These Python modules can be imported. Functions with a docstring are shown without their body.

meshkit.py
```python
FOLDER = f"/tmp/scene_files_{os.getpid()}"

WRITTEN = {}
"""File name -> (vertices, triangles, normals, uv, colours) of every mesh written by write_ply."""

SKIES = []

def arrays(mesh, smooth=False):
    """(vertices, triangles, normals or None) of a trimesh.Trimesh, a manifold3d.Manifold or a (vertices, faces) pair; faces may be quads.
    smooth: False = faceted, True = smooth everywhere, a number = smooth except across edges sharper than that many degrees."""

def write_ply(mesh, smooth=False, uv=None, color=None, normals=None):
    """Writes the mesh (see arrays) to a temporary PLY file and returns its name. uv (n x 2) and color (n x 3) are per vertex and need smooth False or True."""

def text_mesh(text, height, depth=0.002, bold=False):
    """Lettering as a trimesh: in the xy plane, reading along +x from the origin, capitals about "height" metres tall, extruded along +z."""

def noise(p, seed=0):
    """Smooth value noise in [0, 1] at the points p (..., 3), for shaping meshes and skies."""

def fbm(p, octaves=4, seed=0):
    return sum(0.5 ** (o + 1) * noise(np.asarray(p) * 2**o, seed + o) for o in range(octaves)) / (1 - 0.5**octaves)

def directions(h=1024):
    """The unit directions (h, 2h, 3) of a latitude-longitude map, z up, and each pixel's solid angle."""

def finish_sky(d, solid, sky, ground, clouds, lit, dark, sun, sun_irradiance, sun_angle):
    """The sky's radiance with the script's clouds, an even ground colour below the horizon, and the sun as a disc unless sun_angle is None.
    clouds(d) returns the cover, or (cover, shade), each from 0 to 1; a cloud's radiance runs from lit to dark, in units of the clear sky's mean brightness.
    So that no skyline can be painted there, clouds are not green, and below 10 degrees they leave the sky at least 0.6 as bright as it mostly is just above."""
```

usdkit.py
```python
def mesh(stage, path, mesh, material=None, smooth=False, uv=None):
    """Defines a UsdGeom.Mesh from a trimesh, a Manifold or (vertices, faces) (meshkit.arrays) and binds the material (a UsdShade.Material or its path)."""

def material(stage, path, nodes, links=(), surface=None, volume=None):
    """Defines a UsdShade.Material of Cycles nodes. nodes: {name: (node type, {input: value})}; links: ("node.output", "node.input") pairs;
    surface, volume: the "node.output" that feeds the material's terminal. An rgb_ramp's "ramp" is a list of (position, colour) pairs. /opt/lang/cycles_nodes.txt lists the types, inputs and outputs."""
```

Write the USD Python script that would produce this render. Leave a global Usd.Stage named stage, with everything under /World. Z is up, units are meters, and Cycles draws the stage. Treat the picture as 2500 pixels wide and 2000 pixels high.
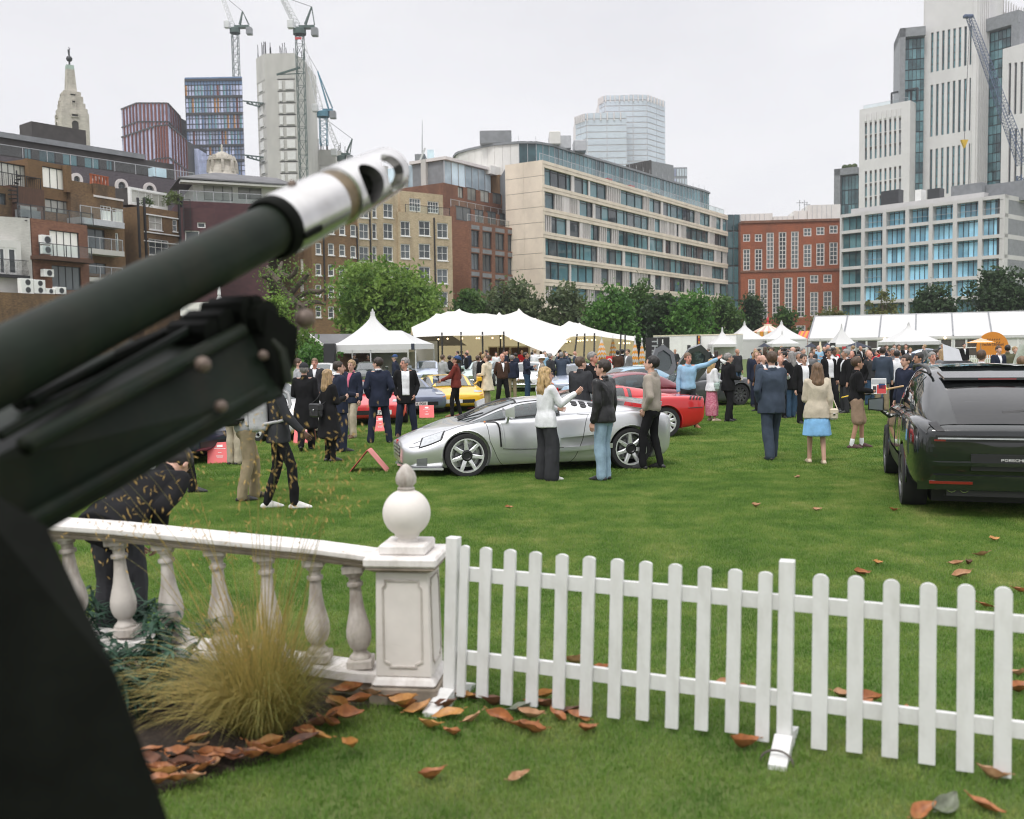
import math, random
import numpy as np
import trimesh, manifold3d, shapely
import shapely.geometry as sg
import shapely.affinity as sa
import meshkit, usdkit
from pxr import Usd, UsdGeom, UsdLux, UsdShade, Gf, Sdf, Vt
stage = Usd.Stage.CreateInMemory()
UsdGeom.SetStageUpAxis(stage, UsdGeom.Tokens.z)
UsdGeom.SetStageMetersPerUnit(stage, 1.0)
UsdGeom.Xform.Define(stage, '/World')
UsdGeom.Scope.Define(stage, '/World/Looks')
PI = math.pi
rng = np.random.default_rng(7)
V = lambda *a: np.array(a, float)
# ------------------------------------------------------------------ camera
CAM = V(0, 0, 2.0)
FPX = 2340.0                       # focal length in pixels of a 2500 px wide picture
PITCH, ROLL = math.atan(153 / FPX), math.radians(0.9)
_f = V(0, math.cos(PITCH), -math.sin(PITCH)); _u = V(0, math.sin(PITCH), math.cos(PITCH)); _r = V(1, 0, 0)
RR = math.cos(ROLL) * _r - math.sin(ROLL) * _u
UU = math.cos(ROLL) * _u + math.sin(ROLL) * _r
cam = UsdGeom.Camera.Define(stage, '/World/Camera')
cam.AddTransformOp().Set(Gf.Matrix4d(*RR, 0, *UU, 0, *(-_f), 0, *CAM, 1))
HAP = 69.5
cam.CreateHorizontalApertureAttr(HAP); cam.CreateVerticalApertureAttr(HAP * 0.8)
cam.CreateFocalLengthAttr(HAP * FPX / 2500)
cam.CreateFStopAttr(4.0); cam.CreateFocusDistanceAttr(15.5)
cam.CreateClippingRangeAttr(Gf.Vec2f(0.1, 5000))
cam.CreateExposureAttr(0.25)
# ------------------------------------------------------------------ sky and sun
SUN_EL, SUN_AZ = math.radians(58), math.radians(205)      # azimuth from +y towards +x
SUN = V(math.cos(SUN_EL) * math.sin(SUN_AZ), math.cos(SUN_EL) * math.cos(SUN_AZ), math.sin(SUN_EL))
usdkit.material(stage, '/World/Looks/sky', {
 'tc': ('texture_coordinate', {}), 'xyz': ('separate_xyz', {}),
 'sky': ('sky_texture', {'sky_type': 'single_scattering', 'sun_disc': False, 'sun_elevation': SUN_EL, 'sun_rotation': SUN_AZ}),
 'map': ('mapping', {'scale': (1.0, 1.0, 2.6)}),
 'n': ('noise_texture', {'scale': 1.5, 'detail': 5.0, 'roughness': 0.55}),
 'cr': ('rgb_ramp', {'ramp': [(0.30, (7.9, 7.9, 8.4)), (0.5, (9.3, 9.2, 9.4)), (0.68, (10.3, 10.2, 10.3))]}),
 'zr': ('rgb_ramp', {'ramp': [(0.0, (0.80, 0.80, 0.80)), (0.42, (0.76, 0.76, 0.77)), (0.7, (1.4, 1.4, 1.42)), (1.0, (1.95, 1.95, 1.95))]}),
 'mul': ('mix_color', {'blend_type': 'multiply', 'fac': 1.0, 'use_clamp': False}),
 'mx': ('mix_color', {'fac': 0.94}),
 'bg': ('background_shader', {'strength': 0.1}),
 }, [('tc.generated', 'xyz.vector'), ('tc.generated', 'map.vector'), ('map.vector', 'n.vector'), ('n.fac', 'cr.fac'), ('xyz.z', 'zr.fac'),
 ('cr.color', 'mul.a'), ('zr.color', 'mul.b'), ('sky.color', 'mx.a'), ('mul.result', 'mx.b'), ('mx.result', 'bg.color')], surface='bg.background')
dome = UsdLux.DomeLight.Define(stage, '/World/sky')
UsdShade.MaterialBindingAPI.Apply(dome.GetPrim()).Bind(UsdShade.Material.Get(stage, '/World/Looks/sky'))
dome.GetPrim().SetCustomDataByKey('kind', 'structure'); dome.GetPrim().SetCustomDataByKey('label', 'even white overcast sky above the city')
dome.GetPrim().SetCustomDataByKey('category', 'sky')
sun = UsdLux.DistantLight.Define(stage, '/World/sun')
sun.CreateIntensityAttr(0.4); sun.CreateAngleAttr(16.0); sun.CreateColorAttr(Gf.Vec3f(1.0, 0.97, 0.93))
sun.GetPrim().CreateAttribute('inputs:normalize', Sdf.ValueTypeNames.Bool).Set(True)
_z = SUN; _x = np.cross(V(0, 0, 1), _z); _x /= np.linalg.norm(_x); _y = np.cross(_z, _x)
sun.AddTransformOp().Set(Gf.Matrix4d(*_x, 0, *_y, 0, *_z, 0, 0, 0, 50, 1))
# ------------------------------------------------------------------ picture geometry: where things seen in the photograph stand
def ray(px, py):
 return _f + RR * ((px - 1250) / FPX) - UU * ((py - 1000) / FPX)
def gnd(px, py, z=0.0):                       # the point of height z seen at the pixel
 r = ray(px, py); return CAM + r * ((z - CAM[2]) / r[2])
def at(px, py, d):                            # the point at distance d (along y) seen at the pixel
 r = ray(px, py); return CAM + r * (d / r[1])
def pix(p):
 q = np.asarray(p, float) - CAM
 return 1250 + FPX * (q @ RR) / (q @ _f), 1000 - FPX * (q @ UU) / (q @ _f)
c1 = lambda x, y: (x / 2.6953, y / 2.6953)
c2 = lambda x, y: (440 + x / 2.6953, y / 2.6953)
c3 = lambda x, y: (960 + x / 2.5667, 200 + y / 2.5667)
c4 = lambda x, y: (1780 + x / 2.1042, y / 2.1042)
c5 = lambda x, y: (x / 2.875, 400 + y / 2.875)
c6 = lambda x, y: (600 + x / 2.875, 400 + y / 2.875)
c8 = lambda x, y: (x / 4.313, 400 + y / 4.313)
dd = lambda x, y: (x * 1.15955, y * 1.15955)
# ------------------------------------------------------------------ mesh helpers
def merge(*ms):
 vs, fs, n = [], [], 0
 for m in ms:
  if m is None: continue
  v, f = arr(m)
  vs.append(v); fs.append(f + n); n += len(v)
 return np.vstack(vs), np.vstack(fs)
def arr(m):
 if isinstance(m, tuple):
  v, f = np.asarray(m[0], float), np.asarray(m[1], int)
  if f.shape[1] == 4: f = np.vstack([f[:, [0, 1, 2]], f[:, [0, 2, 3]]])
  return v, f
 if hasattr(m, 'to_mesh'):
  k = m.to_mesh(); return np.array(k.vert_properties[:, :3], float), np.array(k.tri_verts, int)
 return np.array(m.vertices, float), np.array(m.faces, int)
_BF = np.array([[0, 2, 3, 1], [4, 5, 7, 6], [0, 1, 5, 4], [2, 6, 7, 3], [0, 4, 6, 2], [1, 3, 7, 5]])
def box(x0, x1, y0, y1, z0, z1):
 v = np.array([[x, y, z] for x in (x0, x1) for y in (y0, y1) for z in (z0, z1)], float)
 return v, np.array([[0, 1, 3, 2], [4, 6, 7, 5], [0, 4, 5, 1], [2, 3, 7, 6], [0, 2, 6, 4], [1, 5, 7, 3]])
def rbox(x0, x1, y0, y1, z0, z1, b=0.01):     # a box with chamfered edges
 pts = []
 for sx, cx in ((-1, x0), (1, x1)):
  for sy, cy in ((-1, y0), (1, y1)):
   for sz, cz in ((-1, z0), (1, z1)):
    pts += [[cx, cy - sy * b, cz - sz * b], [cx - sx * b, cy, cz - sz * b], [cx - sx * b, cy - sy * b, cz]]
 return arr(manifold3d.Manifold.hull_points(np.array(pts, float)))
def quad(a, b, c, d):
 return np.array([a, b, c, d], float), np.array([[0, 1, 2, 3]])
def frame_of(t):
 t = np.asarray(t, float); t = t / (np.linalg.norm(t) + 1e-12)
 a = np.cross(t, V(0, 0, 1) if abs(t[2]) < 0.9 else V(1, 0, 0)); a /= np.linalg.norm(a)
 return t, a, np.cross(a, t)
def tube(pts, rad, n=8, cap=True):
 p = np.asarray(pts, float); rad = np.broadcast_to(rad, (len(p),))
 tt = np.gradient(p, axis=0); ang = np.arange(n) * 2 * PI / n
 vs = []
 t, a, b = frame_of(tt[0])
 for i in range(len(p)):
  t = tt[i] / (np.linalg.norm(tt[i]) + 1e-12)
  a = a - t * (a @ t); a /= np.linalg.norm(a) + 1e-12; b = np.cross(t, a)
  vs.append(p[i] + rad[i] * (np.cos(ang)[:, None] * a + np.sin(ang)[:, None] * b))
 v = np.vstack(vs); f = []
 for i in range(len(p) - 1):
  for j in range(n):
   k = (j + 1) % n
   f += [[i * n + j, i * n + k, i * n + n + k], [i * n + j, i * n + n + k, i * n + n + j]]
 if cap:
  v = np.vstack([v, p[0], p[-1]]); m = len(v)
  for j in range(n):
   k = (j + 1) % n
   f += [[m - 2, k, j], [m - 1, (len(p) - 1) * n + j, (len(p) - 1) * n + k]]
 return v, np.array(f)
def bar(a, b, w, h=None, up=None):            # a square bar from a to b
 a, b = np.asarray(a, float), np.asarray(b, float); t, s, u = frame_of(b - a)
 if up is not None:
  s = np.cross(t, np.asarray(up, float)); s /= np.linalg.norm(s); u = np.cross(s, t)
 h = w if h is None else h
 v = [p + s * i * w / 2 + u * j * h / 2 for p in (a, b) for i in (-1, 1) for j in (-1, 1)]
 return np.array(v), np.array([[0, 1, 3, 2], [4, 6, 7, 5], [0, 4, 5, 1], [2, 3, 7, 6], [0, 2, 6, 4], [1, 5, 7, 3]])
def lathe(prof, n=24, ax=None, org=(0, 0, 0)):
 prof = np.asarray(prof, float); ang = np.arange(n) * 2 * PI / n
 v = np.array([[r * math.cos(t), r * math.sin(t), z] for r, z in prof for t in ang]); f = []
 for i in range(len(prof) - 1):
  for j in range(n):
   k = (j + 1) % n; f += [[i * n + j, i * n + k, i * n + n + k], [i * n + j, i * n + n + k, i * n + n + j]]
 if ax is not None:
  t, a, b = frame_of(ax); v = v[:, :1] * a + v[:, 1:2] * b + v[:, 2:] * t
 return v + np.asarray(org, float), np.array(f)
def prism(poly, z0, z1):                       # a plan polygon between two heights
 pg = sg.Polygon(poly) if not hasattr(poly, 'exterior') else poly
 m = trimesh.creation.extrude_polygon(sg.polygon.orient(pg), z1 - z0, engine='earcut'); m.apply_translation([0, 0, z0]); return arr(m)
def hull(pts):
 return arr(manifold3d.Manifold.hull_points(np.asarray(pts, float)))
def xf(m, M=None, t=None):
 v, f = arr(m)
 if M is not None: v = v @ np.asarray(M, float).T
 if t is not None: v = v + np.asarray(t, float)
 return v, f
def rotz(a):
 c, s = math.cos(a), math.sin(a); return np.array([[c, -s, 0], [s, c, 0], [0, 0, 1.0]])
def roty(a):
 c, s = math.cos(a), math.sin(a); return np.array([[c, 0, s], [0, 1, 0], [-s, 0, c]])
def rotx(a):
 c, s = math.cos(a), math.sin(a); return np.array([[1, 0, 0], [0, c, -s], [0, s, c]])
# ------------------------------------------------------------------ things and parts
_count = {}
def _path(parent, name):
 k = f'{parent}/{name}'; n = _count.get(k, 0); _count[k] = n + 1
 return k if n == 0 else f'{k}_{n:03d}'
def tag(prim, **kw):
 for k, v in kw.items():
  if v: prim.SetCustomDataByKey(k, v)
class Thing:
 def __init__(s, name, label, cat, loc=(0, 0, 0), group=None, kind=None, rz=0.0):
  s.loc = np.asarray(loc, float); s.path = _path('/World', name); s.rz = rz
  x = UsdGeom.Xform.Define(stage, s.path); x.AddTranslateOp().Set(Gf.Vec3d(*map(float, loc)))
  if rz: x.AddRotateZOp().Set(math.degrees(rz))
  s.local = rz != 0
  tag(x.GetPrim(), label=label, category=cat, group=group, kind=kind)
 def part(s, name, mesh, m, parent=None, smooth=False, label=None, kind=None, local=False):
  v, f = arr(mesh)
  if not (local or s.local): v = v - s.loc
  p = _path(parent or s.path, name)
  q = usdkit.mesh(stage, p, (v, f), M(m), smooth=smooth)
  tag(q.GetPrim(), label=label, kind=kind)
  return p
def single(name, mesh, m, label=None, cat=None, group=None, kind=None, smooth=False, loc=None):
 v, f = arr(mesh); p = _path('/World', name)
 loc = V(*v.mean(0)[:2], v[:, 2].min()) if loc is None else np.asarray(loc, float)
 q = usdkit.mesh(stage, p, (v - loc, f), M(m), smooth=smooth); q.AddTranslateOp().Set(Gf.Vec3d(*map(float, loc)))
 tag(q.GetPrim(), label=label, category=cat, group=group, kind=kind); return p
# ------------------------------------------------------------------ materials
MATS = {}
def M(name):
 return MATS[name] if isinstance(name, str) else name
def srgb(r, g, b):
 return tuple(((c / 255) / 12.92 if c <= 10 else (((c / 255) + 0.055) / 1.055) ** 2.4) for c in (r, g, b))
def mat(name, col, rough=0.6, var=0.12, scale=3.0, col2=None, stretch=(1, 1, 1), bump=0.0, bscale=None, metal=0.0, coat=0.0, spec=0.5, detail=4.0, rnd=0.0, sheen=0.0, dirt=None, emit=0.0, crough=0.03):
 col = np.asarray(col, float); lo = col * (1 - var) if col2 is None else np.asarray(col2, float); hi = np.minimum(col * (1 + var), 0.95) if col2 is None else col
 n = {'g': ('geometry', {}), 'm': ('mapping', {'scale': stretch}), 'n': ('noise_texture', {'scale': scale, 'detail': detail, 'roughness': 0.6}),
 'r': ('rgb_ramp', {'ramp': [(0.3, tuple(lo)), (0.7, tuple(hi))]}),
 'p': ('principled_bsdf', {'roughness': rough, 'metallic': metal, 'coat_weight': coat, 'coat_roughness': crough, 'specular_ior_level': spec, 'sheen_weight': sheen})}
 l = [('g.position', 'm.vector'), ('m.vector', 'n.vector'), ('n.fac', 'r.fac')]
 out = 'r.color'
 if dirt:                                     # streaks and stains with a shape of their own: (colour, scale, amount)
  dc, ds, da = dirt
  n['dm'] = ('mapping', {'scale': (1, 1, 0.35)}); n['dn'] = ('noise_texture', {'scale': ds, 'detail': 6.0, 'roughness': 0.65}); n['dr'] = ('rgb_ramp', {'ramp': [(0.45, (0, 0, 0)), (0.75, (da, da, da))]})
  n['dx'] = ('mix_color', {'b': dc}); l += [('g.position', 'dm.vector'), ('dm.vector', 'dn.vector'), ('dn.fac', 'dr.fac'), ('dr.color', 'dx.fac'), (out, 'dx.a')]; out = 'dx.result'
 if rnd:
  n['oi'] = ('object_info', {}); n['rr'] = ('rgb_ramp', {'ramp': [(0, (1 - rnd,) * 3), (1, (1 + rnd,) * 3)]}); n['rm'] = ('mix_color', {'blend_type': 'multiply', 'fac': 1.0, 'use_clamp': False})
  l += [('oi.random', 'rr.fac'), (out, 'rm.a'), ('rr.color', 'rm.b')]; out = 'rm.result'
 l.append((out, 'p.base_color'))
 if emit:
  n['p'][1]['emission_strength'] = emit; n['p'][1]['emission_color'] = tuple(col)
 if bump:
  n['bn'] = ('noise_texture', {'scale': bscale or scale * 4, 'detail': 4.0, 'roughness': 0.6}); n['b'] = ('bump', {'strength': 1.0, 'distance': bump})
  l += [('m.vector', 'bn.vector'), ('bn.fac', 'b.height'), ('b.normal', 'p.normal')]
 MATS[name] = usdkit.material(stage, f'/World/Looks/{name}', n, l, surface='p.BSDF'); return MATS[name]
def glassmat(name, tint, deep, refl=0.02, mixs=(0.25, 0.6), rough=0.03, scale=0.35, ior=1.55):
 """Window glass of a building: a mirror of the sky over a dim room that differs from pane to pane."""
 MATS[name] = usdkit.material(stage, f'/World/Looks/{name}', {
 'g': ('geometry', {}), 'oi': ('object_info', {}), 'n': ('noise_texture', {'scale': scale, 'detail': 3.0}), 'ad': ('math', {'math_type': 'add'}), 'ml': ('math', {'math_type': 'multiply', 'value2': 0.75}),
 'r': ('rgb_ramp', {'ramp': [(mixs[0], deep), (mixs[1], tint), (0.95, tuple(min(1, c * 1.7 + 0.02) for c in tint))]}),
 'bn': ('noise_texture', {'scale': 0.7, 'detail': 1.0}), 'b': ('bump', {'strength': 0.25, 'distance': 0.02}),
 'p': ('principled_bsdf', {'roughness': rough, 'ior': ior, 'specular_ior_level': 0.5, 'coat_weight': refl, 'coat_roughness': 0.02})},
 [('g.position', 'n.vector'), ('oi.random', 'ad.value1'), ('n.fac', 'ad.value2'), ('ad.value', 'ml.value1'), ('ml.value', 'r.fac'), ('r.color', 'p.base_color'), ('g.position', 'bn.vector'), ('bn.fac', 'b.height'), ('b.normal', 'p.normal')], surface='p.BSDF')
def clearmat(name, tint=(0.8, 0.86, 0.85), ior=1.5, rough=0.02):
 MATS[name] = usdkit.material(stage, f'/World/Looks/{name}', {'t': ('transparent_bsdf', {'color': tint}), 'gl': ('glossy_bsdf', {'color': (1, 1, 1), 'roughness': rough}), 'lw': ('layer_weight', {'blend': 0.5}), 'pw': ('math', {'math_type': 'power', 'value2': 4.0}), 'fr': ('math', {'math_type': 'multiply_add', 'value2': 0.9, 'value3': ((ior - 1) / (ior + 1)) ** 2}), 'mx': ('mix_closure', {})},
 [('lw.facing', 'pw.value1'), ('pw.value', 'fr.value1'), ('fr.value', 'mx.fac'), ('t.BSDF', 'mx.closure1'), ('gl.BSDF', 'mx.closure2')], surface='mx.closure')
def leafmat(name, c0, c1, trans=0.35, scale=0.5, hs=(5, 5, 5)):
 MATS[name] = usdkit.material(stage, f'/World/Looks/{name}', {
 'g': ('geometry', {}), 'n': ('noise_texture', {'scale': scale, 'detail': 2.0}), 'hm': ('mapping', {'scale': hs}), 'w': ('noise_texture', {'scale': 1.0, 'detail': 2.0, 'roughness': 0.7}), 'ad': ('math', {'math_type': 'add'}), 'hf': ('math', {'math_type': 'multiply', 'value2': 0.5}),
 'r': ('rgb_ramp', {'ramp': [(0.39, c0), (0.63, c1)]}),
 'd': ('principled_bsdf', {'roughness': 0.5, 'specular_ior_level': 0.35}), 't': ('translucent_bsdf', {}), 'mx': ('mix_closure', {'fac': trans})},
 [('g.position', 'n.vector'), ('n.fac', 'ad.value1'), ('g.position', 'hm.vector'), ('hm.vector', 'w.vector'), ('w.fac', 'ad.value2'), ('ad.value', 'hf.value1'), ('hf.value', 'r.fac'), ('r.color', 'd.base_color'), ('r.color', 't.color'), ('d.BSDF', 'mx.closure1'), ('t.BSDF', 'mx.closure2')], surface='mx.closure')
# ------------------------------------------------------------------ facades
class Fac:
 def __init__(s, A, B):
  s.A = np.asarray(A, float)[:2]; d = np.asarray(B, float)[:2] - s.A; s.L = np.linalg.norm(d); s.U = d / s.L; s.N = V(s.U[1], -s.U[0])
 def uz(s, px, py, o=0.0):
  r = ray(px, py); A = s.A + s.N * o
  t = ((A - CAM[:2]) @ s.N) / (r[:2] @ s.N); p = CAM + r * t
  return (p[:2] - A) @ s.U, p[2]
 def rect(s, x0, y0, x1, y1, o=0.0):
  ym, xm = (y0 + y1) / 2, (x0 + x1) / 2
  return s.uz(x0, ym, o)[0], s.uz(x1, ym, o)[0], s.uz(xm, y1, o)[1], s.uz(xm, y0, o)[1]
 def P(s, u, z, o=0.0):
  q = s.A + s.U * u + s.N * o; return V(q[0], q[1], z)
 def map(s, uzo):
  uzo = np.asarray(uzo, float); xy = s.A + uzo[:, :1] * s.U + uzo[:, 2:3] * s.N
  return np.column_stack([xy, uzo[:, 1]])
 def box(s, u0, u1, z0, z1, o0, o1):
  v, f = box(u0, u1, z0, z1, o0, o1); return s.map(v), f
 def poly(s, pg, o0, o1):
  ms = []
  for g in getattr(pg, 'geoms', [pg]):
   if g.is_empty or g.area < 1e-6: continue
   m = trimesh.creation.extrude_polygon(sg.polygon.orient(g), o1 - o0, engine='earcut'); v = np.array(m.vertices); v[:, 2] += o0; ms.append((s.map(v), np.array(m.faces)))
  return merge(*ms)
 def side(s, u, depth, right=True):         # the facade that turns back at u
  a = s.A + s.U * u; b = a - s.N * depth
  return Fac(a, b) if right else Fac(b, a)
def fac_px(pa, da, pb, db): return Fac(at(*pa, da), at(*pb, db))
def fac_z(pa, pb, z): return Fac(gnd(*pa, z), gnd(*pb, z))
class Wall:
 """A wall with its windows: holes with reveals, a frame and a pane in each."""
 def __init__(s, T, F, u0, u1, z0, z1, m, thick=0.35, name='wall', depth=8.0, body=True, label=None, o=0.0, bodym=None):
  s.__dict__.update(T=T, F=F, r=(u0, u1, z0, z1), m=m, thick=thick, name=name, holes=[], wins=[], depth=depth, body=body, label=label, o=o, bodym=bodym or m)
 def win(s, u0, u1, z0, z1, nx=2, nz=2, fm='white_paint', gm='glass_dark', fw=0.09, mw=0.05, arch=False, sill=True, rec=0.14, split=None):
  g = sg.box(u0, z0, u1, z1)
  if arch:
   n = 8; h = (u1 - u0) * (0.5 if arch == 2 else 0.12); c = (u0 + u1) / 2; w = (u1 - u0) / 2
   g = sg.Polygon([(u0, z0), (u1, z0)] + [(c + w * math.cos(t), z1 - h + h * math.sin(t)) for t in np.linspace(0, PI, n)])
  s.holes.append(g); s.wins.append((g, u0, u1, z0, z1, nx, nz, fm, gm, fw, mw, sill, rec, split))
 def px(s, cv, rects, **k):
  for r in rects:
   a, b = cv(r[0], r[1]), cv(r[2], r[3]); s.win(*s.F.rect(a[0], a[1], b[0], b[1], s.o), **k)
 def hole(s, g): s.holes.append(g)
 def done(s, parent=None):
  T, F, (u0, u1, z0, z1), o = s.T, s.F, s.r, s.o
  pg = sg.box(u0, z0, u1, z1)
  if s.holes: pg = pg.difference(shapely.union_all(s.holes))
  w = T.part(s.name, F.poly(pg, o - s.thick, o), s.m, parent, label=s.label)
  if s.body: T.part('block', F.box(u0 + 0.02, u1 - 0.02, z0, z1 - 0.05, o - s.depth, o - s.thick - 0.01), s.bodym, parent)
  for g, a, b, c, d, nx, nz, fm, gm, fw, mw, sill, rec, split in s.wins:
   zt = d
   ring = g.difference(g.buffer(-fw, join_style=2))
   bars = []
   for i in range(1, nx):
    x = a + fw + (b - a - 2 * fw) * i / nx; bars.append(sg.box(x - mw / 2, c, x + mw / 2, zt))
   for j in range(1, nz):
    y = c + fw + (d - c - 2 * fw) * j / nz; bars.append(sg.box(a, y - mw / 2, b, y + mw / 2))
   fr = shapely.union_all([ring] + [x.intersection(g) for x in bars])
   ms = [F.poly(fr, o - rec, o - rec + 0.06)]
   if sill: ms.append(F.box(a - 0.06, b + 0.06, c - 0.1, c - 0.003, o - 0.05, o + 0.07))
   wp = T.part('window', merge(*ms), fm)
   T.part('pane', F.poly(g.buffer(-fw * 0.7, join_style=2), o - rec - 0.02, o - rec + 0.012), gm, wp)
  return w
def railing(T, F, u0, u1, z0, h, o, post='steel', glass=True, step=1.5, bars=0, name='railing', railm=None, both=True):
 n = max(1, round((u1 - u0) / step)); ms = []
 for i in range(n + 1):
  u = u0 + (u1 - u0) * i / n; ms.append(F.box(u - 0.03, u + 0.03, z0, z0 + h, o - 0.03, o + 0.03))
 ms.append(F.box(u0 - 0.04, u1 + 0.04, z0 + h, z0 + h + 0.06, o - 0.04, o + 0.04))
 if bars:
  k = int((u1 - u0) / bars); ms += [F.box(u0 + (u1 - u0) * i / k - 0.012, u0 + (u1 - u0) * i / k + 0.012, z0 + 0.08, z0 + h - 0.002, o - 0.012, o + 0.012) for i in range(1, k)]
 p = T.part(name, merge(*ms), post)
 if glass:
  for i in range(n):
   a, b = u0 + (u1 - u0) * i / n + 0.05, u0 + (u1 - u0) * (i + 1) / n - 0.05
   T.part('glass_panel', quad(F.P(a, z0 + 0.08, o), F.P(b, z0 + 0.08, o), F.P(b, z0 + h - 0.02, o), F.P(a, z0 + h - 0.02, o)), 'glass_rail', p)
mat('white_paint', (0.76, 0.76, 0.74), 0.45, 0.05, 2)
mat('steel', (0.45, 0.46, 0.47), 0.35, 0.1, 2, metal=0.6)
mat('dark_metal', (0.035, 0.037, 0.04), 0.45, 0.2, 2)
mat('grey_metal', (0.2, 0.21, 0.22), 0.5, 0.15, 1)
mat('black_iron', (0.015, 0.015, 0.016), 0.5, 0.2, 2)
mat('cream_stone', (0.70, 0.61, 0.50), 0.75, 0.07, 0.6, dirt=((0.34, 0.29, 0.24), 0.35, 0.35))
mat('pale_panel', (0.62, 0.58, 0.56), 0.5, 0.08, 0.5)
mat('brick_red', (0.33, 0.105, 0.048), 0.85, col2=(0.23, 0.068, 0.034), scale=2.2, stretch=(1.2, 1.2, 5), dirt=((0.12, 0.05, 0.03), 0.25, 0.6), bump=0.01)
mat('brick_brown', (0.26, 0.125, 0.075), 0.85, col2=(0.14, 0.064, 0.042), scale=2.0, stretch=(1.3, 1.3, 5), dirt=((0.07, 0.035, 0.025), 0.3, 0.7), bump=0.01)
mat('brick_pale', (0.56, 0.46, 0.31), 0.85, col2=(0.37, 0.295, 0.19), scale=2.6, stretch=(1.2, 1.2, 5), dirt=((0.17, 0.12, 0.08), 0.6, 0.6), bump=0.01)
mat('brick_tan', (0.26, 0.16, 0.075), 0.85, col2=(0.14, 0.085, 0.045), scale=2.4, stretch=(1.2, 1.2, 5), dirt=((0.07, 0.045, 0.03), 0.4, 0.7), bump=0.01)
mat('brick_stock', (0.23, 0.14, 0.065), 0.9, col2=(0.10, 0.062, 0.035), scale=3, stretch=(1.4, 1.4, 5), dirt=((0.04, 0.028, 0.02), 0.5, 0.8), bump=0.012)
mat('brick_ochre', (0.20, 0.115, 0.05), 0.85, col2=(0.10, 0.06, 0.03), scale=3, stretch=(1.4, 1.4, 5), bump=0.01)
mat('brick_maroon', (0.10, 0.042, 0.045), 0.85, col2=(0.065, 0.03, 0.034), scale=1.5, stretch=(1, 1, 3), dirt=((0.04, 0.022, 0.022), 0.4, 0.5))
mat('brick_white', (0.5, 0.49, 0.46), 0.8, 0.12, 3, stretch=(1, 1, 5), dirt=((0.25, 0.22, 0.19), 0.6, 0.5))
mat('slate', (0.12, 0.105, 0.115), 0.7, col2=(0.06, 0.052, 0.06), scale=3, stretch=(1, 1, 4), bump=0.01)
mat('roof_dark', (0.05, 0.045, 0.042), 0.75, 0.25, 1)
mat('roof_felt', (0.13, 0.13, 0.135), 0.8, 0.2, 0.6)
mat('timber_brown', (0.085, 0.042, 0.025), 0.75, 0.3, 3, stretch=(6, 6, 0.6))
mat('render_white', (0.66, 0.65, 0.62), 0.8, 0.06, 0.5, dirt=((0.4, 0.38, 0.34), 0.4, 0.4))
mat('portland', (0.47, 0.44, 0.38), 0.85, 0.15, 0.9, stretch=(1, 1, 4), dirt=((0.17, 0.15, 0.12), 0.5, 0.7))
mat('verdigris', (0.3, 0.38, 0.33), 0.8, 0.2, 0.8)
mat('bronze', (0.03, 0.032, 0.035), 0.5, 0.2, 2)
mat('concrete', (0.46, 0.45, 0.42), 0.85, 0.10, 0.15, stretch=(2, 2, 0.7), dirt=((0.3, 0.29, 0.27), 0.12, 0.5))
mat('concrete_dark', (0.34, 0.335, 0.31), 0.85, 0.15, 0.3)
mat('white_sheet', (0.62, 0.62, 0.6), 0.7, 0.08, 0.4)
mat('white_stone', (0.60, 0.59, 0.58), 0.7, 0.05, 0.2, dirt=((0.5, 0.49, 0.48), 0.12, 0.35))
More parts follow.
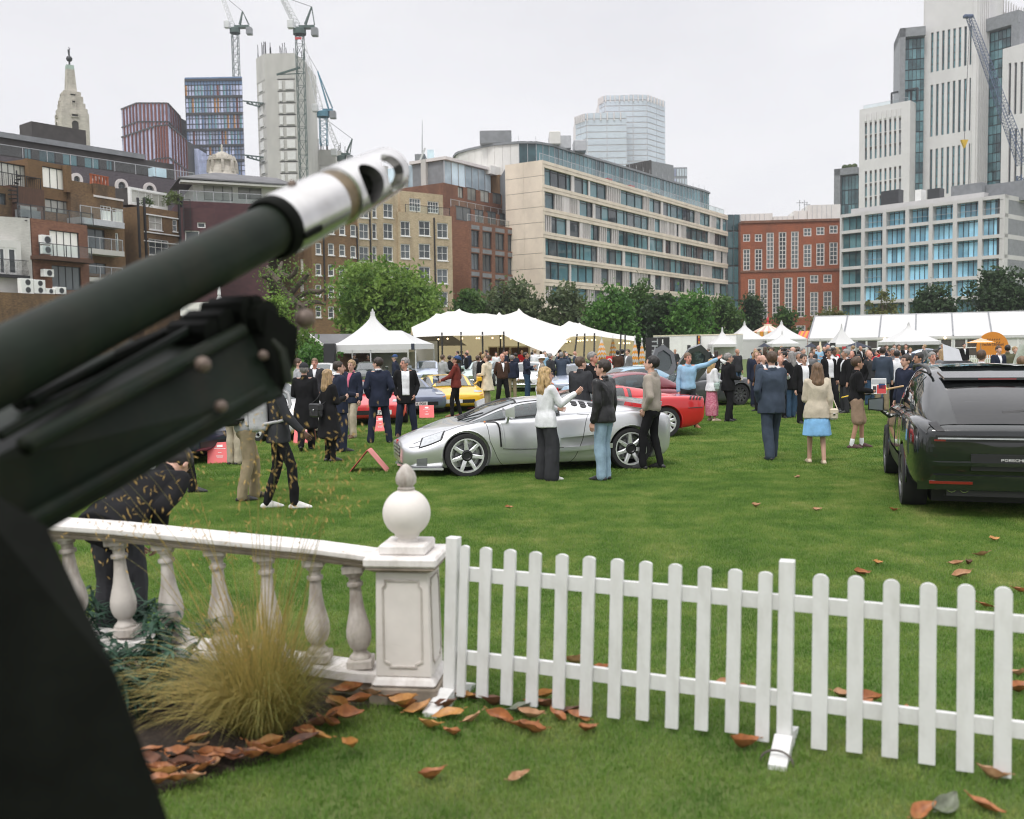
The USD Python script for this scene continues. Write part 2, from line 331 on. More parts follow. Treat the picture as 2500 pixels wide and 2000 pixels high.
mat('grey_clad', (0.54, 0.53, 0.52), 0.7, 0.06, 0.3, dirt=((0.4, 0.39, 0.37), 0.2, 0.3))
mat('fin_red', (0.16, 0.046, 0.034), 0.6, 0.15, 0.3)
mat('fin_teal', (0.16, 0.33, 0.38), 0.4, 0.1, 0.3)
mat('fin_blue', (0.12, 0.2, 0.34), 0.4, 0.1, 0.3)
mat('fin_orange', (0.42, 0.2, 0.06), 0.4, 0.1, 0.3)
mat('terracotta', (0.32, 0.09, 0.04), 0.8, 0.2, 3)
mat('crane_green', (0.045, 0.08, 0.068), 0.5, 0.15, 1)
mat('crane_white', (0.55, 0.56, 0.56), 0.5, 0.1, 1)
mat('crane_blue', (0.07, 0.10, 0.17), 0.5, 0.15, 1)
mat('crane_teal', (0.06, 0.18, 0.25), 0.5, 0.15, 1)
mat('signal_red', (0.45, 0.03, 0.03), 0.5, 0.1, 1)
mat('yellow_paint', (0.62, 0.4, 0.03), 0.5, 0.1, 1)
glassmat('glass_dark', (0.055, 0.065, 0.07), (0.012, 0.014, 0.016))
glassmat('glass_teal', (0.055, 0.125, 0.14), (0.012, 0.026, 0.03), refl=0.25)
glassmat('glass_blue', (0.20, 0.40, 0.52), (0.09, 0.21, 0.3), refl=0.3, mixs=(0.15, 0.6))
glassmat('glass_sky', (0.42, 0.52, 0.58), (0.2, 0.28, 0.33), refl=0.4)
glassmat('glass_tower', (0.30, 0.33, 0.46), (0.10, 0.115, 0.18), refl=0.35, mixs=(0.1, 0.5))
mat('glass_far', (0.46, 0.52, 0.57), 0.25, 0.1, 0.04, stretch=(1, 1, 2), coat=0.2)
glassmat('glass_room', (0.3, 0.3, 0.27), (0.08, 0.08, 0.075), refl=0.2)
glassmat('glass_curtain', (0.55, 0.54, 0.5), (0.12, 0.12, 0.12))
clearmat('glass_rail', (0.80, 0.87, 0.86), 1.6)
# ---- cream office block with ribbon windows and a curved glass top storey
T = Thing('office_building', 'long cream stone office block with ribbon windows and curved glass top floor', 'building', at(1500, 700, 165) * V(1, 1, 0))
F = fac_px(c3(938, 900), 140, c3(2098, 1100), 203); L = F.L
zt = F.uz(*c3(938, 490))[1]
rows = [(535, 640), (683, 785), (831, 935), (976, 1082), (1120, 1232), (1276, 1385)]
R = [(F.uz(*c3(942, b))[1], F.uz(*c3(942, a))[1]) for a, b in rows]
T.part('block', prism([tuple(F.P(u, 0, o)[:2]) for u, o in ((.05, -.62), (L - .05, -.62), (L - .05, -28), (26, -28), (.05, -6.2))], 0, zt - 0.3), 'grey_metal')
edges = [zt] + [z for r in R for z in (r[1], r[0])] + [0]
for k in range(0, len(edges) - 1, 2):
 z1, z0 = edges[k], edges[k + 1]; n = 9; nj = 2 if z1 - z0 < 3 else 3
 for j in range(nj):
  a, b = z0 + (z1 - z0) * j / nj, z0 + (z1 - z0) * (j + 1) / nj
  for i in range(n):
   T.part('spandrel_panel', F.box(L * i / n + 0.012, L * (i + 1) / n - 0.012, a + 0.02, b - 0.02, -0.6, 0 if j % 2 == 0 else 0.03), 'cream_stone')
rs = np.random.default_rng(11)
for ri, (z0, z1) in enumerate(R):
 u = 0.15
 while u < L - 0.5:
  k = rs.choice(5, p=[0.42, 0.24, 0.10, 0.16, 0.08])
  if k == 0: w = rs.uniform(2.2, 3.2)
  elif k in (1,): w = rs.uniform(1.0, 1.7)
  elif k == 2: w = rs.uniform(0.8, 1.1)
  elif k == 3: w = 2.6
  else: w = 0.5
  w = min(w, L - 0.15 - u)
  if k in (0, 1):
   wp = T.part('window', merge(F.box(u, u + 0.07, z0, z1, -0.42, -0.28), F.box(u + w - 0.07, u + w, z0, z1, -0.42, -0.28), F.box(u + 0.07, u + w - 0.07, z1 - 0.35, z1 - 0.28, -0.42, -0.30)), 'dark_metal')
   T.part('pane', F.box(u + 0.06, u + w - 0.06, z0, z1, -0.45, -0.40), 'glass_teal' if rs.random() < .62 else 'glass_dark', wp)
  elif k in (2, 4): T.part('panel', F.box(u + 0.01, u + w - 0.01, z0, z1, -0.45, -0.12), 'pale_panel')
  else:
   T.part('pane', F.box(u, u + w, z0, z1, -0.5, -0.46), 'glass_teal')
   for q in range(4): T.part('fin', F.box(u + 0.22 + q * 0.65, u + 0.40 + q * 0.65, z0, z1, -0.45, -0.06), 'pale_panel')
  u += w
# left return wall of plain panels
G = F.side(0, 6.4, right=False)
for k in range(13):
 a, b = edges[-1] + (zt - 0) * k / 13, (zt) * (k + 1) / 13
 for i in range(2): T.part('side_panel', G.box(3.2 * i + 0.01, 3.2 * i + 3.19, a + 0.03, b - 0.03, -0.6, -0.004), 'cream_stone')
T.part('side_backing', G.box(0.1, 6.3, 0, zt - 0.1, -0.9, -0.62), 'grey_metal')
# curved top storey
ztop = zt + 5.2
ol = [(385, 462), (400, 440), (480, 416), (620, 388), (780, 373), (900, 374), (1000, 392), (1120, 432), (1250, 472), (1375, 509), (1500, 546), (1625, 584), (1750, 622), (1870, 656), (1950, 678), (1980, 692)]
pl = [gnd(*c3(*p), ztop)[:2] for p in ol]; pl = [pl[0] + (pl[0] - pl[1]) * 0.2] + pl
top = sg.LineString(pl); N = 62
pts = [np.array(top.interpolate(i / N, normalized=True).coords[0]) for i in range(N + 1)]
sw = top.project(sg.Point(pl[5])) / top.length
for i in range(N):
 a, b = pts[i], pts[i + 1]; g = Fac(a, b); fr = (i + 0.5) / N
 if fr < sw: T.part('drum_panel', g.box(0.02, g.L - 0.02, zt - 0.5, ztop - 0.35, -0.2, 0), 'render_white')
 else:
  fp = T.part('mullion', g.box(-0.04, 0.04, zt - 0.5, ztop - 0.35, -0.1, 0.06), 'steel')
  T.part('pane', g.box(0.05, g.L - 0.05, zt - 0.5, ztop - 0.37, -0.06, -0.02), 'glass_teal', fp)
roofpg = sg.LineString(pts).buffer(0.25).union(sg.Polygon(list(map(tuple, pts)) + [tuple(np.array(pts[-1]) + V(-4, 5)), tuple(np.array(pts[3]) + V(16, 14))]).buffer(0))
T.part('roof', prism(max(getattr(roofpg, 'geoms', [roofpg]), key=lambda g: g.area), ztop - 0.35, ztop), 'grey_metal')
for i in range(8, N, 2):
 a = pts[i]; T.part('roof_post', box(a[0] - 0.03, a[0] + 0.03, a[1] + 1.2, a[1] + 1.26, ztop, ztop + 1.1), 'steel')
for (x, y, w, h, mm) in ((640, 350, 200, 40, 'grey_metal'), (1020, 355, 70, 40, 'render_white'), (1085, 385, 75, 45, 'steel'), (1180, 400, 80, 30, 'steel')):
 p = gnd(*c3(x, y), ztop + 0.2); p = at(*c3(x, y), p[1] * 1.0 if 100 < p[1] < 220 else 165); sc = p[1] / FPX / 2.5667
 T.part('rooftop_plant', rbox(p[0] - w * sc / 2, p[0] + w * sc / 2, p[1] + 3, p[1] + 7, ztop, ztop + h * sc + 1.0, 0.1), mm)
railing(T, F, 0.5, L - 0.5, zt, 1.1, -0.7, glass=True, step=4.5)
for i, (x, mm) in enumerate(((1400, 'signal_red'), (1470, 'crane_green'), (1540, 'signal_red'), (1640, 'render_white'), (1700, 'crane_green'))):
 u = F.uz(*c3(x, 640))[0]; T.part('terrace_planter', F.box(u - 0.8, u + 0.8, zt, zt + 0.7, -2.2, -1.2), mm)
# ---- stepped red-brown brick office
T = Thing('stepped_brick_building', 'brown brick office stepped back twice with a glass penthouse', 'building', at(1060, 700, 136) * V(1, 1, 0))
F = fac_px(c3(480, 1100), 134, c3(858, 1100), 147)
z1 = F.uz(*c3(480, 872))[1]
w = Wall(T, F, 0, F.L, 0, z1, 'brick_brown', depth=10)
for x0, x1, dy in ((490, 540, 0), (560, 617, 10), (640, 697, 20), (718, 770, 30), (793, 845, 40)):
 w.px(c3, [(x0, y + dy, x1, y + dy + 105) for y in (930, 1074, 1222, 1368)], nx=2, nz=1, fm='dark_metal', gm='glass_dark', sill=False, fw=0.12, rec=0.25)
 for y in (925, 1069, 1217): T.part('louvre', F.box(*F.rect(*c3(x0, y - 26 + dy), *c3(x1, y - 1 + dy)), -0.1, 0.015), 'grey_metal')
w.done()
S = F.side(0, 9, right=False); Wall(T, S, 0, 9.0 - 0.4, 0, z1 - 0.02, 'brick_brown', body=False, name='side_wall').done()
railing(T, F, 0.3, F.L - 0.3, z1, 1.0, -0.5, step=2.0)
z2 = F.uz(*c3(400, 755))[1]; u0 = F.uz(*c3(385, 800), -2.5)[0]; u1 = F.uz(*c3(760, 830), -2.5)[0]
w = Wall(T, F, u0, u1, z1 - 0.5, z2, 'brick_brown', depth=9, o=-2.5)
w.px(c3, [(395, 782, 490, 872), (512, 800, 570, 885), (592, 812, 648, 890), (668, 825, 722, 900)], nx=2, nz=1, fm='dark_metal', gm='glass_dark', sill=False, rec=0.2); w.done()
railing(T, F, u0 - 0.2, u1 + 0.2, z2, 1.0, -3.0, step=2.0)
S2 = Fac(F.P(u0, 0, -14.5), F.P(u0, 0, -2.5)); Wall(T, S2, 0, 11.6, z1 - 0.5, z2 - 0.02, 'brick_brown', body=False, name='side_wall').done()
z3 = F.uz(*c3(430, 592))[1]; u0 = F.uz(*c3(315, 690), -5)[0]; u1 = F.uz(*c3(735, 700), -5)[0]
w = Wall(T, F, u0, u1, z2 - 0.5, z3, 'brick_brown', depth=9, o=-5)
w.px(c3, [(405, 658, 440, 728), (465, 664, 522, 745), (547, 680, 603, 755), (623, 697, 680, 765)], nx=2, nz=1, fm='dark_metal', gm='glass_room', sill=False, rec=0.2); w.done()
S3 = Fac(F.P(u0, 0, -19), F.P(u0, 0, -5)); Wall(T, S3, 0, 13.6, z2 - 0.5, z3 - 0.02, 'brick_brown', body=False, name='side_wall').done()
z4 = F.uz(*c3(320, 490), -8)[1]; ua = F.uz(*c3(320, 540), -8)[0]; ub = F.uz(*c3(612, 560), -8)[0]; n = 7
T.part('penthouse', F.box(ua, ub, z3 - 0.3, z4, -14, -8.1), 'grey_metal')
T.part('penthouse_roof', F.box(ua - 0.4, ub + 0.4, z4, z4 + 0.45, -14.3, -7.4), 'pale_panel')
for i in range(n):
 a, b = ua + (ub - ua) * i / n, ua + (ub - ua) * (i + 1) / n
 fp = T.part('mullion', F.box(a - 0.06, a + 0.06, z3, z4, -8.1, -7.95), 'steel'); T.part('pane', F.box(a + 0.07, b - 0.07, z3, z4 - 0.02, -8.09, -8.02), 'glass_sky', fp)
S4 = Fac(F.P(ua, 0, -28), F.P(ua, 0, -8)); nn = 5
for i in range(nn):
 a = S4.L * i / nn; T.part('column', S4.box(a, a + 0.9, z3 - 0.3, z4 + 0.4, -0.4, 0.5), 'concrete')
 T.part('pane', S4.box(a + 0.95, a + S4.L / nn - 0.05, z3, z4, -0.3, -0.2), 'glass_sky')
T.part('brick_core', F.box(ub + 0.2, ub + 6, z3 - 2, z4 - 0.6, -13, -6.5), 'brick_tan')
T.part('lift_room', F.box(ub - 1.5, ub + 5, z4 - 0.6, z4 + 0.7, -14, -7), 'render_white')
# ---- pale brick mansion block
T = Thing('mansion_block', 'pale yellow brick mansion block with white sash windows in pairs', 'building', at(1000, 700, 124) * V(1, 1, 0))
F = fac_px(c6(1075, 600), 121, c6(1450, 620), 126); zt = F.uz(*c6(1200, 347))[1]
w = Wall(T, F, 0, F.L, 0, zt, 'brick_pale', depth=9)
for x0, x1, k in ((1087, 1155, 0), (1215, 1296, -2), (1343, 1420, 14)):
 w.px(c6, [(x0, y + k, x1, y + h + k) for y, h in ((402, 106), (563, 104), (724, 104), (884, 100))], nx=2, nz=2, fw=0.11)
w.done()
u0, u1 = F.uz(*c6(1085, 300), -1.5)[0], F.uz(*c6(1385, 300), -1.5)[0]; z2 = F.uz(*c6(1200, 200), -1.5)[1]
w = Wall(T, F, u0, u1, zt - 0.3, z2, 'brick_pale', depth=8, o=-1.5)
w.px(c6, [(1148, 243, 1228, 335), (1276, 265, 1355, 347)], nx=4, nz=3, fw=0.1, sill=False); w.done()
railing(T, F, F.uz(*c6(1130, 340))[0], F.L - 0.1, zt, 1.0, -0.3, post='black_iron', step=1.6)
T.part('downpipe', F.box(*F.rect(*c6(1322, 380), *c6(1330, 990)), 0.01, 0.13), 'black_iron')
G = fac_px(c6(790, 600), 117, c6(1075, 600), 121.4); z3 = G.uz(*c6(950, 190))[1]
w = Wall(T, G, 0, G.L, 0, z3, 'brick_pale', depth=9)
for x0, x1 in ((796, 865), (888, 920), (966, 1034)):
 w.px(c6, [(x0, y, x1, y + h) for y, h in ((280, 100), (418, 110), (580, 106), (742, 104), (890, 100))], nx=2 if x1 - x0 > 40 else 1, nz=2, fw=0.11)
w.done()
T.part('downpipe', G.box(*G.rect(*c6(868, 300), *c6(876, 700)), 0.01, 0.13), 'black_iron')
# ---- brown brick house with white sash windows, and the grey one beside it
T = Thing('sash_window_house', 'narrow brown brick house front with rows of white arched sash windows', 'building', at(810, 700, 114) * V(1, 1, 0))
F = fac_px(c6(462, 600), 111, c6(790, 620), 115); zt = F.uz(*c6(620, 330))[1]
w = Wall(T, F, 0, F.L, 0, zt, 'brick_tan', depth=9)
for x0, x1, k in ((490, 532, 0), (578, 622, 5), (656, 700, 12), (734, 776, 22)):
 w.px(c6, [(x0, y + k, x1, y + k + 84) for y in (405, 553, 700, 848, 995)], nx=1, nz=2, arch=1, fw=0.13)
w.done()
for x in (545, 780): T.part('downpipe', F.box(*F.rect(*c6(x, 440), *c6(x + 8, 960)), 0.01, 0.13), 'black_iron')
T = Thing('grey_brick_house', 'grey brown brick house front with multi-paned white windows beside the pollarded tree', 'building', at(740, 700, 113) * V(1, 1, 0))
F = fac_px(c6(366, 600), 112, c6(461, 620), 113.5); zt = F.uz(*c6(410, 420))[1]
w = Wall(T, F, 0, F.L - 0.02, 0, zt, 'brick_stock', depth=8)
w.px(c6, [(386, y, 446, y + 100) for y in (500, 670, 846, 1030)], nx=3, nz=4, fw=0.12, gm='glass_curtain'); w.done()
T = Thing('glazed_link_building', 'dark grey glazed office front behind the pollarded tree', 'building', at(690, 700, 118) * V(1, 1, 0))
F = fac_px(c6(140, 700), 116, c6(366, 700), 117); zt = F.uz(*c6(250, 620))[1]
w = Wall(T, F, 0, F.L, 0, zt, 'grey_metal', depth=6)
for j in range(5):
 for i in range(6):
  a, b = F.L * i / 6, F.L * (i + 1) / 6; z0 = zt * j / 5; w.win(a + 0.08, b - 0.08, z0 + 0.6, z0 + zt / 5 - 0.05, 1, 1, 'dark_metal', 'glass_dark', 0.06, sill=False)
w.done()
# ---- maroon brick block with the white pavilion on top
T = Thing('maroon_building', 'maroon brick block topped by a white glazed pavilion with a low grey roof', 'building', at(560, 700, 108) * V(1, 1, 0))
F = fac_px((440, 620), 104, (655, 620), 108); zt = F.uz(*c2(200, 1330))[1]
Wall(T, F, 0, F.L, 0, zt, 'brick_maroon', depth=10).done()
zr = F.uz(*c2(250, 1205))[1]; ua, ub = F.uz(*c2(95, 1280))[0], F.uz(*c2(700, 1280))[0]
w = Wall(T, F, ua, ub, zt, zr, 'render_white', depth=8, o=-1.5)
w.px(c2, [(155, 1218, 345, 1320)], nx=3, nz=1, fm='dark_metal', gm='glass_room', fw=0.06, mw=0.06, sill=False); w.px(c2, [(382, 1216, 535, 1312)], nx=2, nz=1, fm='dark_metal', gm='glass_room', fw=0.06, sill=False); w.done()
ze = zr + 0.4
ridge = [F.P(ua + 3, ze + 1.6, -5), F.P(ub, ze + 1.4, -5)]
T.part('roof', hull([F.P(ua - 1.6, ze - 0.15, 0.2), F.P(ub + 1, ze - 0.25, 0.2), F.P(ua - 1.6, ze, 0.2), F.P(ub + 1, ze - 0.1, 0.2), F.P(ua - 1.6, ze, -9), F.P(ub + 1, ze, -9)] + ridge), 'roof_felt')
T.part('fascia', F.box(ua - 1.4, ub + 0.8, ze - 0.5, ze - 0.27, -1.4, 0.1), 'render_white')
railing(T, F, F.uz(*c2(0, 1330))[0], F.L - 0.4, zt, 1.1, -0.25, step=1.8)
T = Thing('dark_brick_extension', 'low dark brick extension with iron escape stair at the foot of the maroon block', 'building', at(470, 700, 100) * V(1, 1, 0))
F = fac_px(c5(1270, 400), 98, c5(1512, 400), 99); zt = F.uz(*c5(1390, 310))[1]
w = Wall(T, F, 0, F.L, 0, zt, 'brick_maroon', depth=4); w.px(c5, [(1385, 412, 1442, 450), (1300, 470, 1400, 560)], nx=1, nz=1, sill=False); w.done()
for x in (1285, 1335): T.part('ladder_post', F.box(*F.rect(*c5(x, 250), *c5(x + 5, 480)), 0.1, 0.18), 'black_iron')
for y in range(250, 480, 12): T.part('ladder_rung', F.box(*F.rect(*c5(1291, y), *c5(1334, y + 3)), 0.12, 0.16), 'black_iron')
# ---- stone cupola behind
T = Thing('stone_cupola', 'carved stone cupola with a ribbed dome and urn finial above the pavilion roof', 'cupola', at(545, 430, 150) * V(1, 1, 0))
p = at(*c2(280, 1160), 150); k = 150 / FPX / 2.6953; cx, cy, zb = p
T.part('drum', lathe([(100 * k, -14), (100 * k, 0), (90 * k, 0.3), (78 * k, 1.2), (70 * k, 1.5), (70 * k, 90 * k), (84 * k, 96 * k), (84 * k, 104 * k), (60 * k, 108 * k)], 16, org=(cx, cy, zb)), 'portland')
T.part('dome', lathe([(58 * k, 104 * k), (56 * k, 120 * k), (46 * k, 138 * k), (28 * k, 150 * k), (12 * k, 156 * k), (0.01, 158 * k)], 16, org=(cx, cy, zb)), 'portland', smooth=50)
T.part('finial', lathe([(12 * k, 154 * k), (6 * k, 165 * k), (10 * k, 178 * k), (5 * k, 188 * k), (7 * k, 196 * k), (0.01, 206 * k)], 10, org=(cx, cy, zb)), 'portland', smooth=50)
for i in range(8):
 a = i * PI / 4 + 0.3; T.part('scroll', hull([(cx + math.cos(a) * r * k + dx * k, cy + math.sin(a) * r * k + dx * k, zb + h * k) for r, h in ((64, 20), (92, 20), (88, 80), (64, 120), (72, 130)) for dx in (-7, 7)]), 'portland')
# ---- grey mansard hotel behind the terrace
T = Thing('mansard_building', 'long dark-roofed building with a slate mansard, arched dormers and a glass terrace rail', 'building', at(250, 500, 118) * V(1, 1, 0))
F = fac_px(c1(0, 1100), 106, c1(1290, 1200), 125); z0 = F.uz(*c1(800, 1300))[1] - 6; zm = F.uz(*c1(480, 1092))[1]
w = Wall(T, F, 0, F.L, 0, zm, 'slate', depth=12)
for r in ((480, 1160, 520, 1196), (622, 1180, 678, 1290), (772, 1198, 820, 1245), (957, 1222, 1006, 1268)):
 a, b = c1(r[0], r[1]), c1(r[2], r[3]); q = F.rect(*a, *b); w.win(*q, nx=2, nz=2, arch=2, fm='grey_metal', sill=False, rec=0.05)
 h = sg.box(*[q[0] - 0.35, q[2], q[1] + 0.35, q[3] + 0.3]); T.part('dormer_surround', F.poly(sg.Polygon([(q[0] - 0.35, q[2]), (q[1] + 0.35, q[2])] + [((q[0] + q[1]) / 2 + ((q[1] - q[0]) / 2 + 0.35) * math.cos(t), q[3] - (q[1] - q[0]) / 2 + ((q[1] - q[0]) / 2 + 0.35) * math.sin(t)) for t in np.linspace(0, PI, 9)]).difference(w.holes[-1]), 0, 0.25), 'pale_panel')
w.done()
railing(T, F, 0, F.L, zm + 0.15, 1.15, -0.4, step=2.6)
zu = F.uz(*c1(0, 905), -2.5)[1]
w = Wall(T, F, 0, F.uz(*c1(1145, 1100), -2.5)[0], zm, zu, 'roof_dark', depth=8, o=-2.5)
w.px(c1, [(160, 975, 210, 1050), (257, 990, 366, 1075), (412, 1015, 512, 1090), (556, 1038, 655, 1110), (700, 1055, 742, 1120)], nx=2, nz=1, fm='dark_metal', gm='glass_teal', sill=False); w.done()
T.part('roof_edge', F.box(0, F.uz(*c1(945, 1050), -2.5)[0], zu, zu + 0.6, -9, -2.2), 'grey_metal')
T.part('roof_light', F.box(*F.rect(*c1(1010, 1108), *c1(1095, 1165), -1.2), -2.4, -1.2), 'glass_sky')
q = F.rect(*c1(185, 893), *c1(540, 975), -6); T.part('plant_screen', F.box(q[0], q[1], zu, q[3] + 1, -8, -5), 'roof_dark')
# ---- terrace of brick houses at the left, seen from the back
def terrace(name, label, d, wallm, x0, x1, y0, wins, cv=c8, o=0.0, dep=6, zb=0.0):
 T = Thing(name, label, 'house', FT.P(FT.uz(*cv(x0, y0))[0], 0, 0)); u0, u1 = FT.uz(*cv(x0, (y0 + 800) / 2), o)[0], FT.uz(*cv(x1, (y0 + 800) / 2), o)[0]
 z1 = FT.uz(*cv((x0 + x1) / 2, y0), o)[1]; w = Wall(T, FT, u0, u1, zb, z1, wallm, depth=dep, o=o)
 for rects, k in wins: w.px(cv, rects, **k)
 w.done(); return T
FT = fac_px(c8(0, 600), 84, (360, 560), 99)
DK = dict(fm='dark_metal', sill=False, fw=0.07, rec=0.18); WH = dict(fm='white_paint', fw=0.09, rec=0.12)
def ac_unit(rect, o, n=1, cv=c8, lab=''):
 q = FT.rect(*cv(rect[0], rect[1]), *cv(rect[2], rect[3]), o); t = Thing('air_conditioner', lab, 'air conditioner', FT.P((q[0] + q[1]) / 2, q[2], o), group='air conditioning units on the brick terrace')
 v, f = rbox(q[0], q[1], q[2], q[3], o - 0.45, o, 0.02); t.part('casing', (FT.map(v), f), 'white_paint')
 for i in range(n):
  uc, zc = q[0] + (q[1] - q[0]) * 0.55, q[2] + (q[3] - q[2]) * (i + 0.5) / n; r = min((q[1] - q[0]) * 0.36, (q[3] - q[2]) / n * 0.4)
  ring = sg.Point(uc, zc).buffer(r).difference(sg.Point(uc, zc).buffer(r * 0.86)); g = t.part('fan_grille', FT.poly(ring, o + 0.003, o + 0.02), 'grey_metal'); t.part('fan', FT.poly(sg.Point(uc, zc).buffer(r * 0.84), o + 0.002, o + 0.012), 'dark_metal', g)
def balcony(T, rect, o, ext, slab='concrete', rail=True, post='steel', h=1.05, glass=True, cv=c8):
 q = FT.rect(*cv(rect[0], rect[1]), *cv(rect[2], rect[3]), o + ext); T.part('balcony_slab', FT.box(q[0], q[1], q[2], q[3], o + 0.002, o + ext), slab)
 if rail: railing(T, FT, q[0] + 0.1, q[1] - 0.1, q[3], h, o + ext - 0.1, post=post, step=1.3, glass=glass)
T = terrace('yellow_brick_house', 'tall yellow brick terrace house with dark-framed windows and curtains', 0, 'brick_ochre', 300, 755, -10, [([(450, 45, 695, 265)], dict(nx=3, nz=1, gm='glass_curtain', **DK)), ([(475, 385, 755, 520)], dict(nx=4, nz=1, gm='glass_room', **DK))], o=-1.0)
T.part('pier', FT.box(*FT.rect(*c8(300, -30), *c8(400, 150), -0.5), -0.98, -0.5), 'brick_ochre'); T.part('pier', FT.box(*FT.rect(*c8(700, 20), *c8(755, 300), -0.5), -0.98, -0.5), 'brick_ochre')
T = terrace('glazed_terrace_house', 'brick house with a dark glazed top floor, spiral stair and timber cladding', 0, 'brick_ochre', -60, 300, -8, [([(-40, 0, 295, 250)], dict(nx=5, nz=1, gm='glass_room', **DK))], o=-1.2)
T.part('timber_cladding', FT.box(*FT.rect(*c8(130, 250), *c8(470, 610), 0.0), -1.1, 0.0), 'timber_brown')
q = FT.rect(*c8(215, 450), *c8(390, 600), 0.02); T.part('window', FT.box(*q, 0.0, 0.03), 'glass_room')
railing(T, FT, *FT.rect(*c8(-20, 90), *c8(430, 265), 0)[:2], FT.rect(*c8(0, 90), *c8(430, 262), 0)[2], 1.15, -0.05, post='black_iron', bars=0.2, glass=False)
for k in range(13):
 a = k * 0.5; z = FT.uz(*c8(190, 600), 0.7)[1] + k * 0.32; uc = FT.uz(*c8(185, 400), 0.7)[0]; p = FT.P(uc, z, 0.75)
 T.part('stair_tread', bar(p, p + V(math.cos(a), math.sin(a), 0) * 0.75, 0.28, 0.06, up=(0, 0, 1)), 'black_iron')
T.part('stair_post', tube([p + V(0, 0, 0.5), p - V(0, 0, 4.2)], 0.06, 6), 'black_iron')
T = terrace('brick_corner_house', 'brick house with plant-filled window bay at the far left edge', 0, 'brick_stock', -80, 132, 245, [([(-30, 310, 65, 430)], dict(nx=1, nz=1, gm='glass_dark', **DK))], o=-0.1, dep=1.5)
T = terrace('chimney_house', 'dark stock brick house with a row of red chimney pots and white balcony windows', 0, 'brick_stock', 755, 1300, 330, [([(1060, 445, 1175, 610), (1180, 470, 1300, 620)], dict(nx=3, nz=1, gm='glass_curtain', **WH))], o=-0.5)
q = FT.rect(*c8(1000, 225), *c8(1215, 385), -0.6); ch = T.part('chimney', FT.box(q[0], q[1], q[2] - 1, q[3], -2.0, -0.6), 'brick_stock')
for i in range(6):
 uc = q[0] + (q[1] - q[0]) * (i + 0.6) / 6.4; T.part('chimney_pot', lathe([(0.16, 0), (0.13, 0.5), (0.13, 0.85), (0.17, 0.9), (0.17, 1.0), (0.1, 1.0)], 8, org=FT.P(uc, q[3], -1.3)), 'terracotta', ch)
T.part('parapet', FT.box(*FT.rect(*c8(760, 195), *c8(970, 330), -0.9), -1.6, -0.9), 'brick_stock')
T.part('coping', FT.box(*FT.rect(*c8(990, 352), *c8(1300, 400), -0.45)[:2], *[FT.rect(*c8(990, 352), *c8(1300, 372), -0.45)[i] for i in (2, 3)], -0.9, -0.42), 'pale_panel')
balcony(T, (850, 590, 1310, 655), -0.5, 1.8, 'steel')
T = terrace('ochre_rear_extension', 'ochre brick rear wing with two long glass balconies', 0, 'brick_ochre', 920, 1310, 640, [([(925, 690, 1105, 905), (940, 1045, 1115, 1160)], dict(nx=2, nz=1, gm='glass_dark', **DK)), ([(1218, 730, 1250, 930)], dict(nx=1, nz=1, **WH))], o=0.0, dep=2)
balcony(T, (930, 905, 1310, 960), 0.0, 1.4); balcony(T, (935, 1205, 1310, 1250), 0.0, 1.4)
T = terrace('red_brick_extension', 'red brick rear extension with a white side wall and curtained balcony doors', 0, 'brick_brown', 330, 920, 612, [([(527, 712, 835, 985)], dict(nx=4, nz=1, gm='glass_curtain', **DK)), ([(550, 1080, 855, 1330)], dict(nx=4, nz=1, gm='glass_dark', **DK))], o=1.5, dep=3)
q = FT.rect(*c8(330, 612), *c8(920, 1300), 1.5); S = Fac(FT.P(q[0] - 2.2, 0, 0.4), FT.P(q[0], 0, 1.52)); T.part('side_wall', S.box(0, S.L, 0, q[3] - 0.02, -0.4, 0), 'brick_white')
balcony(T, (420, 985, 985, 1025), 1.5, 1.2, 'timber_brown', post='dark_metal')
zz = FT.rect(*c8(330, 612), *c8(920, 1300), 1.5)[3]
railing(T, FT, q[0] - 1.0, q[1] + 1.0, zz, 1.15, 1.3, post='dark_metal', step=1.4)
T.part('roof_tank', FT.box(*FT.rect(*c8(225, 490), *c8(430, 605), 1.0), 0.2, 1.0), 'grey_metal')
for r, l in (((442, 752, 550, 850), 'upper of two white air conditioners on the red brick balcony'), ((452, 862, 550, 950), 'lower of two white air conditioners on the red brick balcony'), ((462, 1110, 570, 1190), 'white air conditioner under the red brick balcony')): ac_unit(r, 2.3, 1, lab=l)
T = terrace('white_rear_house', 'white rendered rear bay with tall French doors and a bulging iron balcony', 0, 'render_white', -40, 215, 805, [([(-10, 880, 62, 1165), (86, 885, 178, 1165)], dict(nx=1, nz=1, gm='glass_dark', fm='white_paint', fw=0.16, rec=0.1))], o=1.6, dep=3)
q = FT.rect(*c8(0, 1170), *c8(310, 1200), 2.2); T.part('balcony_slab', FT.box(q[0] - 0.4, q[1], q[2], q[3], 1.62, 2.3), 'black_iron')
n = 26
for i in range(n):
 u = q[0] - 0.3 + (q[1] - q[0] + 0.2) * i / n; zb_ = q[3]
 T.part('baluster', tube([FT.P(u, zb_, 2.1), FT.P(u, zb_ + 0.15, 2.38), FT.P(u, zb_ + 0.4, 2.42), FT.P(u, zb_ + 0.7, 2.22), FT.P(u, zb_ + 1.25, 2.18)], 0.018, 4), 'black_iron')
T.part('handrail', FT.box(q[0] - 0.4, q[1], zb_ + 1.25, zb_ + 1.3, 2.14, 2.22), 'black_iron')
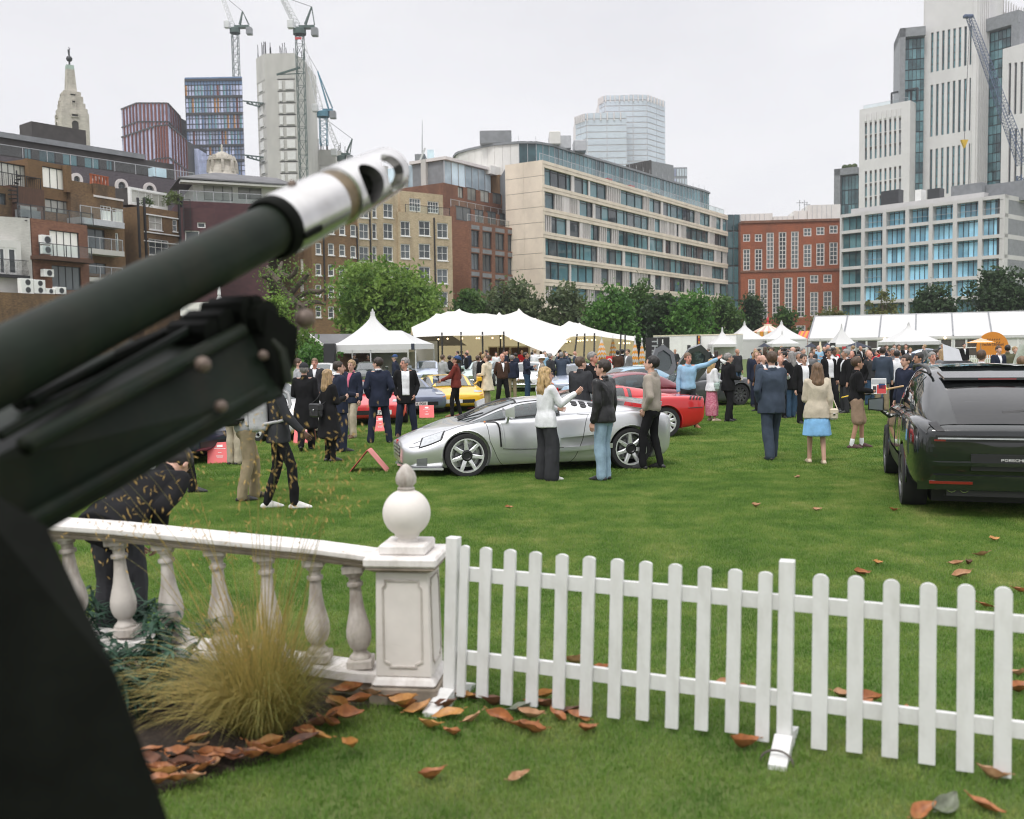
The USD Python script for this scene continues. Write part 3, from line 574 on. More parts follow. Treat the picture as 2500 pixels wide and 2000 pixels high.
for i, (r, n, l) in enumerate((((222, 1208, 355, 1368), 2, 'largest white twin-fan air conditioner on the brick wall'), ((360, 1222, 480, 1368), 2, 'second white twin-fan air conditioner on the brick wall'), ((486, 1312, 582, 1372), 1, 'small white air conditioner with one fan on the brick wall'), ((588, 1298, 700, 1374), 1, 'white air conditioner with square grille nearest the gun barrel'))): ac_unit(r, 3.2, n, lab=l)
q = FT.rect(*c8(-60, 1368), *c8(760, 1500), 3.3); single('garden_wall', FT.box(q[0], q[1], 0, q[3], 2.6, 3.3), 'brick_stock', 'mottled brick wall carrying air conditioners at the left edge', 'wall')
T = terrace('white_window_house', 'dark brick house with white casement windows, white bands and a planted roof terrace', 0, 'brick_stock', 988, 1262, 318, [([(1046, 362, 1140, 465)], dict(nx=2, nz=2, gm='glass_curtain', **WH)), ([(1212, 392, 1244, 476)], dict(nx=1, nz=2, **WH)), ([(1046, 532, 1186, 645)], dict(nx=3, nz=2, gm='glass_dark', **WH))], cv=c5, o=0.0)
for y in (348, 470, 532): T.part('band', FT.box(*FT.rect(*c5(1010, y + 18), *c5(1255, y + 26)), 0.002, 0.1), 'white_paint')
for x in (965, 1010, 1252, 1272): T.part('downpipe', FT.box(*FT.rect(*c5(x, 240), *c5(x + 11, 660)), 0.01, 0.16), 'black_iron')
q = FT.rect(*c5(915, 185), *c5(1175, 305), -1.5); w = Wall(T, FT, q[0], q[1], q[2], q[3], 'white_paint', o=-1.5, depth=2, name='roof_room', bodym='roof_dark')
w.win(q[0] + 0.2, q[1] - 0.2, q[2] + 0.2, q[3] - 0.25, nx=5, nz=1, gm='glass_room', sill=False); w.done()
leafmat('leaf_plant', (0.035, 0.07, 0.02), (0.12, 0.15, 0.05))
for i, (x, y, r) in enumerate(((1035, 285, 0.9), (1210, 280, 1.2), (1230, 250, 0.9))):
 p = FT.P(*FT.uz(*c5(x, y), -0.4), -0.4); g = np.random.default_rng(i); d = g.normal(size=(160, 3)); d /= np.linalg.norm(d, axis=1)[:, None]; d[:, 2] = abs(d[:, 2]); c = p + d * r * g.uniform(0.3, 1, (160, 1)); s = g.normal(size=(160, 2, 3)) * 0.16
 T.part('roof_plant', (np.stack([c, c + s[:, 0], c + s[:, 1]], 1).reshape(-1, 3), np.arange(480).reshape(-1, 3)), 'leaf_plant')
# ---- church-like stone tower with a statue on a globe
T = Thing('stone_tower', 'stepped stone tower with a tapering obelisk, dark globe and statue on top', 'tower', at(*c1(480, 900), 230) * V(1, 1, 0))
k = 230 / FPX / 2.6953; p0 = at(*c1(470, 980), 230); rot = 0.62
def sq(w, z0, z1, w2=None, n=0.0):
 w2 = w if w2 is None else w2; o = []
 for ww, z in ((w, z0), (w2, z1)):
  c = ww * (0.12)
  for sx, sy in ((1, 1), (-1, 1), (-1, -1), (1, -1)): o += [(sx * ww, sy * (ww - c), z), (sx * (ww - c), sy * ww, z)]
 v, f = hull(o); return xf((v, f), rotz(rot), (p0[0] + 12 * k, p0[1], p0[2]))
Z = lambda y: (980 - y) * k
T.part('shaft', sq(88 * k, Z(1250), Z(765)), 'portland')
for i, (w, y0, y1) in enumerate(((82, 765, 735), (72, 735, 700), (62, 700, 655), (52, 655, 625))): T.part('step', sq(w * k, Z(y0), Z(y1)), 'portland')
T.part('obelisk', sq(33 * k, Z(625), Z(480), 24 * k), 'portland'); T.part('obelisk_cap', sq(24 * k, Z(480), Z(452), 22 * k), 'verdigris')
for sgn, w, hh in ((0, 17, 1), (1, 12, 1)):
 N = V(math.sin(rot) * -1, -math.cos(rot), 0) if sgn == 0 else V(-math.cos(rot), math.sin(rot), 0)
 N = rotz(rot) @ (V(0, -1, 0) if sgn == 0 else V(-1, 0, 0)); t = rotz(rot) @ (V(1, 0, 0) if sgn == 0 else V(0, -1, 0)); c0 = V(p0[0] + 12 * k, p0[1], p0[2])
 for (hw, y0, y1, rad, arch) in ((20, 950, 838, 88, 1), (18, 792, 778, 88, 0), (9, 735, 690, 70, 0), (15, 655, 645, 56, 0)):
  g = sg.Polygon([(-hw * k, 0), (hw * k, 0), (hw * k, (y0 - y1) * k)] + ([(hw * k * math.cos(a), (y0 - y1) * k + hw * k * math.sin(a)) for a in np.linspace(0.2, PI - 0.2, 7)] if arch else []) + [(-hw * k, (y0 - y1) * k)])
  fc = Fac((c0 + N * (rad * k + 0.0))[:2], (c0 + N * rad * k + t)[:2]); v = fc.poly(sa.translate(g, 0, Z(y0) + p0[2]), -0.3, 0.05); T.part('opening', v, 'roof_dark')
  T.part('surround', fc.poly(sa.translate(g.buffer(5 * k, join_style=2).difference(g), 0, Z(y0) + p0[2]), -0.1, 0.25), 'portland')
cc = (p0[0] + 12 * k, p0[1], p0[2])
T.part('globe', xf(arr(trimesh.creation.icosphere(2, 19 * k)), None, V(*cc) + V(0, 0, Z(410))), 'bronze', smooth=True); T.part('globe_stem', tube([V(*cc) + V(0, 0, Z(455)), V(*cc) + V(0, 0, Z(425))], 0.2, 6), 'bronze')
ms = []
for a, b, ra, rb in (((-2, 392), (-3, 372), 3, 4), ((3, 392), (1, 372), 3, 4), ((-1, 373), (-2, 352), 6, 7), ((-3, 354), (6, 366), 3, 2), ((3, 354), (8, 342), 3, 2), ((-1, 342), (0, 338), 4, 4)):
 A, B = V(*cc) + V(a[0] * k, 0, Z(a[1])), V(*cc) + V(b[0] * k, 0, Z(b[1])); ms.append(tube([A, (A + B) / 2, B], [ra * k, (ra + rb) / 2 * k, rb * k], 7))
T.part('statue', merge(*ms), 'bronze', smooth=40)
# ---- red-brown faceted tower
T = Thing('red_fin_tower', 'faceted red-brown tower with vertical fins and a stepped terrace', 'tower', at(375, 400, 335) * V(1, 1, 0))
def finned(plan_px, ztop, zbot, rowsz, cols, cv, finm, gm, back=18):
 P = [gnd(*cv(*p), ztop)[:2] for p in plan_px]
 T.part('core', prism([tuple(p) for p in P] + [tuple(P[-1] + V(2, back)), tuple(P[0] + V(2, back))], zbot, ztop - 0.5), 'dark_metal')
 for i in range(len(P) - 1):
  g = Fac(P[i], P[i + 1]); n = cols[i]
  for ra, rb in zip(rowsz[:-1], rowsz[1:]):
   T.part('band', g.box(0, g.L, rb - 0.5, rb, 0.01, 0.5), 'dark_metal')
   for j in range(n):
    a, b = g.L * j / n, g.L * (j + 1) / n; s = T.part('pane', g.box(a, b - 0.5 * finw, ra, rb - 0.5, 0.01, 0.15), gm)
    T.part('fin', g.box(b - 0.5 * finw, b, ra, rb - 0.5, 0.01, 0.6), finm[(i * 7 + j * 3) % len(finm)])
finw = 1.3
zl = 79; finned([(805, 900), (1030, 826), (1105, 820), (1220, 915)], zl, 0, [10, 22, 34, 46, 57, 68, 79], [9, 4, 6], c1, ['fin_red'], 'glass_tower')
zh = 88; finned([(801, 716), (903, 676), (1100, 676), (1182, 765)], zh + 9, zl - 2, [zl - 2, zl + 6, zh + 2, zh + 9], [5, 8, 5], c1, ['fin_red'], 'glass_tower')
# ---- multicoloured glass tower
T = Thing('coloured_glass_tower', 'square glass tower with teal, orange and red vertical panels and dark bands', 'tower', at(*c2(220, 800), 380) * V(1, 1, 0))
F = fac_px(c2(40, 800), 380, c2(414, 800), 380); zt = F.uz(*c2(225, 508))[1]
Z = [F.uz(*c2(225, y))[1] for y in (1165, 1057, 957, 853, 747, 635, 524)]; Z = [0, Z[0] * 0.5] + Z; n = 18
T.part('core', prism([tuple(F.P(0, 0, -0.5)[:2]), tuple(F.P(F.L, 0, -0.5)[:2]), tuple(F.P(F.L - 7, 0, -25)[:2]), tuple(F.P(-4, 0, -25)[:2])], 0, zt - 1), 'dark_metal'); T.part('parapet', F.box(0, F.L, zt - 3, zt, -0.5, 0.1), 'fin_blue')
rs = np.random.default_rng(5)
for Fx, nn in ((F, n),):
 for za, zb in zip(Z[:-1], Z[1:]):
  T.part('band', Fx.box(0, Fx.L, zb - 0.6, zb + 0.3, -0.4, 0.5), 'dark_metal')
  for j in range(nn):
   a, b = Fx.L * j / nn, Fx.L * (j + 1) / nn; r = rs.random()
   p = T.part('pane', Fx.box(a + 0.05, b - 0.05, za + 0.3, zb - 0.6, -0.4, -0.05), 'glass_tower')
   T.part('mullion', merge(*[Fx.box(a, b, z, z + 0.25, -0.04, 0.1) for z in np.linspace(za, zb, 4)[1:-1]], Fx.box(a - 0.1, a + 0.1, za + 0.3, zb - 0.6, -0.1, 0.2)), 'dark_metal', p)
   if r < 0.62: T.part('coloured_panel', Fx.box(a + 0.1, a + 0.1 + (b - a) * 0.5, za + 0.3, zb - 0.6, -0.03, 0.05), ['fin_teal', 'fin_teal', 'fin_blue', 'fin_teal', 'fin_blue', 'fin_orange', 'fin_red'][int(r / 0.62 * 7)])
single('glass_annexe', fac_px(c1(1215, 1000), 360, c1(1245, 1000), 360).box(0, 5, 0, at(*c1(1220, 980), 360)[2], -10, 0), 'glass_tower', 'narrow dark glass annexe between the two coloured towers', 'building')
# ---- concrete lift cores under construction
def core(name, label, edge, d, yt, yb, faces, cols, cv, group=None):
 T = Thing(name, label, 'tower', at(*cv(edge[0], 900), d) * V(1, 1, 0))
 z = at(*cv(edge[1], yt), d)[2]; P = [at(*cv(x, 600), d + dz)[:2] for x, dz in faces]
 T.part('shaft', prism([tuple(p) for p in P] + [tuple(P[-1] + V(0, 20)), tuple(P[0] + V(0, 20))], 0, z), 'concrete')
 for i in range(len(P) - 1):
  g = Fac(P[i], P[i + 1])
  for (fi, f0, f1) in cols:
   if fi != i: continue
   zz = 4
   while zz < z - 9: T.part('slab_panel', g.box(g.L * f0, g.L * f1, zz, zz + 2.9, 0.02, 0.35), 'white_sheet'); T.part('pour_line', g.box(0.1, g.L - 0.1, zz + 3.4, zz + 3.65, 0.005, 0.1), 'concrete_dark'); zz += 4.15
 g0 = np.random.default_rng(3)
 for i in range(22):
  t = g0.random(); k = min(int(t * (len(P) - 1)), len(P) - 2); q = P[k] + (P[k + 1] - P[k]) * g0.random(); T.part('rebar', tube([V(*q, z), V(*(q + g0.normal(size=2) * 0.1), z + g0.uniform(1.5, 4.5))], 0.12, 4), 'dark_metal')
 return T, z
core('concrete_core', 'bare concrete lift core tower with rebar on top, under construction', (560, 600), 350, 352, 1200, [(505, 6), (560, 0), (640, 0), (760, 0), (828, 10)], [(0, .3, .7), (2, 0.08, 0.26), (2, .45, .9)], c2)
core('second_concrete_core', 'lower bare concrete core beside the dark-green crane', (950, 960), 380, 985, 1200, [(850, 8), (900, 0), (1010, 0), (1105, 12)], [(1, .1, .5)], c2)
# ---- tower cranes
def lattice(a, b, w, n, m_, T, name, up=(0, 1, 0), w2=None, thick=0.22):
 a, b = np.asarray(a, float), np.asarray(b, float); t, s, u = frame_of(b - a); w2 = w if w2 is None else w2; ms = []
 C = lambda i, k: a + (b - a) * i / n + (s * (1 if k in (0, 1) else -1) + u * (1 if k in (0, 3) else -1)) * (w + (w2 - w) * i / n) / 2
 for k in range(4): ms.append(bar(C(0, k), C(n, k), thick))
 for i in range(n):
  for k in range(4):
   k2 = (k + 1) % 4; ms.append(bar(C(i, k), C(i + 1, k2) if i % 2 else C(i + 1, k2), thick * 0.6)); ms.append(bar(C(i, k), C(i, k2), thick * 0.55))
 T.part(name, merge(*ms), m_)
def crane(label, d, mast, top, jib, apex, tail, mm, jm, cv, w=2.3, hook=None, nseg=None):
 A = lambda p, dz=0: at(*cv(*p), d + dz)
 a, t = A(mast), A(top); T = Thing('tower_crane', label, 'crane', a, group='tower cranes over the rooftops')
 a = V(t[0], t[1], a[2]); lattice(a, t, w, nseg or max(6, int((t[2] - a[2]) / 4.5)), mm, T, 'mast')
 T.part('slewing_ring', lathe([(w * 0.9, -1.2), (w * 0.9, 0.6), (w * 0.6, 1.0), (0.1, 1.0)], 10, org=t), mm)
 tl = A(tail); T.part('machinery_deck', bar(t + V(0, 0, 1.2), V(tl[0], t[1], t[2] + 1.2), 2.2, 0.9, up=(0, 0, 1)), mm)
 T.part('counterweight', rbox(tl[0] - 1.1, tl[0] + 1.1, t[1] - 1.2, t[1] + 1.2, t[2] - 1.8, t[2] + 0.9, 0.15), 'grey_metal')
 dx = np.sign(tl[0] - t[0]); T.part('cab', rbox(t[0] - dx * 2.6 - 1.1, t[0] - dx * 2.6 + 1.1, t[1] - 2.4, t[1] - 0.4, t[2] + 0.4, t[2] + 3.2, 0.2), 'crane_white')
 j0 = t + V(-dx * 1.0, 0, 2.2); J = A(jib, 4); lattice(j0, J, 1.8, max(8, int(np.linalg.norm(J - j0) / 3.2)), jm, T, 'jib', w2=1.3)
 ap = A(apex); T.part('mast_frame', merge(bar(t + V(dx * 2.0, 0.8, 2), ap, 0.45), bar(t + V(dx * 2.0, -0.8, 2), ap, 0.45), bar(V(tl[0], t[1], t[2] + 2), ap, 0.3)), mm)
 T.part('pendant', merge(tube([ap, j0 + (J - j0) * 0.92], 0.09, 4), tube([ap, V(tl[0], t[1], t[2] + 1)], 0.09, 4)), 'dark_metal')
 return T
crane('green and white luffing crane standing on the coloured glass tower', 385, (360, 508), (360, 200), (262, -60), (410, 75), (455, 195), 'crane_green', 'crane_white', c2, 2.3)
T = crane('tall dark green luffing crane in front of the concrete core', 335, (803, 1200), (785, 205), (660, -40), (865, 45), (885, 195), 'crane_green', 'crane_white', c2, 2.5)
p, q = at(*c2(790, 445), 335), at(*c2(635, 492), 335); T.part('tie_arm', merge(bar(p, q, 0.6), bar(p - V(0, 0, 2), q, 0.3)), 'crane_green'); T.part('banner', box(p[0] - 1.1, p[0] + 1.1, p[1] - 1.7, p[1] - 1.6, at(*c2(790, 270), 335)[2], at(*c2(790, 255), 335)[2]), 'signal_red')
crane('teal crane on the lower concrete core with its white jib raised', 360, (945, 955), (940, 750), (812, 290), (905, 470), (1005, 745), 'crane_teal', 'crane_white', c2, 2.6)
crane('dark green crane with jib raised left behind the muzzle brake', 372, (1060, 1200), (1062, 1040), (955, 770), (1132, 915), (1118, 1022), 'crane_green', 'crane_white', c2, 2.0)
for i, (y, l) in enumerate(((680, 'upper steel tie bracing the crane to the glass tower'), (1035, 'lower steel tie bracing the crane to the glass tower'))):
 a, b, c_ = at(*c2(414, y - 15), 372), at(*c2(545, y), 350), at(*c2(520, y + 22), 352); a2 = at(*c2(440, y), 370)
 single('crane_tie', merge(bar(a, b, 0.5), bar(a2, c_, 0.5), *[bar(a + (b - a) * t, a2 + (c_ - a2) * min(1, t + 0.15), 0.3) for t in (0.15, 0.4, 0.65, 0.9)]), 'crane_green', l, 'steel tie')
# blue lattice crane at right, in front of the white tower
T = Thing('blue_crane', 'blue lattice crane boom leaning across the white tower', 'crane', at(*c4(1505, 1000), 250) * V(1, 1, 0))
lattice(at(*c4(1512, 840), 252), at(*c4(1235, 85), 262), 2.3, 46, 'crane_blue', T, 'jib', w2=1.3, thick=0.12); lattice(at(*c4(1512, 1500), 252), at(*c4(1512, 900), 252), 2.2, 26, 'crane_blue', T, 'mast', thick=0.26)
h = at(*c4(1208, 735), 262); T.part('hook_block', hull([h + V(a, b, c_) for a in (-.9, .9) for b in (-.5, .5) for c_ in (0.8,)] + [h + V(0, b, -1.4) for b in (-.4, .4)]), 'yellow_paint'); T.part('hoist_rope', tube([at(*c4(1237, 88), 262), h], 0.07, 4), 'dark_metal'); T.part('head', rbox(*(lambda q: (q[0] - 1.6, q[0] + 0.9, q[1] - 0.6, q[1] + 0.6, q[2] - 0.4, q[2] + 0.5))(at(*c4(1235, 85), 262)), 0.2), 'crane_blue')
# ---- far glass towers of the financial district
T = Thing('far_glass_tower', 'very large pale blue glass tower fading into the haze behind the cream office', 'tower', at(*c3(1500, 600), 900) * V(1, 1, 0))
def far_tower(T, xs, ytop, d, cv, nx, nz, zb=0, capn=3, ds=None):
 P = [at(*cv(x, 400), d + (ds[i] if ds else 0))[:2] for i, x in enumerate(xs)]; z = at(*cv(sum(xs) / len(xs), ytop), d)[2]
 T.part('core', prism([tuple(p) for p in P] + [tuple(P[-1] + V(0, 40)), tuple(P[0] + V(0, 40))], zb, z - 1), 'pale_panel')
 for i in range(len(P) - 1):
  g = Fac(P[i], P[i + 1]); n = max(2, int(nx * g.L / 20))
  for k in range(nz):
   a, b = zb + (z - zb) * k / nz, zb + (z - zb) * (k + 1) / nz
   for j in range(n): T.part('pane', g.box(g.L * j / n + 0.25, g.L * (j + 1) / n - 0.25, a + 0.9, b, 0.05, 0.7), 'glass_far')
  for j in range(n * 3): T.part('crown_fin', g.box(g.L * j / n / 3, g.L * j / n / 3 + 0.9, z - (z - zb) / nz * 1.2, z, 0.72, 2.0), 'pale_panel')
far_tower(T, [1296, 1330, 1590, 1702], 84, 900, c3, 1.6, 34, zb=60, ds=[12, 0, 0, 25]); far_tower(T, [1147, 1215, 1464], 196, 880, c3, 1.6, 26, zb=60, ds=[14, 0, 0])
z = at(*c3(1500, 70), 905)[2]; p = at(*c3(1505, 80), 915); T.part('roof_crane', merge(box(p[0] - 9, p[0] + 9, p[1], p[1] + 5, z - 4, z - 1.5), box(p[0] - 4, p[0] + 6, p[1], p[1] + 5, z - 1.4, z + 1)), 'grey_metal')
T = Thing('far_ribbed_block', 'dark ribbed block peeping over the cream office roof', 'building', at(*c3(1540, 600), 420) * V(1, 1, 0))
F = fac_px(c3(1465, 540), 425, c3(1622, 540), 415); zt = F.uz(*c3(1540, 512))[1]; T.part('block', F.box(0, F.L, 0, zt, -15, 0), 'grey_metal')
for j in range(14): T.part('rib', F.box(F.L * j / 14, F.L * j / 14 + 0.7, zt - 14, zt + 0.4, 0.02, 0.7), 'roof_dark')
T = Thing('far_grey_block', 'hazy grey glass block behind the right end of the cream office', 'building', at(*c3(1775, 600), 600) * V(1, 1, 0))
F = fac_px(c3(1708, 580), 600, c3(1842, 580), 600); zt = F.uz(*c3(1775, 536))[1]; T.part('block', F.box(0, F.L, 0, zt, -15, 0), 'grey_metal')
for j in range(8):
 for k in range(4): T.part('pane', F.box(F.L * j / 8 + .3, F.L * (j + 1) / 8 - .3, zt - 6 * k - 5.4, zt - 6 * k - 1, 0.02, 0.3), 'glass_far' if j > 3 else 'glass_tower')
T = Thing('far_mast_block', 'small grey roof block with glass lift and thin white mast', 'building', at(*c3(190, 500), 300) * V(1, 1, 0))
F = fac_px(c3(137, 480), 300, c3(258, 480), 300); T.part('block', F.box(*F.rect(*c3(137, 452), *c3(200, 640)), -8, 0), 'grey_metal'); T.part('lift_shaft', F.box(*F.rect(*c3(215, 425), *c3(256, 640)), -5, 0), 'glass_sky'); p = at(*c3(182, 450), 299)
T.part('mast', tube([p, at(*c3(182, 240), 299)], [0.25, 0.08], 6), 'steel'); T.part('brace', bar(at(*c3(165, 500), 299), at(*c3(200, 415), 299), 0.5), 'crane_white')
# ---- ground
mat('lawn_soil', (0.062, 0.112, 0.02), 0.95, col2=(0.11, 0.135, 0.036), scale=0.55, detail=8.0, bump=0.01, bscale=30)
single('lawn', (np.array([[-600, -20, 0], [600, -20, 0], [600, 1100, 0], [-600, 1100, 0]], float), np.array([[0, 1, 2, 3]])), 'lawn_soil', 'wide green mown lawn of the show ground', 'lawn', kind='structure', loc=(0, 0, 0))
usdkit.material(stage, '/World/Looks/haze_air', {'v': ('principled_volume', {'color': (0.93, 0.95, 1.0), 'density': 0.00018, 'anisotropy': 0.2})}, [], volume='v.volume')
MATS['haze_air'] = UsdShade.Material.Get(stage, '/World/Looks/haze_air')
single('haze', box(-700, 700, -40, 1200, -1, 290), 'haze_air', 'thin pale haze that fades the far towers', 'haze', kind='stuff')
# ---- glass strip building between the cream and the red one
T = Thing('glass_link_tower', 'narrow glazed building between the cream office and the red brick one', 'building', at(1790, 700, 208) * V(1, 1, 0))
F = fac_px((1776, 640), 206, (1807, 640), 206); zt = F.uz(1790, 524)[1]; T.part('block', F.box(0, F.L, 0, zt, -15, -0.3), 'grey_metal')
for k in range(8):
 for j in range(2): T.part('pane', F.box(F.L * j / 2 + 0.1, F.L * (j + 1) / 2 - 0.1, zt * k / 8 + 0.35, zt * (k + 1) / 8, -0.25, 0), 'glass_teal')
# ---- red brick block with white-gridded windows
T = Thing('red_brick_building', 'bright red brick block with tall white-gridded windows', 'building', at(1930, 700, 200) * V(1, 1, 0))
F = fac_px(c4(60, 1300), 202, c4(568, 1300), 200); zt = F.uz(*c4(310, 1142))[1]
w = Wall(T, F, 0, F.L, 0, zt, 'brick_red', depth=14)
K = dict(fm='pale_panel', gm='glass_dark', sill=False, fw=0.18, mw=0.13, rec=0.12)
def slope(y, x): return y - (x - 310) * 0.045
for x0, x1 in ((72, 108), (132, 170)):
 w.px(c4, [(x0, 1203, x1, 1242)], nx=2, nz=2, **K); w.px(c4, [(x0, 1280, x1, 1390)], nx=2, nz=5, **K)
for x0, x1 in ((192, 230), (255, 294), (318, 357)): w.px(c4, [(x0, slope(1190, x0), x1, 1380)], nx=2, nz=8, **K)
for x0, x1, a, b in ((382, 423, 1172, 1256), (448, 490, 1166, 1250), (515, 558, 1158, 1245)):
 w.px(c4, [(x0, a, x1, a + 42)], nx=2, nz=2, **K); w.px(c4, [(x0, b, x1, b + 115)], nx=2, nz=5, **K)
for x0, x1 in ((98, 135), (160, 198), (222, 260), (285, 325), (350, 390)): w.px(c4, [(x0, slope(1425, x0), x1, slope(1632, x0))], nx=2, nz=8, **K)
for x0, x1 in ((416, 458), (484, 528)):
 w.px(c4, [(x0, slope(1418, x0), x1, slope(1460, x0))], nx=2, nz=2, **K); w.px(c4, [(x0, slope(1505, x0), x1, slope(1630, x0))], nx=2, nz=5, **K)
for x0, x1 in ((346, 392), (414, 458), (485, 528)): w.px(c4, [(x0, 1672, x1, 1712)], nx=2, nz=2, **K)
w.done()
T.part('string_course', F.box(*F.rect(*c4(60, 1385), *c4(568, 1396)), 0.003, 0.18), 'brick_brown'); T.part('coping', F.box(0, F.L, zt, zt + 0.5, -14, 0.25), 'brick_brown')
T2 = Thing('rooftop_plant_house', 'white panelled plant house and aerials on the red brick block', 'plant house', at(1930, 520, 206) * V(1, 1, 0))
G = fac_px(c4(60, 1100), 210, c4(568, 1070), 208)
for i, r in enumerate(((60, 1098, 225, 1165), (225, 1112, 330, 1160), (330, 1085, 398, 1150), (398, 1055, 568, 1150))):
 q = G.rect(*c4(r[0], r[1]), *c4(r[2], r[3])); T2.part('panel_wall', G.box(q[0] + .05, q[1] - .05, q[2] - 1, q[3], -6, 0.3 * i), 'render_white')
 for j in range(1, int(q[1] - q[0])): T2.part('panel_joint', G.box(q[0] + j - 0.04, q[0] + j + 0.04, q[2], q[3] - 0.1, 0.3 * i + 0.002, 0.3 * i + 0.06), 'steel')
for x, y in ((372, 1020), (397, 1020), (432, 1048), (410, 1030)): q = G.uz(*c4(x, y)); T2.part('aerial', merge(G.box(q[0] - .08, q[0] + .08, q[1] - 5, q[1], -2, -1.85), G.box(q[0] - .7, q[0] + .7, q[1] - 0.7, q[1] - 0.55, -2, -1.85)), 'steel')
# ---- office with a stone grid and blue glass
T = Thing('glass_grid_office', 'white stone-framed office with big bays of sky-blue glass', 'building', at(2200, 700, 185) * V(1, 1, 0))
F = fac_px(c4(568, 1300), 194, c4(1413, 1300), 170); L = F.L
zs = [F.uz(*c4(1413, y))[1] for y in (998, 1095, 1200, 1306, 1408, 1510, 1640)]; zs.append(0.0); zt = zs[0]
us = [F.uz(*c4(x, 1300))[0] for x in (568, 686, 796, 912, 1033, 1157, 1287, 1413)]
T.part('block', F.box(0.05, L - 0.05, 0, zt - 0.6, -24, -1.6), 'grey_metal')
for u in us: T.part('column', F.box(max(0, u - 0.36), min(L, u + 0.36), 0, zt, -1.5, 0.0), 'grey_clad')
for z in zs[:-1]: T.part('floor_beam', F.box(0.0, L, z - 0.62, z, -1.5, -0.06), 'grey_clad')
for i in range(7):
 for j in range(7):
  a, b, z1, z0 = us[i] + 0.37, us[i + 1] - 0.37, zs[j] - 0.63, zs[j + 1]
  back = -1.45 if ((j == 0 and i > 0) or (i == 1 and j < 4)) else -0.7
  if z1 - z0 < 0.8: continue
  n = 4 if i else 3
  for k in range(n):
   x0, x1 = a + (b - a) * k / n, a + (b - a) * (k + 1) / n
   T.part('pane', F.box(x0 + 0.04, x1 - 0.04, z0 + 0.02, z1 - 0.02, back - 0.1, back), 'glass_blue' if j < 5 and i > 0 else 'glass_teal')
  T.part('mullion', merge(*[F.box(a + (b - a) * k / n - 0.05, a + (b - a) * k / n + 0.05, z0 + 0.01, z1 - 0.01, back - 0.05, back + 0.12) for k in range(1, n)], F.box(a, b, z1 - 0.35, z1 - 0.25, back + 0.002, back + 0.08)), 'dark_metal')
  if back < -1: railing(T, F, a + 0.05, b - 0.05, z0, 1.0, -0.25, step=3)
S = F.side(L, 26); T.part('side_block', S.box(0.5, 26, 0, zt - 0.02, -1.5, -0.9), 'dark_metal')
for j in range(6):
 T.part('side_beam', S.box(0.02, 26, zs[j] - 0.8, zs[j], -0.9, -0.03), 'grey_clad')
 for i in range(11): T.part('side_fin', S.box(0.1 + 2.4 * i, 1.0 + 2.4 * i, zs[j + 1] + 0.01, zs[j] - 0.81, -0.9, -0.1), 'grey_clad')
q = F.rect(*c4(1320, 940), *c4(1480, 1010), -6); T.part('roof_screen', F.box(q[0], L + 1, zt - 0.6, q[3], -14, -6), 'grey_metal')
q = F.rect(*c4(640, 1018), *c4(1320, 1060), -5); T.part('roof_upstand', F.box(q[0], q[1], zt - 0.6, zt + 1.4, -12, -4), 'grey_clad')
for r in ((780, 1005, 870, 1030, 'dark_metal'), (955, 1002, 985, 1030, 'white_paint'), (1018, 997, 1080, 1022, 'dark_metal'), (1140, 975, 1300, 1000, 'grey_metal')):
 q = F.rect(*c4(r[0], r[1]), *c4(r[2], r[3]), -4.5); T.part('roof_unit', F.box(q[0], q[1], zt + 1.4, max(q[3] + 1, zt + 2.6), -6.5, -4.5), r[4])
# ---- white slotted tower cluster
T = Thing('white_slot_tower', 'tall white stone tower cluster with slit windows and dark glass recesses', 'tower', at(2300, 500, 320) * V(1, 1, 0))
F = fac_px(c4(998, 500), 303, c4(1268, 500), 292); za = at(*c4(1100, -260), 312)[2]
w = Wall(T, F, 0, F.L, 0, za, 'white_stone', depth=22, thick=0.8)
for g0, g1 in (((168, 372), (130, 332)), ((437, 702), (400, 670)), ((768, 1002), (737, 985))):
 for i in range(8):
  f = i / 7; x = 1036 + (1236 - 1036) * f - (g0[0] - 168) * 0.01; a, b = c4(x, g0[0] + (g1[0] - g0[0]) * f), c4(x + 13, g0[1] + (g1[1] - g0[1]) * f)
  w.win(*F.rect(*a, *b), nx=1, nz=5, fm='dark_metal', gm='glass_teal', fw=0.12, mw=0.3, sill=False, rec=0.5)
w.done()
for i in range(12): T.part('stone_rib', F.box(F.L * i / 12 - .12, F.L * i / 12 + .12, 0, za, 0.003, 0.2), 'white_stone') if i in (0, 11) else None
S = Fac(F.P(F.L, 0), gnd(*c4(1324, 500), 60)[:2] if False else at(*c4(1326, 500), 294)[:2]); T.part('return_wall', S.box(0, S.L, 0, za, -0.8, 0), 'white_stone')
for i in range(6): T.part('stone_rib', S.box(S.L * (i + 0.5) / 6, S.L * (i + 0.5) / 6 + 0.5, 0, za, 0.002, 0.4), 'white_stone')
def curtain(Fx, z0, z1, n, rows, gm='glass_teal'):
 T.part('glass_core', Fx.box(0, Fx.L, z0, z1 + 0.2, -14, -0.3), 'dark_metal')
 for k in range(rows):
  for j in range(n): T.part('pane', Fx.box(Fx.L * j / n + 0.08, Fx.L * (j + 1) / n - 0.08, z0 + (z1 - z0) * k / rows + 0.3, z0 + (z1 - z0) * (k + 1) / rows, -0.25, 0), gm)
G = fac_px(c4(898, 600), 303, c4(1000, 600), 301.5); zt = G.uz(*c4(950, 200))[1]; curtain(G, 0, zt, 5, 30)
T.part('hood', merge(G.box(-1.6, 0, 0, zt + 3, -14, 2.0), G.box(-1.6, G.L, zt + 0.3, zt + 3, -14, 2.0)), 'timber_brown' if False else 'grey_metal')
G = fac_px(c4(668, 800), 310, c4(928, 800), 299); zt = G.uz(*c4(800, 540))[1]
w = Wall(T, G, 0, G.L, 0, zt, 'white_stone', depth=20, thick=0.8)
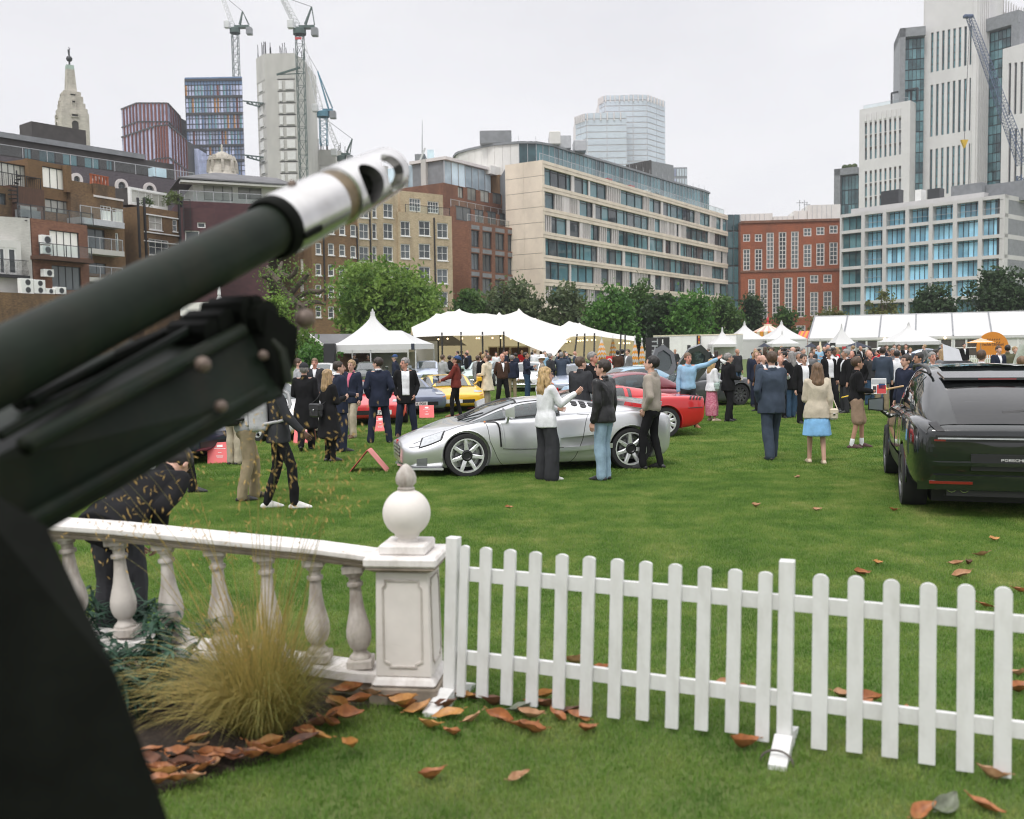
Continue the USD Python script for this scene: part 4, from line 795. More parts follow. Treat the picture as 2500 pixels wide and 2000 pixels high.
for i in range(8):
 x = 697 + (872 - 697) * i / 7; k = -(i * 4)
 for y0, y1 in ((632, 692), (695, 757), (758, 822), (880, 940), (945, 1010), (1015, 1080)): w.win(*G.rect(*c4(x, y0 + k), *c4(x + 11, y1 + k)), nx=1, nz=1, fm='dark_metal', gm='glass_teal', fw=0.05, sill=False, rec=0.5); T.part('slot_spandrel', G.box(*G.rect(*c4(x + 0.5, y0 + k), *c4(x + 10.5, y0 + k + 14)), -0.48, -0.2), 'roof_dark')
 T.part('top_notch', G.box(*G.rect(*c4(x, 585 + k), *c4(x + 11, 625 + k)), 0.002, 0.25), 'white_stone')
w.done(); T.part('roof_frame', merge(*[bar(G.P(u, z, -3), G.P(u2, z2, -3), 0.5) for u, z, u2, z2 in ((9, zt, 9, zt + 4), (17, zt, 17, zt + 4), (9, zt + 4, 17, zt + 4))], G.box(12, 15, zt + 0.5, zt + 4.2, -5, -3.5)), 'dark_metal')
railing(T, G, 1, G.L - 1, zt, 1.2, -0.8, step=4)
G = fac_px(c4(578, 980), 325, c4(665, 980), 322); zt = G.uz(*c4(620, 905))[1]; curtain(G, 0, zt, 5, 12); T.part('hood', merge(G.box(-2, 0, 0, zt + 2.5, -14, 2), G.box(-2, G.L, zt + 0.3, zt + 2.5, -14, 2)), 'grey_metal')
for i, x in enumerate((590, 615, 640)): p = G.uz(*c4(x, 880)); T.part('roof_shrub', xf(arr(trimesh.creation.icosphere(1, 1.0)), None, G.P(p[0], zt + 3.2, -1)), 'leaf_plant')
G = fac_px(c4(1316, 600), 295, c4(1460, 600), 288); zt = G.uz(*c4(1390, 160))[1]; curtain(G, 0, zt, 7, 34); T.part('hood', merge(G.box(-0.5, G.L + 2, zt + 0.3, zt + 4, -14, 2.0), G.box(G.L, G.L + 2.5, 0, zt + 0.3, -14, 2.0)), 'grey_metal')
G = fac_px(c4(1400, 600), 284, c4(1600, 600), 274); zt = G.uz(*c4(1450, 240))[1]
w = Wall(T, G, 0, G.L, 0, zt, 'white_stone', depth=20, thick=0.8)
for x in (1434, 1464, 1495, 1526, 1556):
 for y0, y1 in ((325, 590), (665, 940)): w.win(*G.rect(*c4(x, y0 - (x - 1434) * .1), *c4(x + 13, y1 - (x - 1434) * .1)), nx=1, nz=4, fm='dark_metal', gm='glass_dark', fw=0.15, mw=0.6, sill=False, rec=0.5)
w.done()
# ribbed slab behind the top right
G = fac_px(c4(1326, 100), 340, c4(1640, 100), 335)
for i in range(24):
 u0, u1 = G.L * i / 24, G.L * (i + 1) / 24; x = 1326 + 13 * i; y = -40 + 95 * min(1, i / 12) ** 1.0 - 20; zt = G.uz(*c4(x, y))[1]
 T.part('screen_rib', G.box(u0 + 0.4, u1 - 0.4, 0, zt, -1.5, 0.5), 'white_stone'); T.part('screen_back', G.box(u0, u1, 0, zt - 4, -3, -1.52), 'white_stone')
cA = lambda x, y: (760 + x / 3.369, 700 + y / 3.369)
cB = lambda x, y: (1700 + x / 2.695, 740 + y / 2.695)
cC = lambda x, y: (1300 + x / 3.593, 780 + y / 3.593)
cD = lambda x, y: (2180 + x / 6.7375, 780 + y / 6.7375)
# ------------------------------------------------------------------ trees
leafmat('leaf_bright', (0.045, 0.11, 0.015), (0.23, 0.345, 0.065), 0.35)
leafmat('leaf_mid', (0.022, 0.060, 0.012), (0.10, 0.18, 0.04), 0.3)
leafmat('leaf_fresh', (0.025, 0.085, 0.014), (0.11, 0.24, 0.04), 0.3)
leafmat('leaf_dark', (0.012, 0.032, 0.010), (0.042, 0.078, 0.024), 0.25)
leafmat('leaf_grey', (0.028, 0.052, 0.018), (0.15, 0.19, 0.08), 0.3)
leafmat('leaf_olive', (0.05, 0.062, 0.015), (0.16, 0.17, 0.05), 0.3)
mat('bark', (0.085, 0.065, 0.048), 0.9, 0.35, 4, bump=0.02, stretch=(2, 2, 0.6))
def leaves(centers, size, g, up=0.4, aspect=0.55):
 n = len(centers); d = g.normal(size=(n, 3)); d[:, 2] += up; d /= np.linalg.norm(d, axis=1)[:, None]
 a = np.cross(d, g.normal(size=(n, 3))); a /= np.linalg.norm(a, axis=1)[:, None]; b = np.cross(d, a)
 s = size * g.uniform(0.6, 1.3, (n, 1)); c = centers
 v = np.stack([c - a * s, c + b * s * aspect + d * s * 0.15, c + a * s, c - b * s * aspect + d * s * 0.15], 1).reshape(-1, 3)
 k = np.arange(n)[:, None] * 4
 return v, np.vstack([k + [0, 1, 2], k + [0, 2, 3]])
def tree(name, label, base, top, blobs, nleaf, size, lm, seed, group=None, clump=0.55, trunk=None, shell=0.45, per=34):
 g = np.random.default_rng(seed); T = Thing(name, label, 'tree' if 'bush' not in name else 'bush', base, group=group)
 w = np.array([b[3] * b[4] * b[5] for b in blobs]) ** 0.67; w /= w.sum(); cs = []; nc = max(6, nleaf // per)
 for b, k in zip(blobs, g.multinomial(nc, w)):
  d = g.normal(size=(k, 3)); d /= np.linalg.norm(d, axis=1)[:, None]
  r = g.uniform(shell, 1.0, (k, 1)) ** 0.6; lump = 0.82 + 0.36 * meshkit.noise(d * 2.1 + seed)[:, None]
  cs.append(np.array(b[:3]) + d * r * lump * np.array(b[3:6]))
 cs = np.vstack(cs); cs = cs[cs[:, 2] > base[2] + 0.3]
 big = np.repeat(cs, per, axis=0); sg_ = np.repeat(g.uniform(0.6, 1.5, len(cs)), per)[:, None]
 P = big + g.normal(size=big.shape) * clump * sg_ * [1, 1, 0.7]
 T.part('crown', leaves(P, size, g), lm)
 c0 = cs.mean(0); tr = trunk or 0.035 * (top - base[2]) ; ms = [tube([base, base + (c0 - base) * 0.35 + [0.1, 0.1, 0], c0, c0 + (0, 0, (top - c0[2]) * 0.5)], [tr, tr * 0.8, tr * 0.5, tr * 0.15], 8)]
 for q in cs[g.choice(len(cs), min(len(cs), 14), replace=False)]:
  s0 = base + (c0 - base) * g.uniform(0.45, 1.0); ms.append(tube([s0, (s0 + q) / 2 + (0, 0, 0.3), q], [tr * 0.4, tr * 0.25, tr * 0.08], 5))
 T.part('trunk', merge(*ms), 'bark'); return T
def tree_px(label, cv, x0, y0, x1, y1, d, n, size, lm, seed, nb=5, group=None, low=0.8, name='garden_tree', **k):
 a, b, tp = at(*cv(x0, (y0 + y1) / 2), d), at(*cv(x1, (y0 + y1) / 2), d), at(*cv((x0 + x1) / 2, y0), d)
 g = np.random.default_rng(seed + 100); cx, hw, zt = (a[0] + b[0]) / 2, (b[0] - a[0]) / 2, tp[2]; zb = low; h = zt - zb
 bl = [(cx, d, zb + h * 0.5, hw * 0.8, hw * 0.8, h * 0.5)]
 for i in range(nb):
  s = g.uniform(0.36, 0.52); an = g.uniform(0, 2 * PI); bl.append((cx + math.cos(an) * hw * (1 - s), d + math.sin(an) * hw * (1 - s), zb + h * (s * 0.9 + g.uniform(0, 1) * (1 - 1.8 * s * 0.9)), hw * s, hw * s, h * s * 0.8))
 bl.append((cx + g.uniform(-.2, .2) * hw, d, zt - h * 0.24, hw * 0.42, hw * 0.42, h * 0.24))
 return tree(name, label, V(cx, d, 0), zt, bl, n, size, lm, seed, group, **k)
tree_px('big bright green leafy tree behind the peaked tents', c6, 590, 650, 1420, 1200, 88, 15000, 0.24, 'leaf_bright', 3, nb=9, clump=0.5)
TG = 'trees along the far edge of the lawn'
tree_px('bushy mid-green tree in front of the stepped brick building', c3, 365, 1315, 580, 1560, 112, 3500, 0.3, 'leaf_mid', 4, group=TG)
tree_px('broad grey-green tree in front of the cream office corner', c3, 530, 1245, 1010, 1560, 116, 7000, 0.3, 'leaf_grey', 5, nb=8, group=TG)
tree_px('low grey-green tree right of the broad one', c3, 900, 1290, 1250, 1560, 114, 5000, 0.3, 'leaf_grey', 6, nb=6, group=TG)
tree_px('fresh green feathery tree in front of the middle of the cream office', c3, 1225, 1290, 1520, 1570, 108, 5500, 0.26, 'leaf_fresh', 7, nb=7, group=TG)
tree_px('dark olive tree just behind the feathery one', c3, 1420, 1280, 1640, 1560, 116, 4000, 0.3, 'leaf_mid', 8, group=TG)
tree_px('very dark tree between two fresh green ones', c3, 1585, 1330, 1800, 1570, 113, 4500, 0.28, 'leaf_dark', 9, group=TG)
tree_px('second fresh green feathery tree near the right end of the cream office', c3, 1755, 1318, 2015, 1570, 110, 5000, 0.26, 'leaf_fresh', 10, group=TG)
tree_px('mid-green tree at the glazed gap between the buildings', c3, 1950, 1345, 2170, 1570, 128, 4000, 0.28, 'leaf_mid', 11, group=TG)
tree_px('narrow dark tree against the left edge of the red brick block', c4, 35, 1530, 165, 1760, 142, 3000, 0.28, 'leaf_dark', 12, group=TG)
tree_px('small thin tree in front of the red brick windows', c4, 235, 1568, 368, 1720, 145, 1700, 0.26, 'leaf_mid', 13, group=TG, nb=4)
tree_px('round olive tree behind the marquee end', c4, 435, 1592, 625, 1720, 145, 2600, 0.28, 'leaf_olive', 14, group=TG, nb=4)
tree_px('sparse thin-branched tree in front of the stone grid office', c4, 685, 1490, 880, 1720, 130, 1300, 0.24, 'leaf_olive', 15, group=TG, nb=5, clump=0.35)
tree_px('dark round tree behind the white marquee roof', c4, 955, 1475, 1155, 1720, 130, 4200, 0.3, 'leaf_dark', 16, group=TG)
tree_px('large dark pointed tree at the right end of the marquee', c4, 1225, 1375, 1520, 1720, 128, 7000, 0.3, 'leaf_dark', 17, group=TG, nb=8)
tree_px('bright green bush beside the gun bracket', c6, 130, 935, 300, 1080, 62, 1500, 0.14, 'leaf_bright', 18, name='bush', low=2.2, clump=0.3, nb=3)
tree_px('green hedge bush under the dark timber shed', c6, 360, 1290, 620, 1420, 60, 2600, 0.14, 'leaf_fresh', 19, name='bush', low=0.2, clump=0.3, nb=4)
tree_px('yellow-green shrub left of the timber shed', c6, 370, 1140, 460, 1300, 64, 900, 0.14, 'leaf_bright', 20, name='bush', low=0.4, clump=0.3, nb=3)
# pollarded plane: gnarled limbs with tufts at their ends
T = Thing('pollarded_tree', 'pollarded plane tree with gnarled bare limbs and tufts of leaves', 'tree', at(*c6(330, 1100), 76) * V(1, 1, 0))
g = np.random.default_rng(9); D = 76; A = lambda x, y, dz=0: at(*c6(x, y), D + dz)
limbs = [[(395, 1210), (385, 1010), (330, 960), (260, 890), (235, 830), (240, 730), (255, 690)], [(330, 960), (400, 915), (450, 895), (520, 900), (555, 880)], [(385, 1010), (440, 975), (500, 970), (560, 985)], [(260, 890), (190, 850), (150, 800), (110, 790)], [(235, 830), (180, 770), (150, 720)], [(240, 770), (310, 800), (350, 760), (360, 720)], [(330, 960), (280, 990), (200, 985)], [(300, 930), (360, 860), (420, 800), (440, 770)]]
ms, tips = [], []
for i, l in enumerate(limbs):
 p = np.array([A(x, y, (j * 0.5 - 1) * ((-1) ** i)) for j, (x, y) in enumerate(l)]); r = np.linspace(0.42 if i == 0 else 0.27, 0.11, len(l)); r[1:-1] *= g.uniform(0.85, 1.3, len(l) - 2); ms.append(tube(p, r, 8))
 for t in np.linspace(0.35, 1, 5): q = p[0] + (p[-1] - p[0]) * t; k = int(t * (len(p) - 1)); tips.append(p[k] + g.normal(size=3) * 0.3)
T.part('trunk', merge(*ms), 'bark'); tips = np.array(tips); P = np.repeat(tips, 26, axis=0); T.part('crown', leaves(P + g.normal(size=P.shape) * 0.36, 0.13, g), 'leaf_bright')
# ------------------------------------------------------------------ tents
mat('canvas', (0.56, 0.56, 0.555), 0.7, 0.03, 1.0)
MATS['canvas_stretch'] = usdkit.material(stage, '/World/Looks/canvas_stretch', {'d': ('principled_bsdf', {'base_color': (0.84, 0.825, 0.79), 'roughness': 0.7, 'specular_ior_level': 0.3}), 't': ('translucent_bsdf', {'color': (0.62, 0.50, 0.29)}), 'mx': ('mix_closure', {'fac': 0.28})}, [('d.BSDF', 'mx.closure1'), ('t.BSDF', 'mx.closure2')], surface='mx.closure')
mat('tent_pole', (0.025, 0.025, 0.028), 0.5, 0.2, 2)
mat('bulb', (1.0, 0.72, 0.4), 0.4, 0.02, 1, emit=3.0)
mat('tent_window', (0.06, 0.055, 0.05), 0.15, 0.4, 0.5)
mat('navy_cloth', (0.025, 0.03, 0.05), 0.8, 0.2, 2)
mat('orange_sign', (0.62, 0.22, 0.015), 0.5, 0.04, 1)
mat('orange_cloth', (0.70, 0.30, 0.03), 0.7, 0.06, 2)
mat('pink_cloth', (0.70, 0.36, 0.33), 0.7, 0.06, 2)
mat('red_cloth', (0.52, 0.09, 0.08), 0.7, 0.08, 2)
mat('cream_cloth', (0.75, 0.68, 0.52), 0.7, 0.06, 2)
mat('ink', (0.02, 0.02, 0.022), 0.6, 0.1, 2)
mat('ink_white', (0.72, 0.72, 0.71), 0.6, 0.03, 2)
mat('ink_grey', (0.36, 0.38, 0.39), 0.6, 0.05, 2)
mat('banner_black', (0.022, 0.022, 0.024), 0.5, 0.1, 2)
mat('sign_red', (0.60, 0.035, 0.04), 0.5, 0.06, 2)
def peak_roof(c, hx, hy, ze, zp, rot=0.0, n=10, sag=0.55, off=(0, 0), top=0.05):
 """A four-sided tent roof that sweeps up to a peak."""
 vs, fs = [], []; m = 8
 for i in range(n + 1):
  t = i / n; k = (1 - t) ** (1.0 + sag); z = ze + (zp - ze) * t
  for sx, sy in ((-1, -1), (1, -1), (1, 1), (-1, 1)):
   nx, ny = ((1, -1), (1, 1), (-1, 1), (-1, -1))[[(-1, -1), (1, -1), (1, 1), (-1, 1)].index((sx, sy))]
   for j in range(m):
    f = j / m; x = (sx + (nx - sx) * f) ; y = (sy + (ny - sy) * f); dip = 1 - 0.05 * math.sin(PI * f) * (1 - t)
    vs.append([x * hx * max(k, top) * dip + off[0] * t, y * hy * max(k, top) * dip + off[1] * t, z - (0.0 if i else 0)])
 q = 4 * m
 for i in range(n):
  for j in range(q):
   k = (j + 1) % q; fs += [[i * q + j, i * q + k, i * q + q + k], [i * q + j, i * q + q + k, i * q + q + j]]
 return xf((np.array(vs), np.array(fs)), rotz(rot), (c[0], c[1], 0))
def pagoda(label, cv, x0, x1, xp, yp, ye, d, valance=0.3, rot=0.0, group=None, walls=(), door=True, name='pagoda_tent', lm='canvas'):
 a, b, p = at(*cv(x0, ye), d), at(*cv(x1, ye), d), at(*cv(xp, yp), d + (b_ := 0)); hx = (b[0] - a[0]) / 2; c = V((a[0] + b[0]) / 2, d + hx, 0)
 p = at(*cv(xp, yp), d + hx); T = Thing(name, label, 'tent', c, group=group); ze = a[2]
 T.part('roof', peak_roof(c, hx, hx, ze, p[2], rot), lm, smooth=50)
 R = rotz(rot); cs = [c + R @ V(sx * hx * 0.985, sy * hx * 0.985, 0) for sx, sy in ((-1, -1), (1, -1), (1, 1), (-1, 1))]
 for i in range(4):
  q0, q1 = cs[i], cs[(i + 1) % 4]; g = Fac(q0, q1); T.part('valance', g.box(0, g.L, ze - valance, ze - 0.004, -0.02, 0.02), lm)
  T.part('leg', box(q0[0] - 0.05, q0[0] + 0.05, q0[1] - 0.05, q0[1] + 0.05, 0, ze - 0.02), 'crane_white')
  if i in walls: T.part('side_sheet', g.box(0.05, g.L - 0.05, 0.02, ze - valance, -0.03, -0.01), lm)
 T.part('peak_cap', lathe([(0.1, -0.3), (0.07, 0.1), (0.0, 0.25)], 8, org=(c[0], c[1], p[2])), lm)
 return T
PG = 'white pagoda tents along the right of the lawn'
pagoda('small white pagoda tent beside the white trailers', cB, 108, 268, 183, 172, 272, 100, walls=(2, 3), group=PG)
pagoda('left of two large white pagoda tents flanking the carousel roof', cB, 228, 462, 325, 130, 240, 118, 0.2, walls=(2, 0), group=PG)
pagoda('right of two large white pagoda tents flanking the carousel roof', cB, 465, 728, 592, 124, 238, 116, 0.2, walls=(2, 0), group=PG)
pagoda('small white pagoda tent in front of the right large pagoda', cB, 500, 680, 593, 195, 268, 92, walls=(2, 1), group=PG)
pagoda('white pagoda tent in front of the marquee left end behind navy parasols', cB, 905, 1056, 980, 145, 272, 98, walls=(2,), group=PG)
pagoda('widest white pagoda tent in front of the middle of the marquee', cB, 1308, 1608, 1445, 135, 255, 84, walls=(2, 1), group=PG)
T = pagoda('white pagoda tent with a high peak behind the pop-up gazebo', cA, 128, 800, 463, 207, 515, 66, group=PG, walls=(2,))
# pop-up gazebo with a hipped ridge
a, b = at(*cA(128, 505), 55), at(*cA(856, 495), 53); b2 = at(*cA(1006, 482), 58); T = Thing('pop_up_gazebo', 'white pop-up gazebo with a short ridge in front of the high peaked tent', 'tent', (a + b) / 2 * V(1, 1, 0))
ze = 2.25; a[2] = b[2] = b2[2] = ze; a2 = a + (b2 - b); r0, r1 = at(*cA(560, 362), 56.3), at(*cA(745, 362), 55.8)
def sheet(p00, p10, p11, p01, n=6, sag=0.12):
 v = []; f = []
 for i in range(n + 1):
  for j in range(n + 1):
   s, t = i / n, j / n; p = p00 * (1 - s) * (1 - t) + p10 * s * (1 - t) + p11 * s * t + p01 * (1 - s) * t; v.append(p - V(0, 0, sag * math.sin(PI * t) ** 1 * (0.4 + 0.6 * math.sin(PI * s))))
 for i in range(n):
  for j in range(n): k = i * (n + 1) + j; f.append([k, k + n + 1, k + n + 2, k + 1])
 return np.array(v), np.array(f)
T.part('roof', merge(sheet(a, b, r1, r0), sheet(b, b2, r1, r1), sheet(b2, a2, r0, r1), sheet(a2, a, r0, r0)), 'canvas', smooth=35)
for q0, q1 in ((a, b), (b, b2), (b2, a2), (a2, a)): g = Fac(q0, q1); T.part('valance', g.box(0, g.L, ze - 0.3, ze - 0.005, -0.015, 0.015), 'canvas')
for q in (a, b, b2, a2, (a + b) / 2): T.part('leg', box(q[0] - 0.03, q[0] + 0.03, q[1] - 0.03 + 0.06, q[1] + 0.09, 0, ze - 0.02), 'crane_white')
g = Fac(a, b); T.part('corner_flash', g.box(g.L - 0.25, g.L - 0.04, ze - 0.33, ze + 0.02, 0.02, 0.03), 'navy_cloth')
p = at(*cA(155, 590), 54.6); single('loudspeaker', rbox(p[0] - 0.32, p[0] + 0.32, p[1] - 0.3, p[1] + 0.3, p[2] - 0.85, p[2] + 0.85, 0.04), 'ink', 'tall black loudspeaker hung at the left corner of the gazebo', 'loudspeaker')
# stretch tent: a sheet pulled over poles
from scipy.interpolate import RBFInterpolator
from scipy.spatial import Delaunay
def stretch(label, ctrl, peaks, outline, seed, poles, lights, cv):
 T = Thing('stretch_tent', label, 'tent', V(*np.mean([q[:2] for q in outline], axis=0), 0), group='white stretch tents')
 C = np.array(ctrl); rb = RBFInterpolator(C[:, :2], C[:, 2], kernel='linear', smoothing=0.05)
 pg = sg.Polygon([q[:2] for q in outline]); x0, y0, x1, y1 = pg.bounds; gx, gy = np.meshgrid(np.arange(x0, x1, 0.45), np.arange(y0, y1, 0.45))
 P = np.column_stack([gx.ravel(), gy.ravel()]); ins = shapely.contains_xy(pg.buffer(-0.15), P[:, 0], P[:, 1]); P = P[ins]
 rim = np.array([pg.exterior.interpolate(t, normalized=True).coords[0] for t in np.linspace(0, 1, 160, endpoint=False)]); P = np.vstack([P, rim, np.array([p[:2] for p in peaks])])
 Z = rb(P)
 for p in peaks:
  r = np.hypot(P[:, 0] - p[0], P[:, 1] - p[1]); z0 = rb(np.array([p[:2]]))[0]; Z = Z + (p[2] - z0) * np.exp(-r / 1.0)
 tri = Delaunay(P).simplices; cen = P[tri].mean(1); tri = tri[shapely.contains_xy(pg, cen[:, 0], cen[:, 1])]
 A_, B_, C_ = P[tri[:, 0]], P[tri[:, 1]], P[tri[:, 2]]; fl = np.cross(np.c_[B_ - A_, np.zeros(len(tri))], np.c_[C_ - A_, np.zeros(len(tri))])[:, 2] < 0; tri[fl] = tri[fl][:, ::-1]
 v = np.column_stack([P, Z]); T.part('canopy', (v, tri), 'canvas_stretch', smooth=True); pass
 zz = lambda x, y: float(rb(np.array([[x, y]]))[0])
 for q in poles: T.part('pole', tube([V(q[0], q[1], 0), V(q[2], q[3], zz(q[2], q[3]) + 0.2)], 0.055, 7), 'tent_pole')
 ls = []
 for q in lights: T.part('light_bulb', xf(arr(trimesh.creation.icosphere(1, 0.055)), None, (q[0], q[1], zz(q[0], q[1]) - 0.22)), 'bulb')
 return T
W = lambda x, y, d, cv=cA: at(*cv(x, y), d)
pk = [W(1025, 231, 68), W(1220, 192, 70), W(1545, 214, 76), W(1706, 182, 70), W(1842, 262, 74)]
front = [W(845, 417, 62), W(1080, 405, 61), W(1240, 403, 61), W(1410, 402, 61), W(1580, 396, 61), W(2000, 572, 54)]
back = [W(2005, 345, 82), W(1840, 330, 84), W(1500, 330, 86), W(1100, 340, 86), W(800, 385, 80)]
mid = [W(1130, 262, 69), W(1420, 238, 71), W(1880, 300, 70), W(900, 330, 69)]
sd = [W(2140, 440, 64)]
for b, z in zip(back, (2.6, 2.3, 1.3, 0.2, 0.2)): b[2] = z
stretch('large white stretch tent with five pointed peaks over a crowd', front + back + mid + [p - V(0, 0, 1.1) for p in pk] + sd, pk, front + sd + back, 1,
 [(q[0] + dx, q[1], q[0], q[1]) for q, dx in ((W(1075, 405, 61.3), 0), (W(1232, 403, 61.3), 0), (W(1408, 402, 61.3), 0), (W(1583, 396, 61.3), 0), (W(1040, 300, 68), 0), (W(1553, 300, 72), 0), (W(1700, 300, 72), 0))],
 [W(x, 405, 61.4) for x in (905, 1045, 1120, 1240, 1360, 1380, 1490, 1560, 1640, 1700)] + [W(x, 405, 68) for x in (1000, 1200, 1465, 1480)], cA)
pk = [W(320, 15, 72, cC), W(412, 30, 76, cC)]
front = [W(215, 230, 64, cC), W(335, 150, 62, cC), W(460, 145, 62, cC), W(550, 142, 62, cC), W(800, 175, 64, cC), W(900, 190, 66, cC)]
back = [W(880, 180, 84, cC), W(560, 130, 84, cC), W(200, 80, 82, cC)]
for b, z in zip(back, (1.0, 0.6, 1.6)): b[2] = z
stretch('smaller white stretch tent with two peaks and slanting black poles', front + back + [W(380, 60, 73, cC), W(600, 120, 72, cC)] + [p - V(0, 0, 0.9) for p in pk], pk, front + back, 2,
 [(W(x1, 400, 62, cC)[0], 61.6, W(x0, 140, 62, cC)[0], 62.3) for x0, x1 in ((395, 340), (462, 440), (548, 530), (780, 755), (818, 800))],
 [W(x, 150, 62.4, cC) for x in (300, 330, 400, 420, 440, 480, 520, 550)] + [W(x, 180, 64.6, cC) for x in (760, 800, 830, 850)], cC)
# back wall of pictures under the stretch tent
T = Thing('display_wall', 'cream display wall with dark framed pictures under the stretch tent', 'display wall', W(1630, 560, 80) * V(1, 1, 0))
F = fac_px(cA(1455, 520), 79, cA(1800, 520), 79); q = F.rect(*cA(1455, 490), *cA(1800, 600)); T.part('panel', F.box(0, F.L, 0, q[3], -0.15, 0), 'cream_cloth')
for x0, x1 in ((1465, 1530), (1540, 1630), (1645, 1785)): T.part('picture', F.box(*F.rect(*cA(x0, 500), *cA(x1, 570)), 0.003, 0.05), 'timber_brown')
F = fac_px(cA(180, 560), 70.5, cA(1050, 560), 70.5); single('tent_side_wall', F.box(0, F.L, 0, 2.5, -0.05, 0), 'canvas', 'white canvas side wall behind the gazebo', 'tent wall')
# ---- marquee
T = Thing('long_marquee', 'long white clear-span marquee with glazed front along the right side', 'marquee', at(2230, 800, 112) * V(1, 1, 0))
F = Fac(at(*cB(738, 236), 117), at(2620, 812, 106)); ze = F.uz(*cB(1400, 222))[1]; ridge = V(*(-F.N * 7.5), 0); zr = at(*cB(885, 88), 123.5)[2]; L = F.L
e0, e1 = F.P(0, ze, 0), F.P(L, ze, 0); k0, k1 = F.P(0, zr, -7.5), F.P(L, zr, -7.5); b0, b1 = F.P(0, ze, -15), F.P(L, ze, -15); nb = 7
for i in range(nb):
 s, t = i / nb, (i + 1) / nb; g = 0.012
 T.part('roof_panel', sheet(e0 + (e1 - e0) * (s + g / 8), e0 + (e1 - e0) * (t - g / 8), k0 + (k1 - k0) * (t - g / 8), k0 + (k1 - k0) * (s + g / 8), 5, 0.06), 'canvas', smooth=30)
 T.part('roof_panel', sheet(b1 + (b0 - b1) * s, b1 + (b0 - b1) * t, k1 + (k0 - k1) * t, k1 + (k0 - k1) * s, 2, 0.0), 'canvas')
 T.part('roof_beam', bar(e0 + (e1 - e0) * s + V(0, 0, 0.03), k0 + (k1 - k0) * s + V(0, 0, 0.03), 0.16, 0.1), 'grey_metal')
 u0, u1 = L * s, L * t; T.part('upright', F.box(u0 - 0.1, u0 + 0.1, 0, ze - 0.3, -0.2, 0.0), 'crane_white')
 n = 3
 for j in range(n):
  a_, b_ = u0 + 0.1 + (u1 - u0 - 0.2) * j / n, u0 + 0.1 + (u1 - u0 - 0.2) * (j + 1) / n
  p = T.part('glazed_panel', merge(F.box(a_ + 0.01, a_ + 0.1, 0, ze - 0.3, -0.16, -0.06), F.box(b_ - 0.1, b_ - 0.01, 0, ze - 0.3, -0.16, -0.06), F.box(a_ + 0.1, b_ - 0.1, 1.05, 1.15, -0.15, -0.07), F.box(a_ + 0.1, b_ - 0.1, 2.05, 2.13, -0.15, -0.07)), 'white_paint')
  T.part('pane', F.box(a_ + 0.08, b_ - 0.08, 0.02, ze - 0.31, -0.14, -0.1), 'tent_window' if i < 5 else 'white_sheet', p)
T.part('eave', F.box(-0.1, L, ze - 0.3, ze - 0.01, -0.05, 0.06), 'canvas'); T.part('gable', (np.array([e0, b0, k0]), np.array([[0, 2, 1]])), 'canvas')
T.part('ridge_beam', bar(k0 + V(0, 0, 0.04), k1 + V(0, 0, 0.04), 0.16, 0.1), 'crane_white')
for x in (2038, 2160, 2307): q = F.uz(x, 828); p = T.part('wall_lamp', xf(arr(trimesh.creation.icosphere(1, 0.14)), None, F.P(q[0], ze - 0.2, 0.35)), 'bulb')
# ---- orange sign
q = at(*cD(1635, 470), 96); r = 265 / 6.7375 * 96 / FPX; T = Thing('orange_sign', 'round orange champagne sign half hidden by people at the right', 'sign', V(q[0], q[1], 0))
n = 40; v, f = lathe([(0.01, 0), (r, 0), (r, 0.08), (0.01, 0.08)], 40); T.part('disc', xf((v, f), rotx(PI / 2), V(q[0], q[1], q[2] - 0.0)), 'orange_sign')
def text(T, s, h, org, xdir, ydir, m, name='lettering', bold=False, parent=None, center=False, sx=1.0):
 t = meshkit.text_mesh(s, h, 0.004, bold); v = np.array(t.vertices); f = np.array(t.faces); v[:, 0] *= sx
 if center: v[:, 0] -= (v[:, 0].max() + v[:, 0].min()) / 2
 xd, yd = np.asarray(xdir, float), np.asarray(ydir, float); zd = np.cross(xd, yd)
 return T.part(name, (np.asarray(org, float) + v[:, :1] * xd + v[:, 1:2] * yd + (v[:, 2:3] + 0.004) * zd, f), m, parent)
text(T, 'Veuve Clicquot', 0.22, (q[0], q[1] - 0.085, at(*cD(1635, 430), 96)[2]), (1, 0, 0), (0, 0, 1), 'ink', center=True, bold=True)
for j, y in enumerate((330, 380)):
 for i in range(6): T.part('emblem', xf(box(-0.04, 0.04, -0.005, 0, -0.09, 0.09), roty(0.4), at(*cD(1560 + i * 38, y), 95.9) * V(1, 0, 1) + V(0, q[1] - 0.085, 0)), 'ink')
# ---- parasols
def parasol_open(label, cv, x0, x1, xp, yp, ye, d, m1, m2=None, n=8, rings=1):
 a, b = at(*cv(x0, ye), d), at(*cv(x1, ye), d); r = (b[0] - a[0]) / 2; zp = at(*cv(xp, yp), d)[2]; ze = a[2]; c = V((a[0] + b[0]) / 2, d, 0); T = Thing('open_parasol', label, 'parasol', c, group='open parasols')
 R = 6 if m2 else 1
 for i in range(n):
  t0, t1 = 2 * PI * i / n, 2 * PI * (i + 1) / n
  for k in range(R):
   ra, rb = r * k / R, r * (k + 1) / R; P = lambda rr, t: c + V(rr * math.cos(t), rr * math.sin(t), zp + (ze - zp) * rr / r)
   T.part('canopy_panel', quad(P(ra + 1e-3, t0), P(rb, t0), P(rb, t1), P(ra + 1e-3, t1)), (m1, m2 or m1)[k % 2])
 T.part('pole', tube([c, c + V(0, 0, zp)], 0.03, 6), 'steel'); T.part('finial', tube([c + V(0, 0, zp), c + V(0, 0, zp + 0.12)], 0.04, 6), 'steel')
parasol_open('small navy parasol by the large left pagoda', cB, 402, 492, 447, 263, 290, 80, 'navy_cloth')
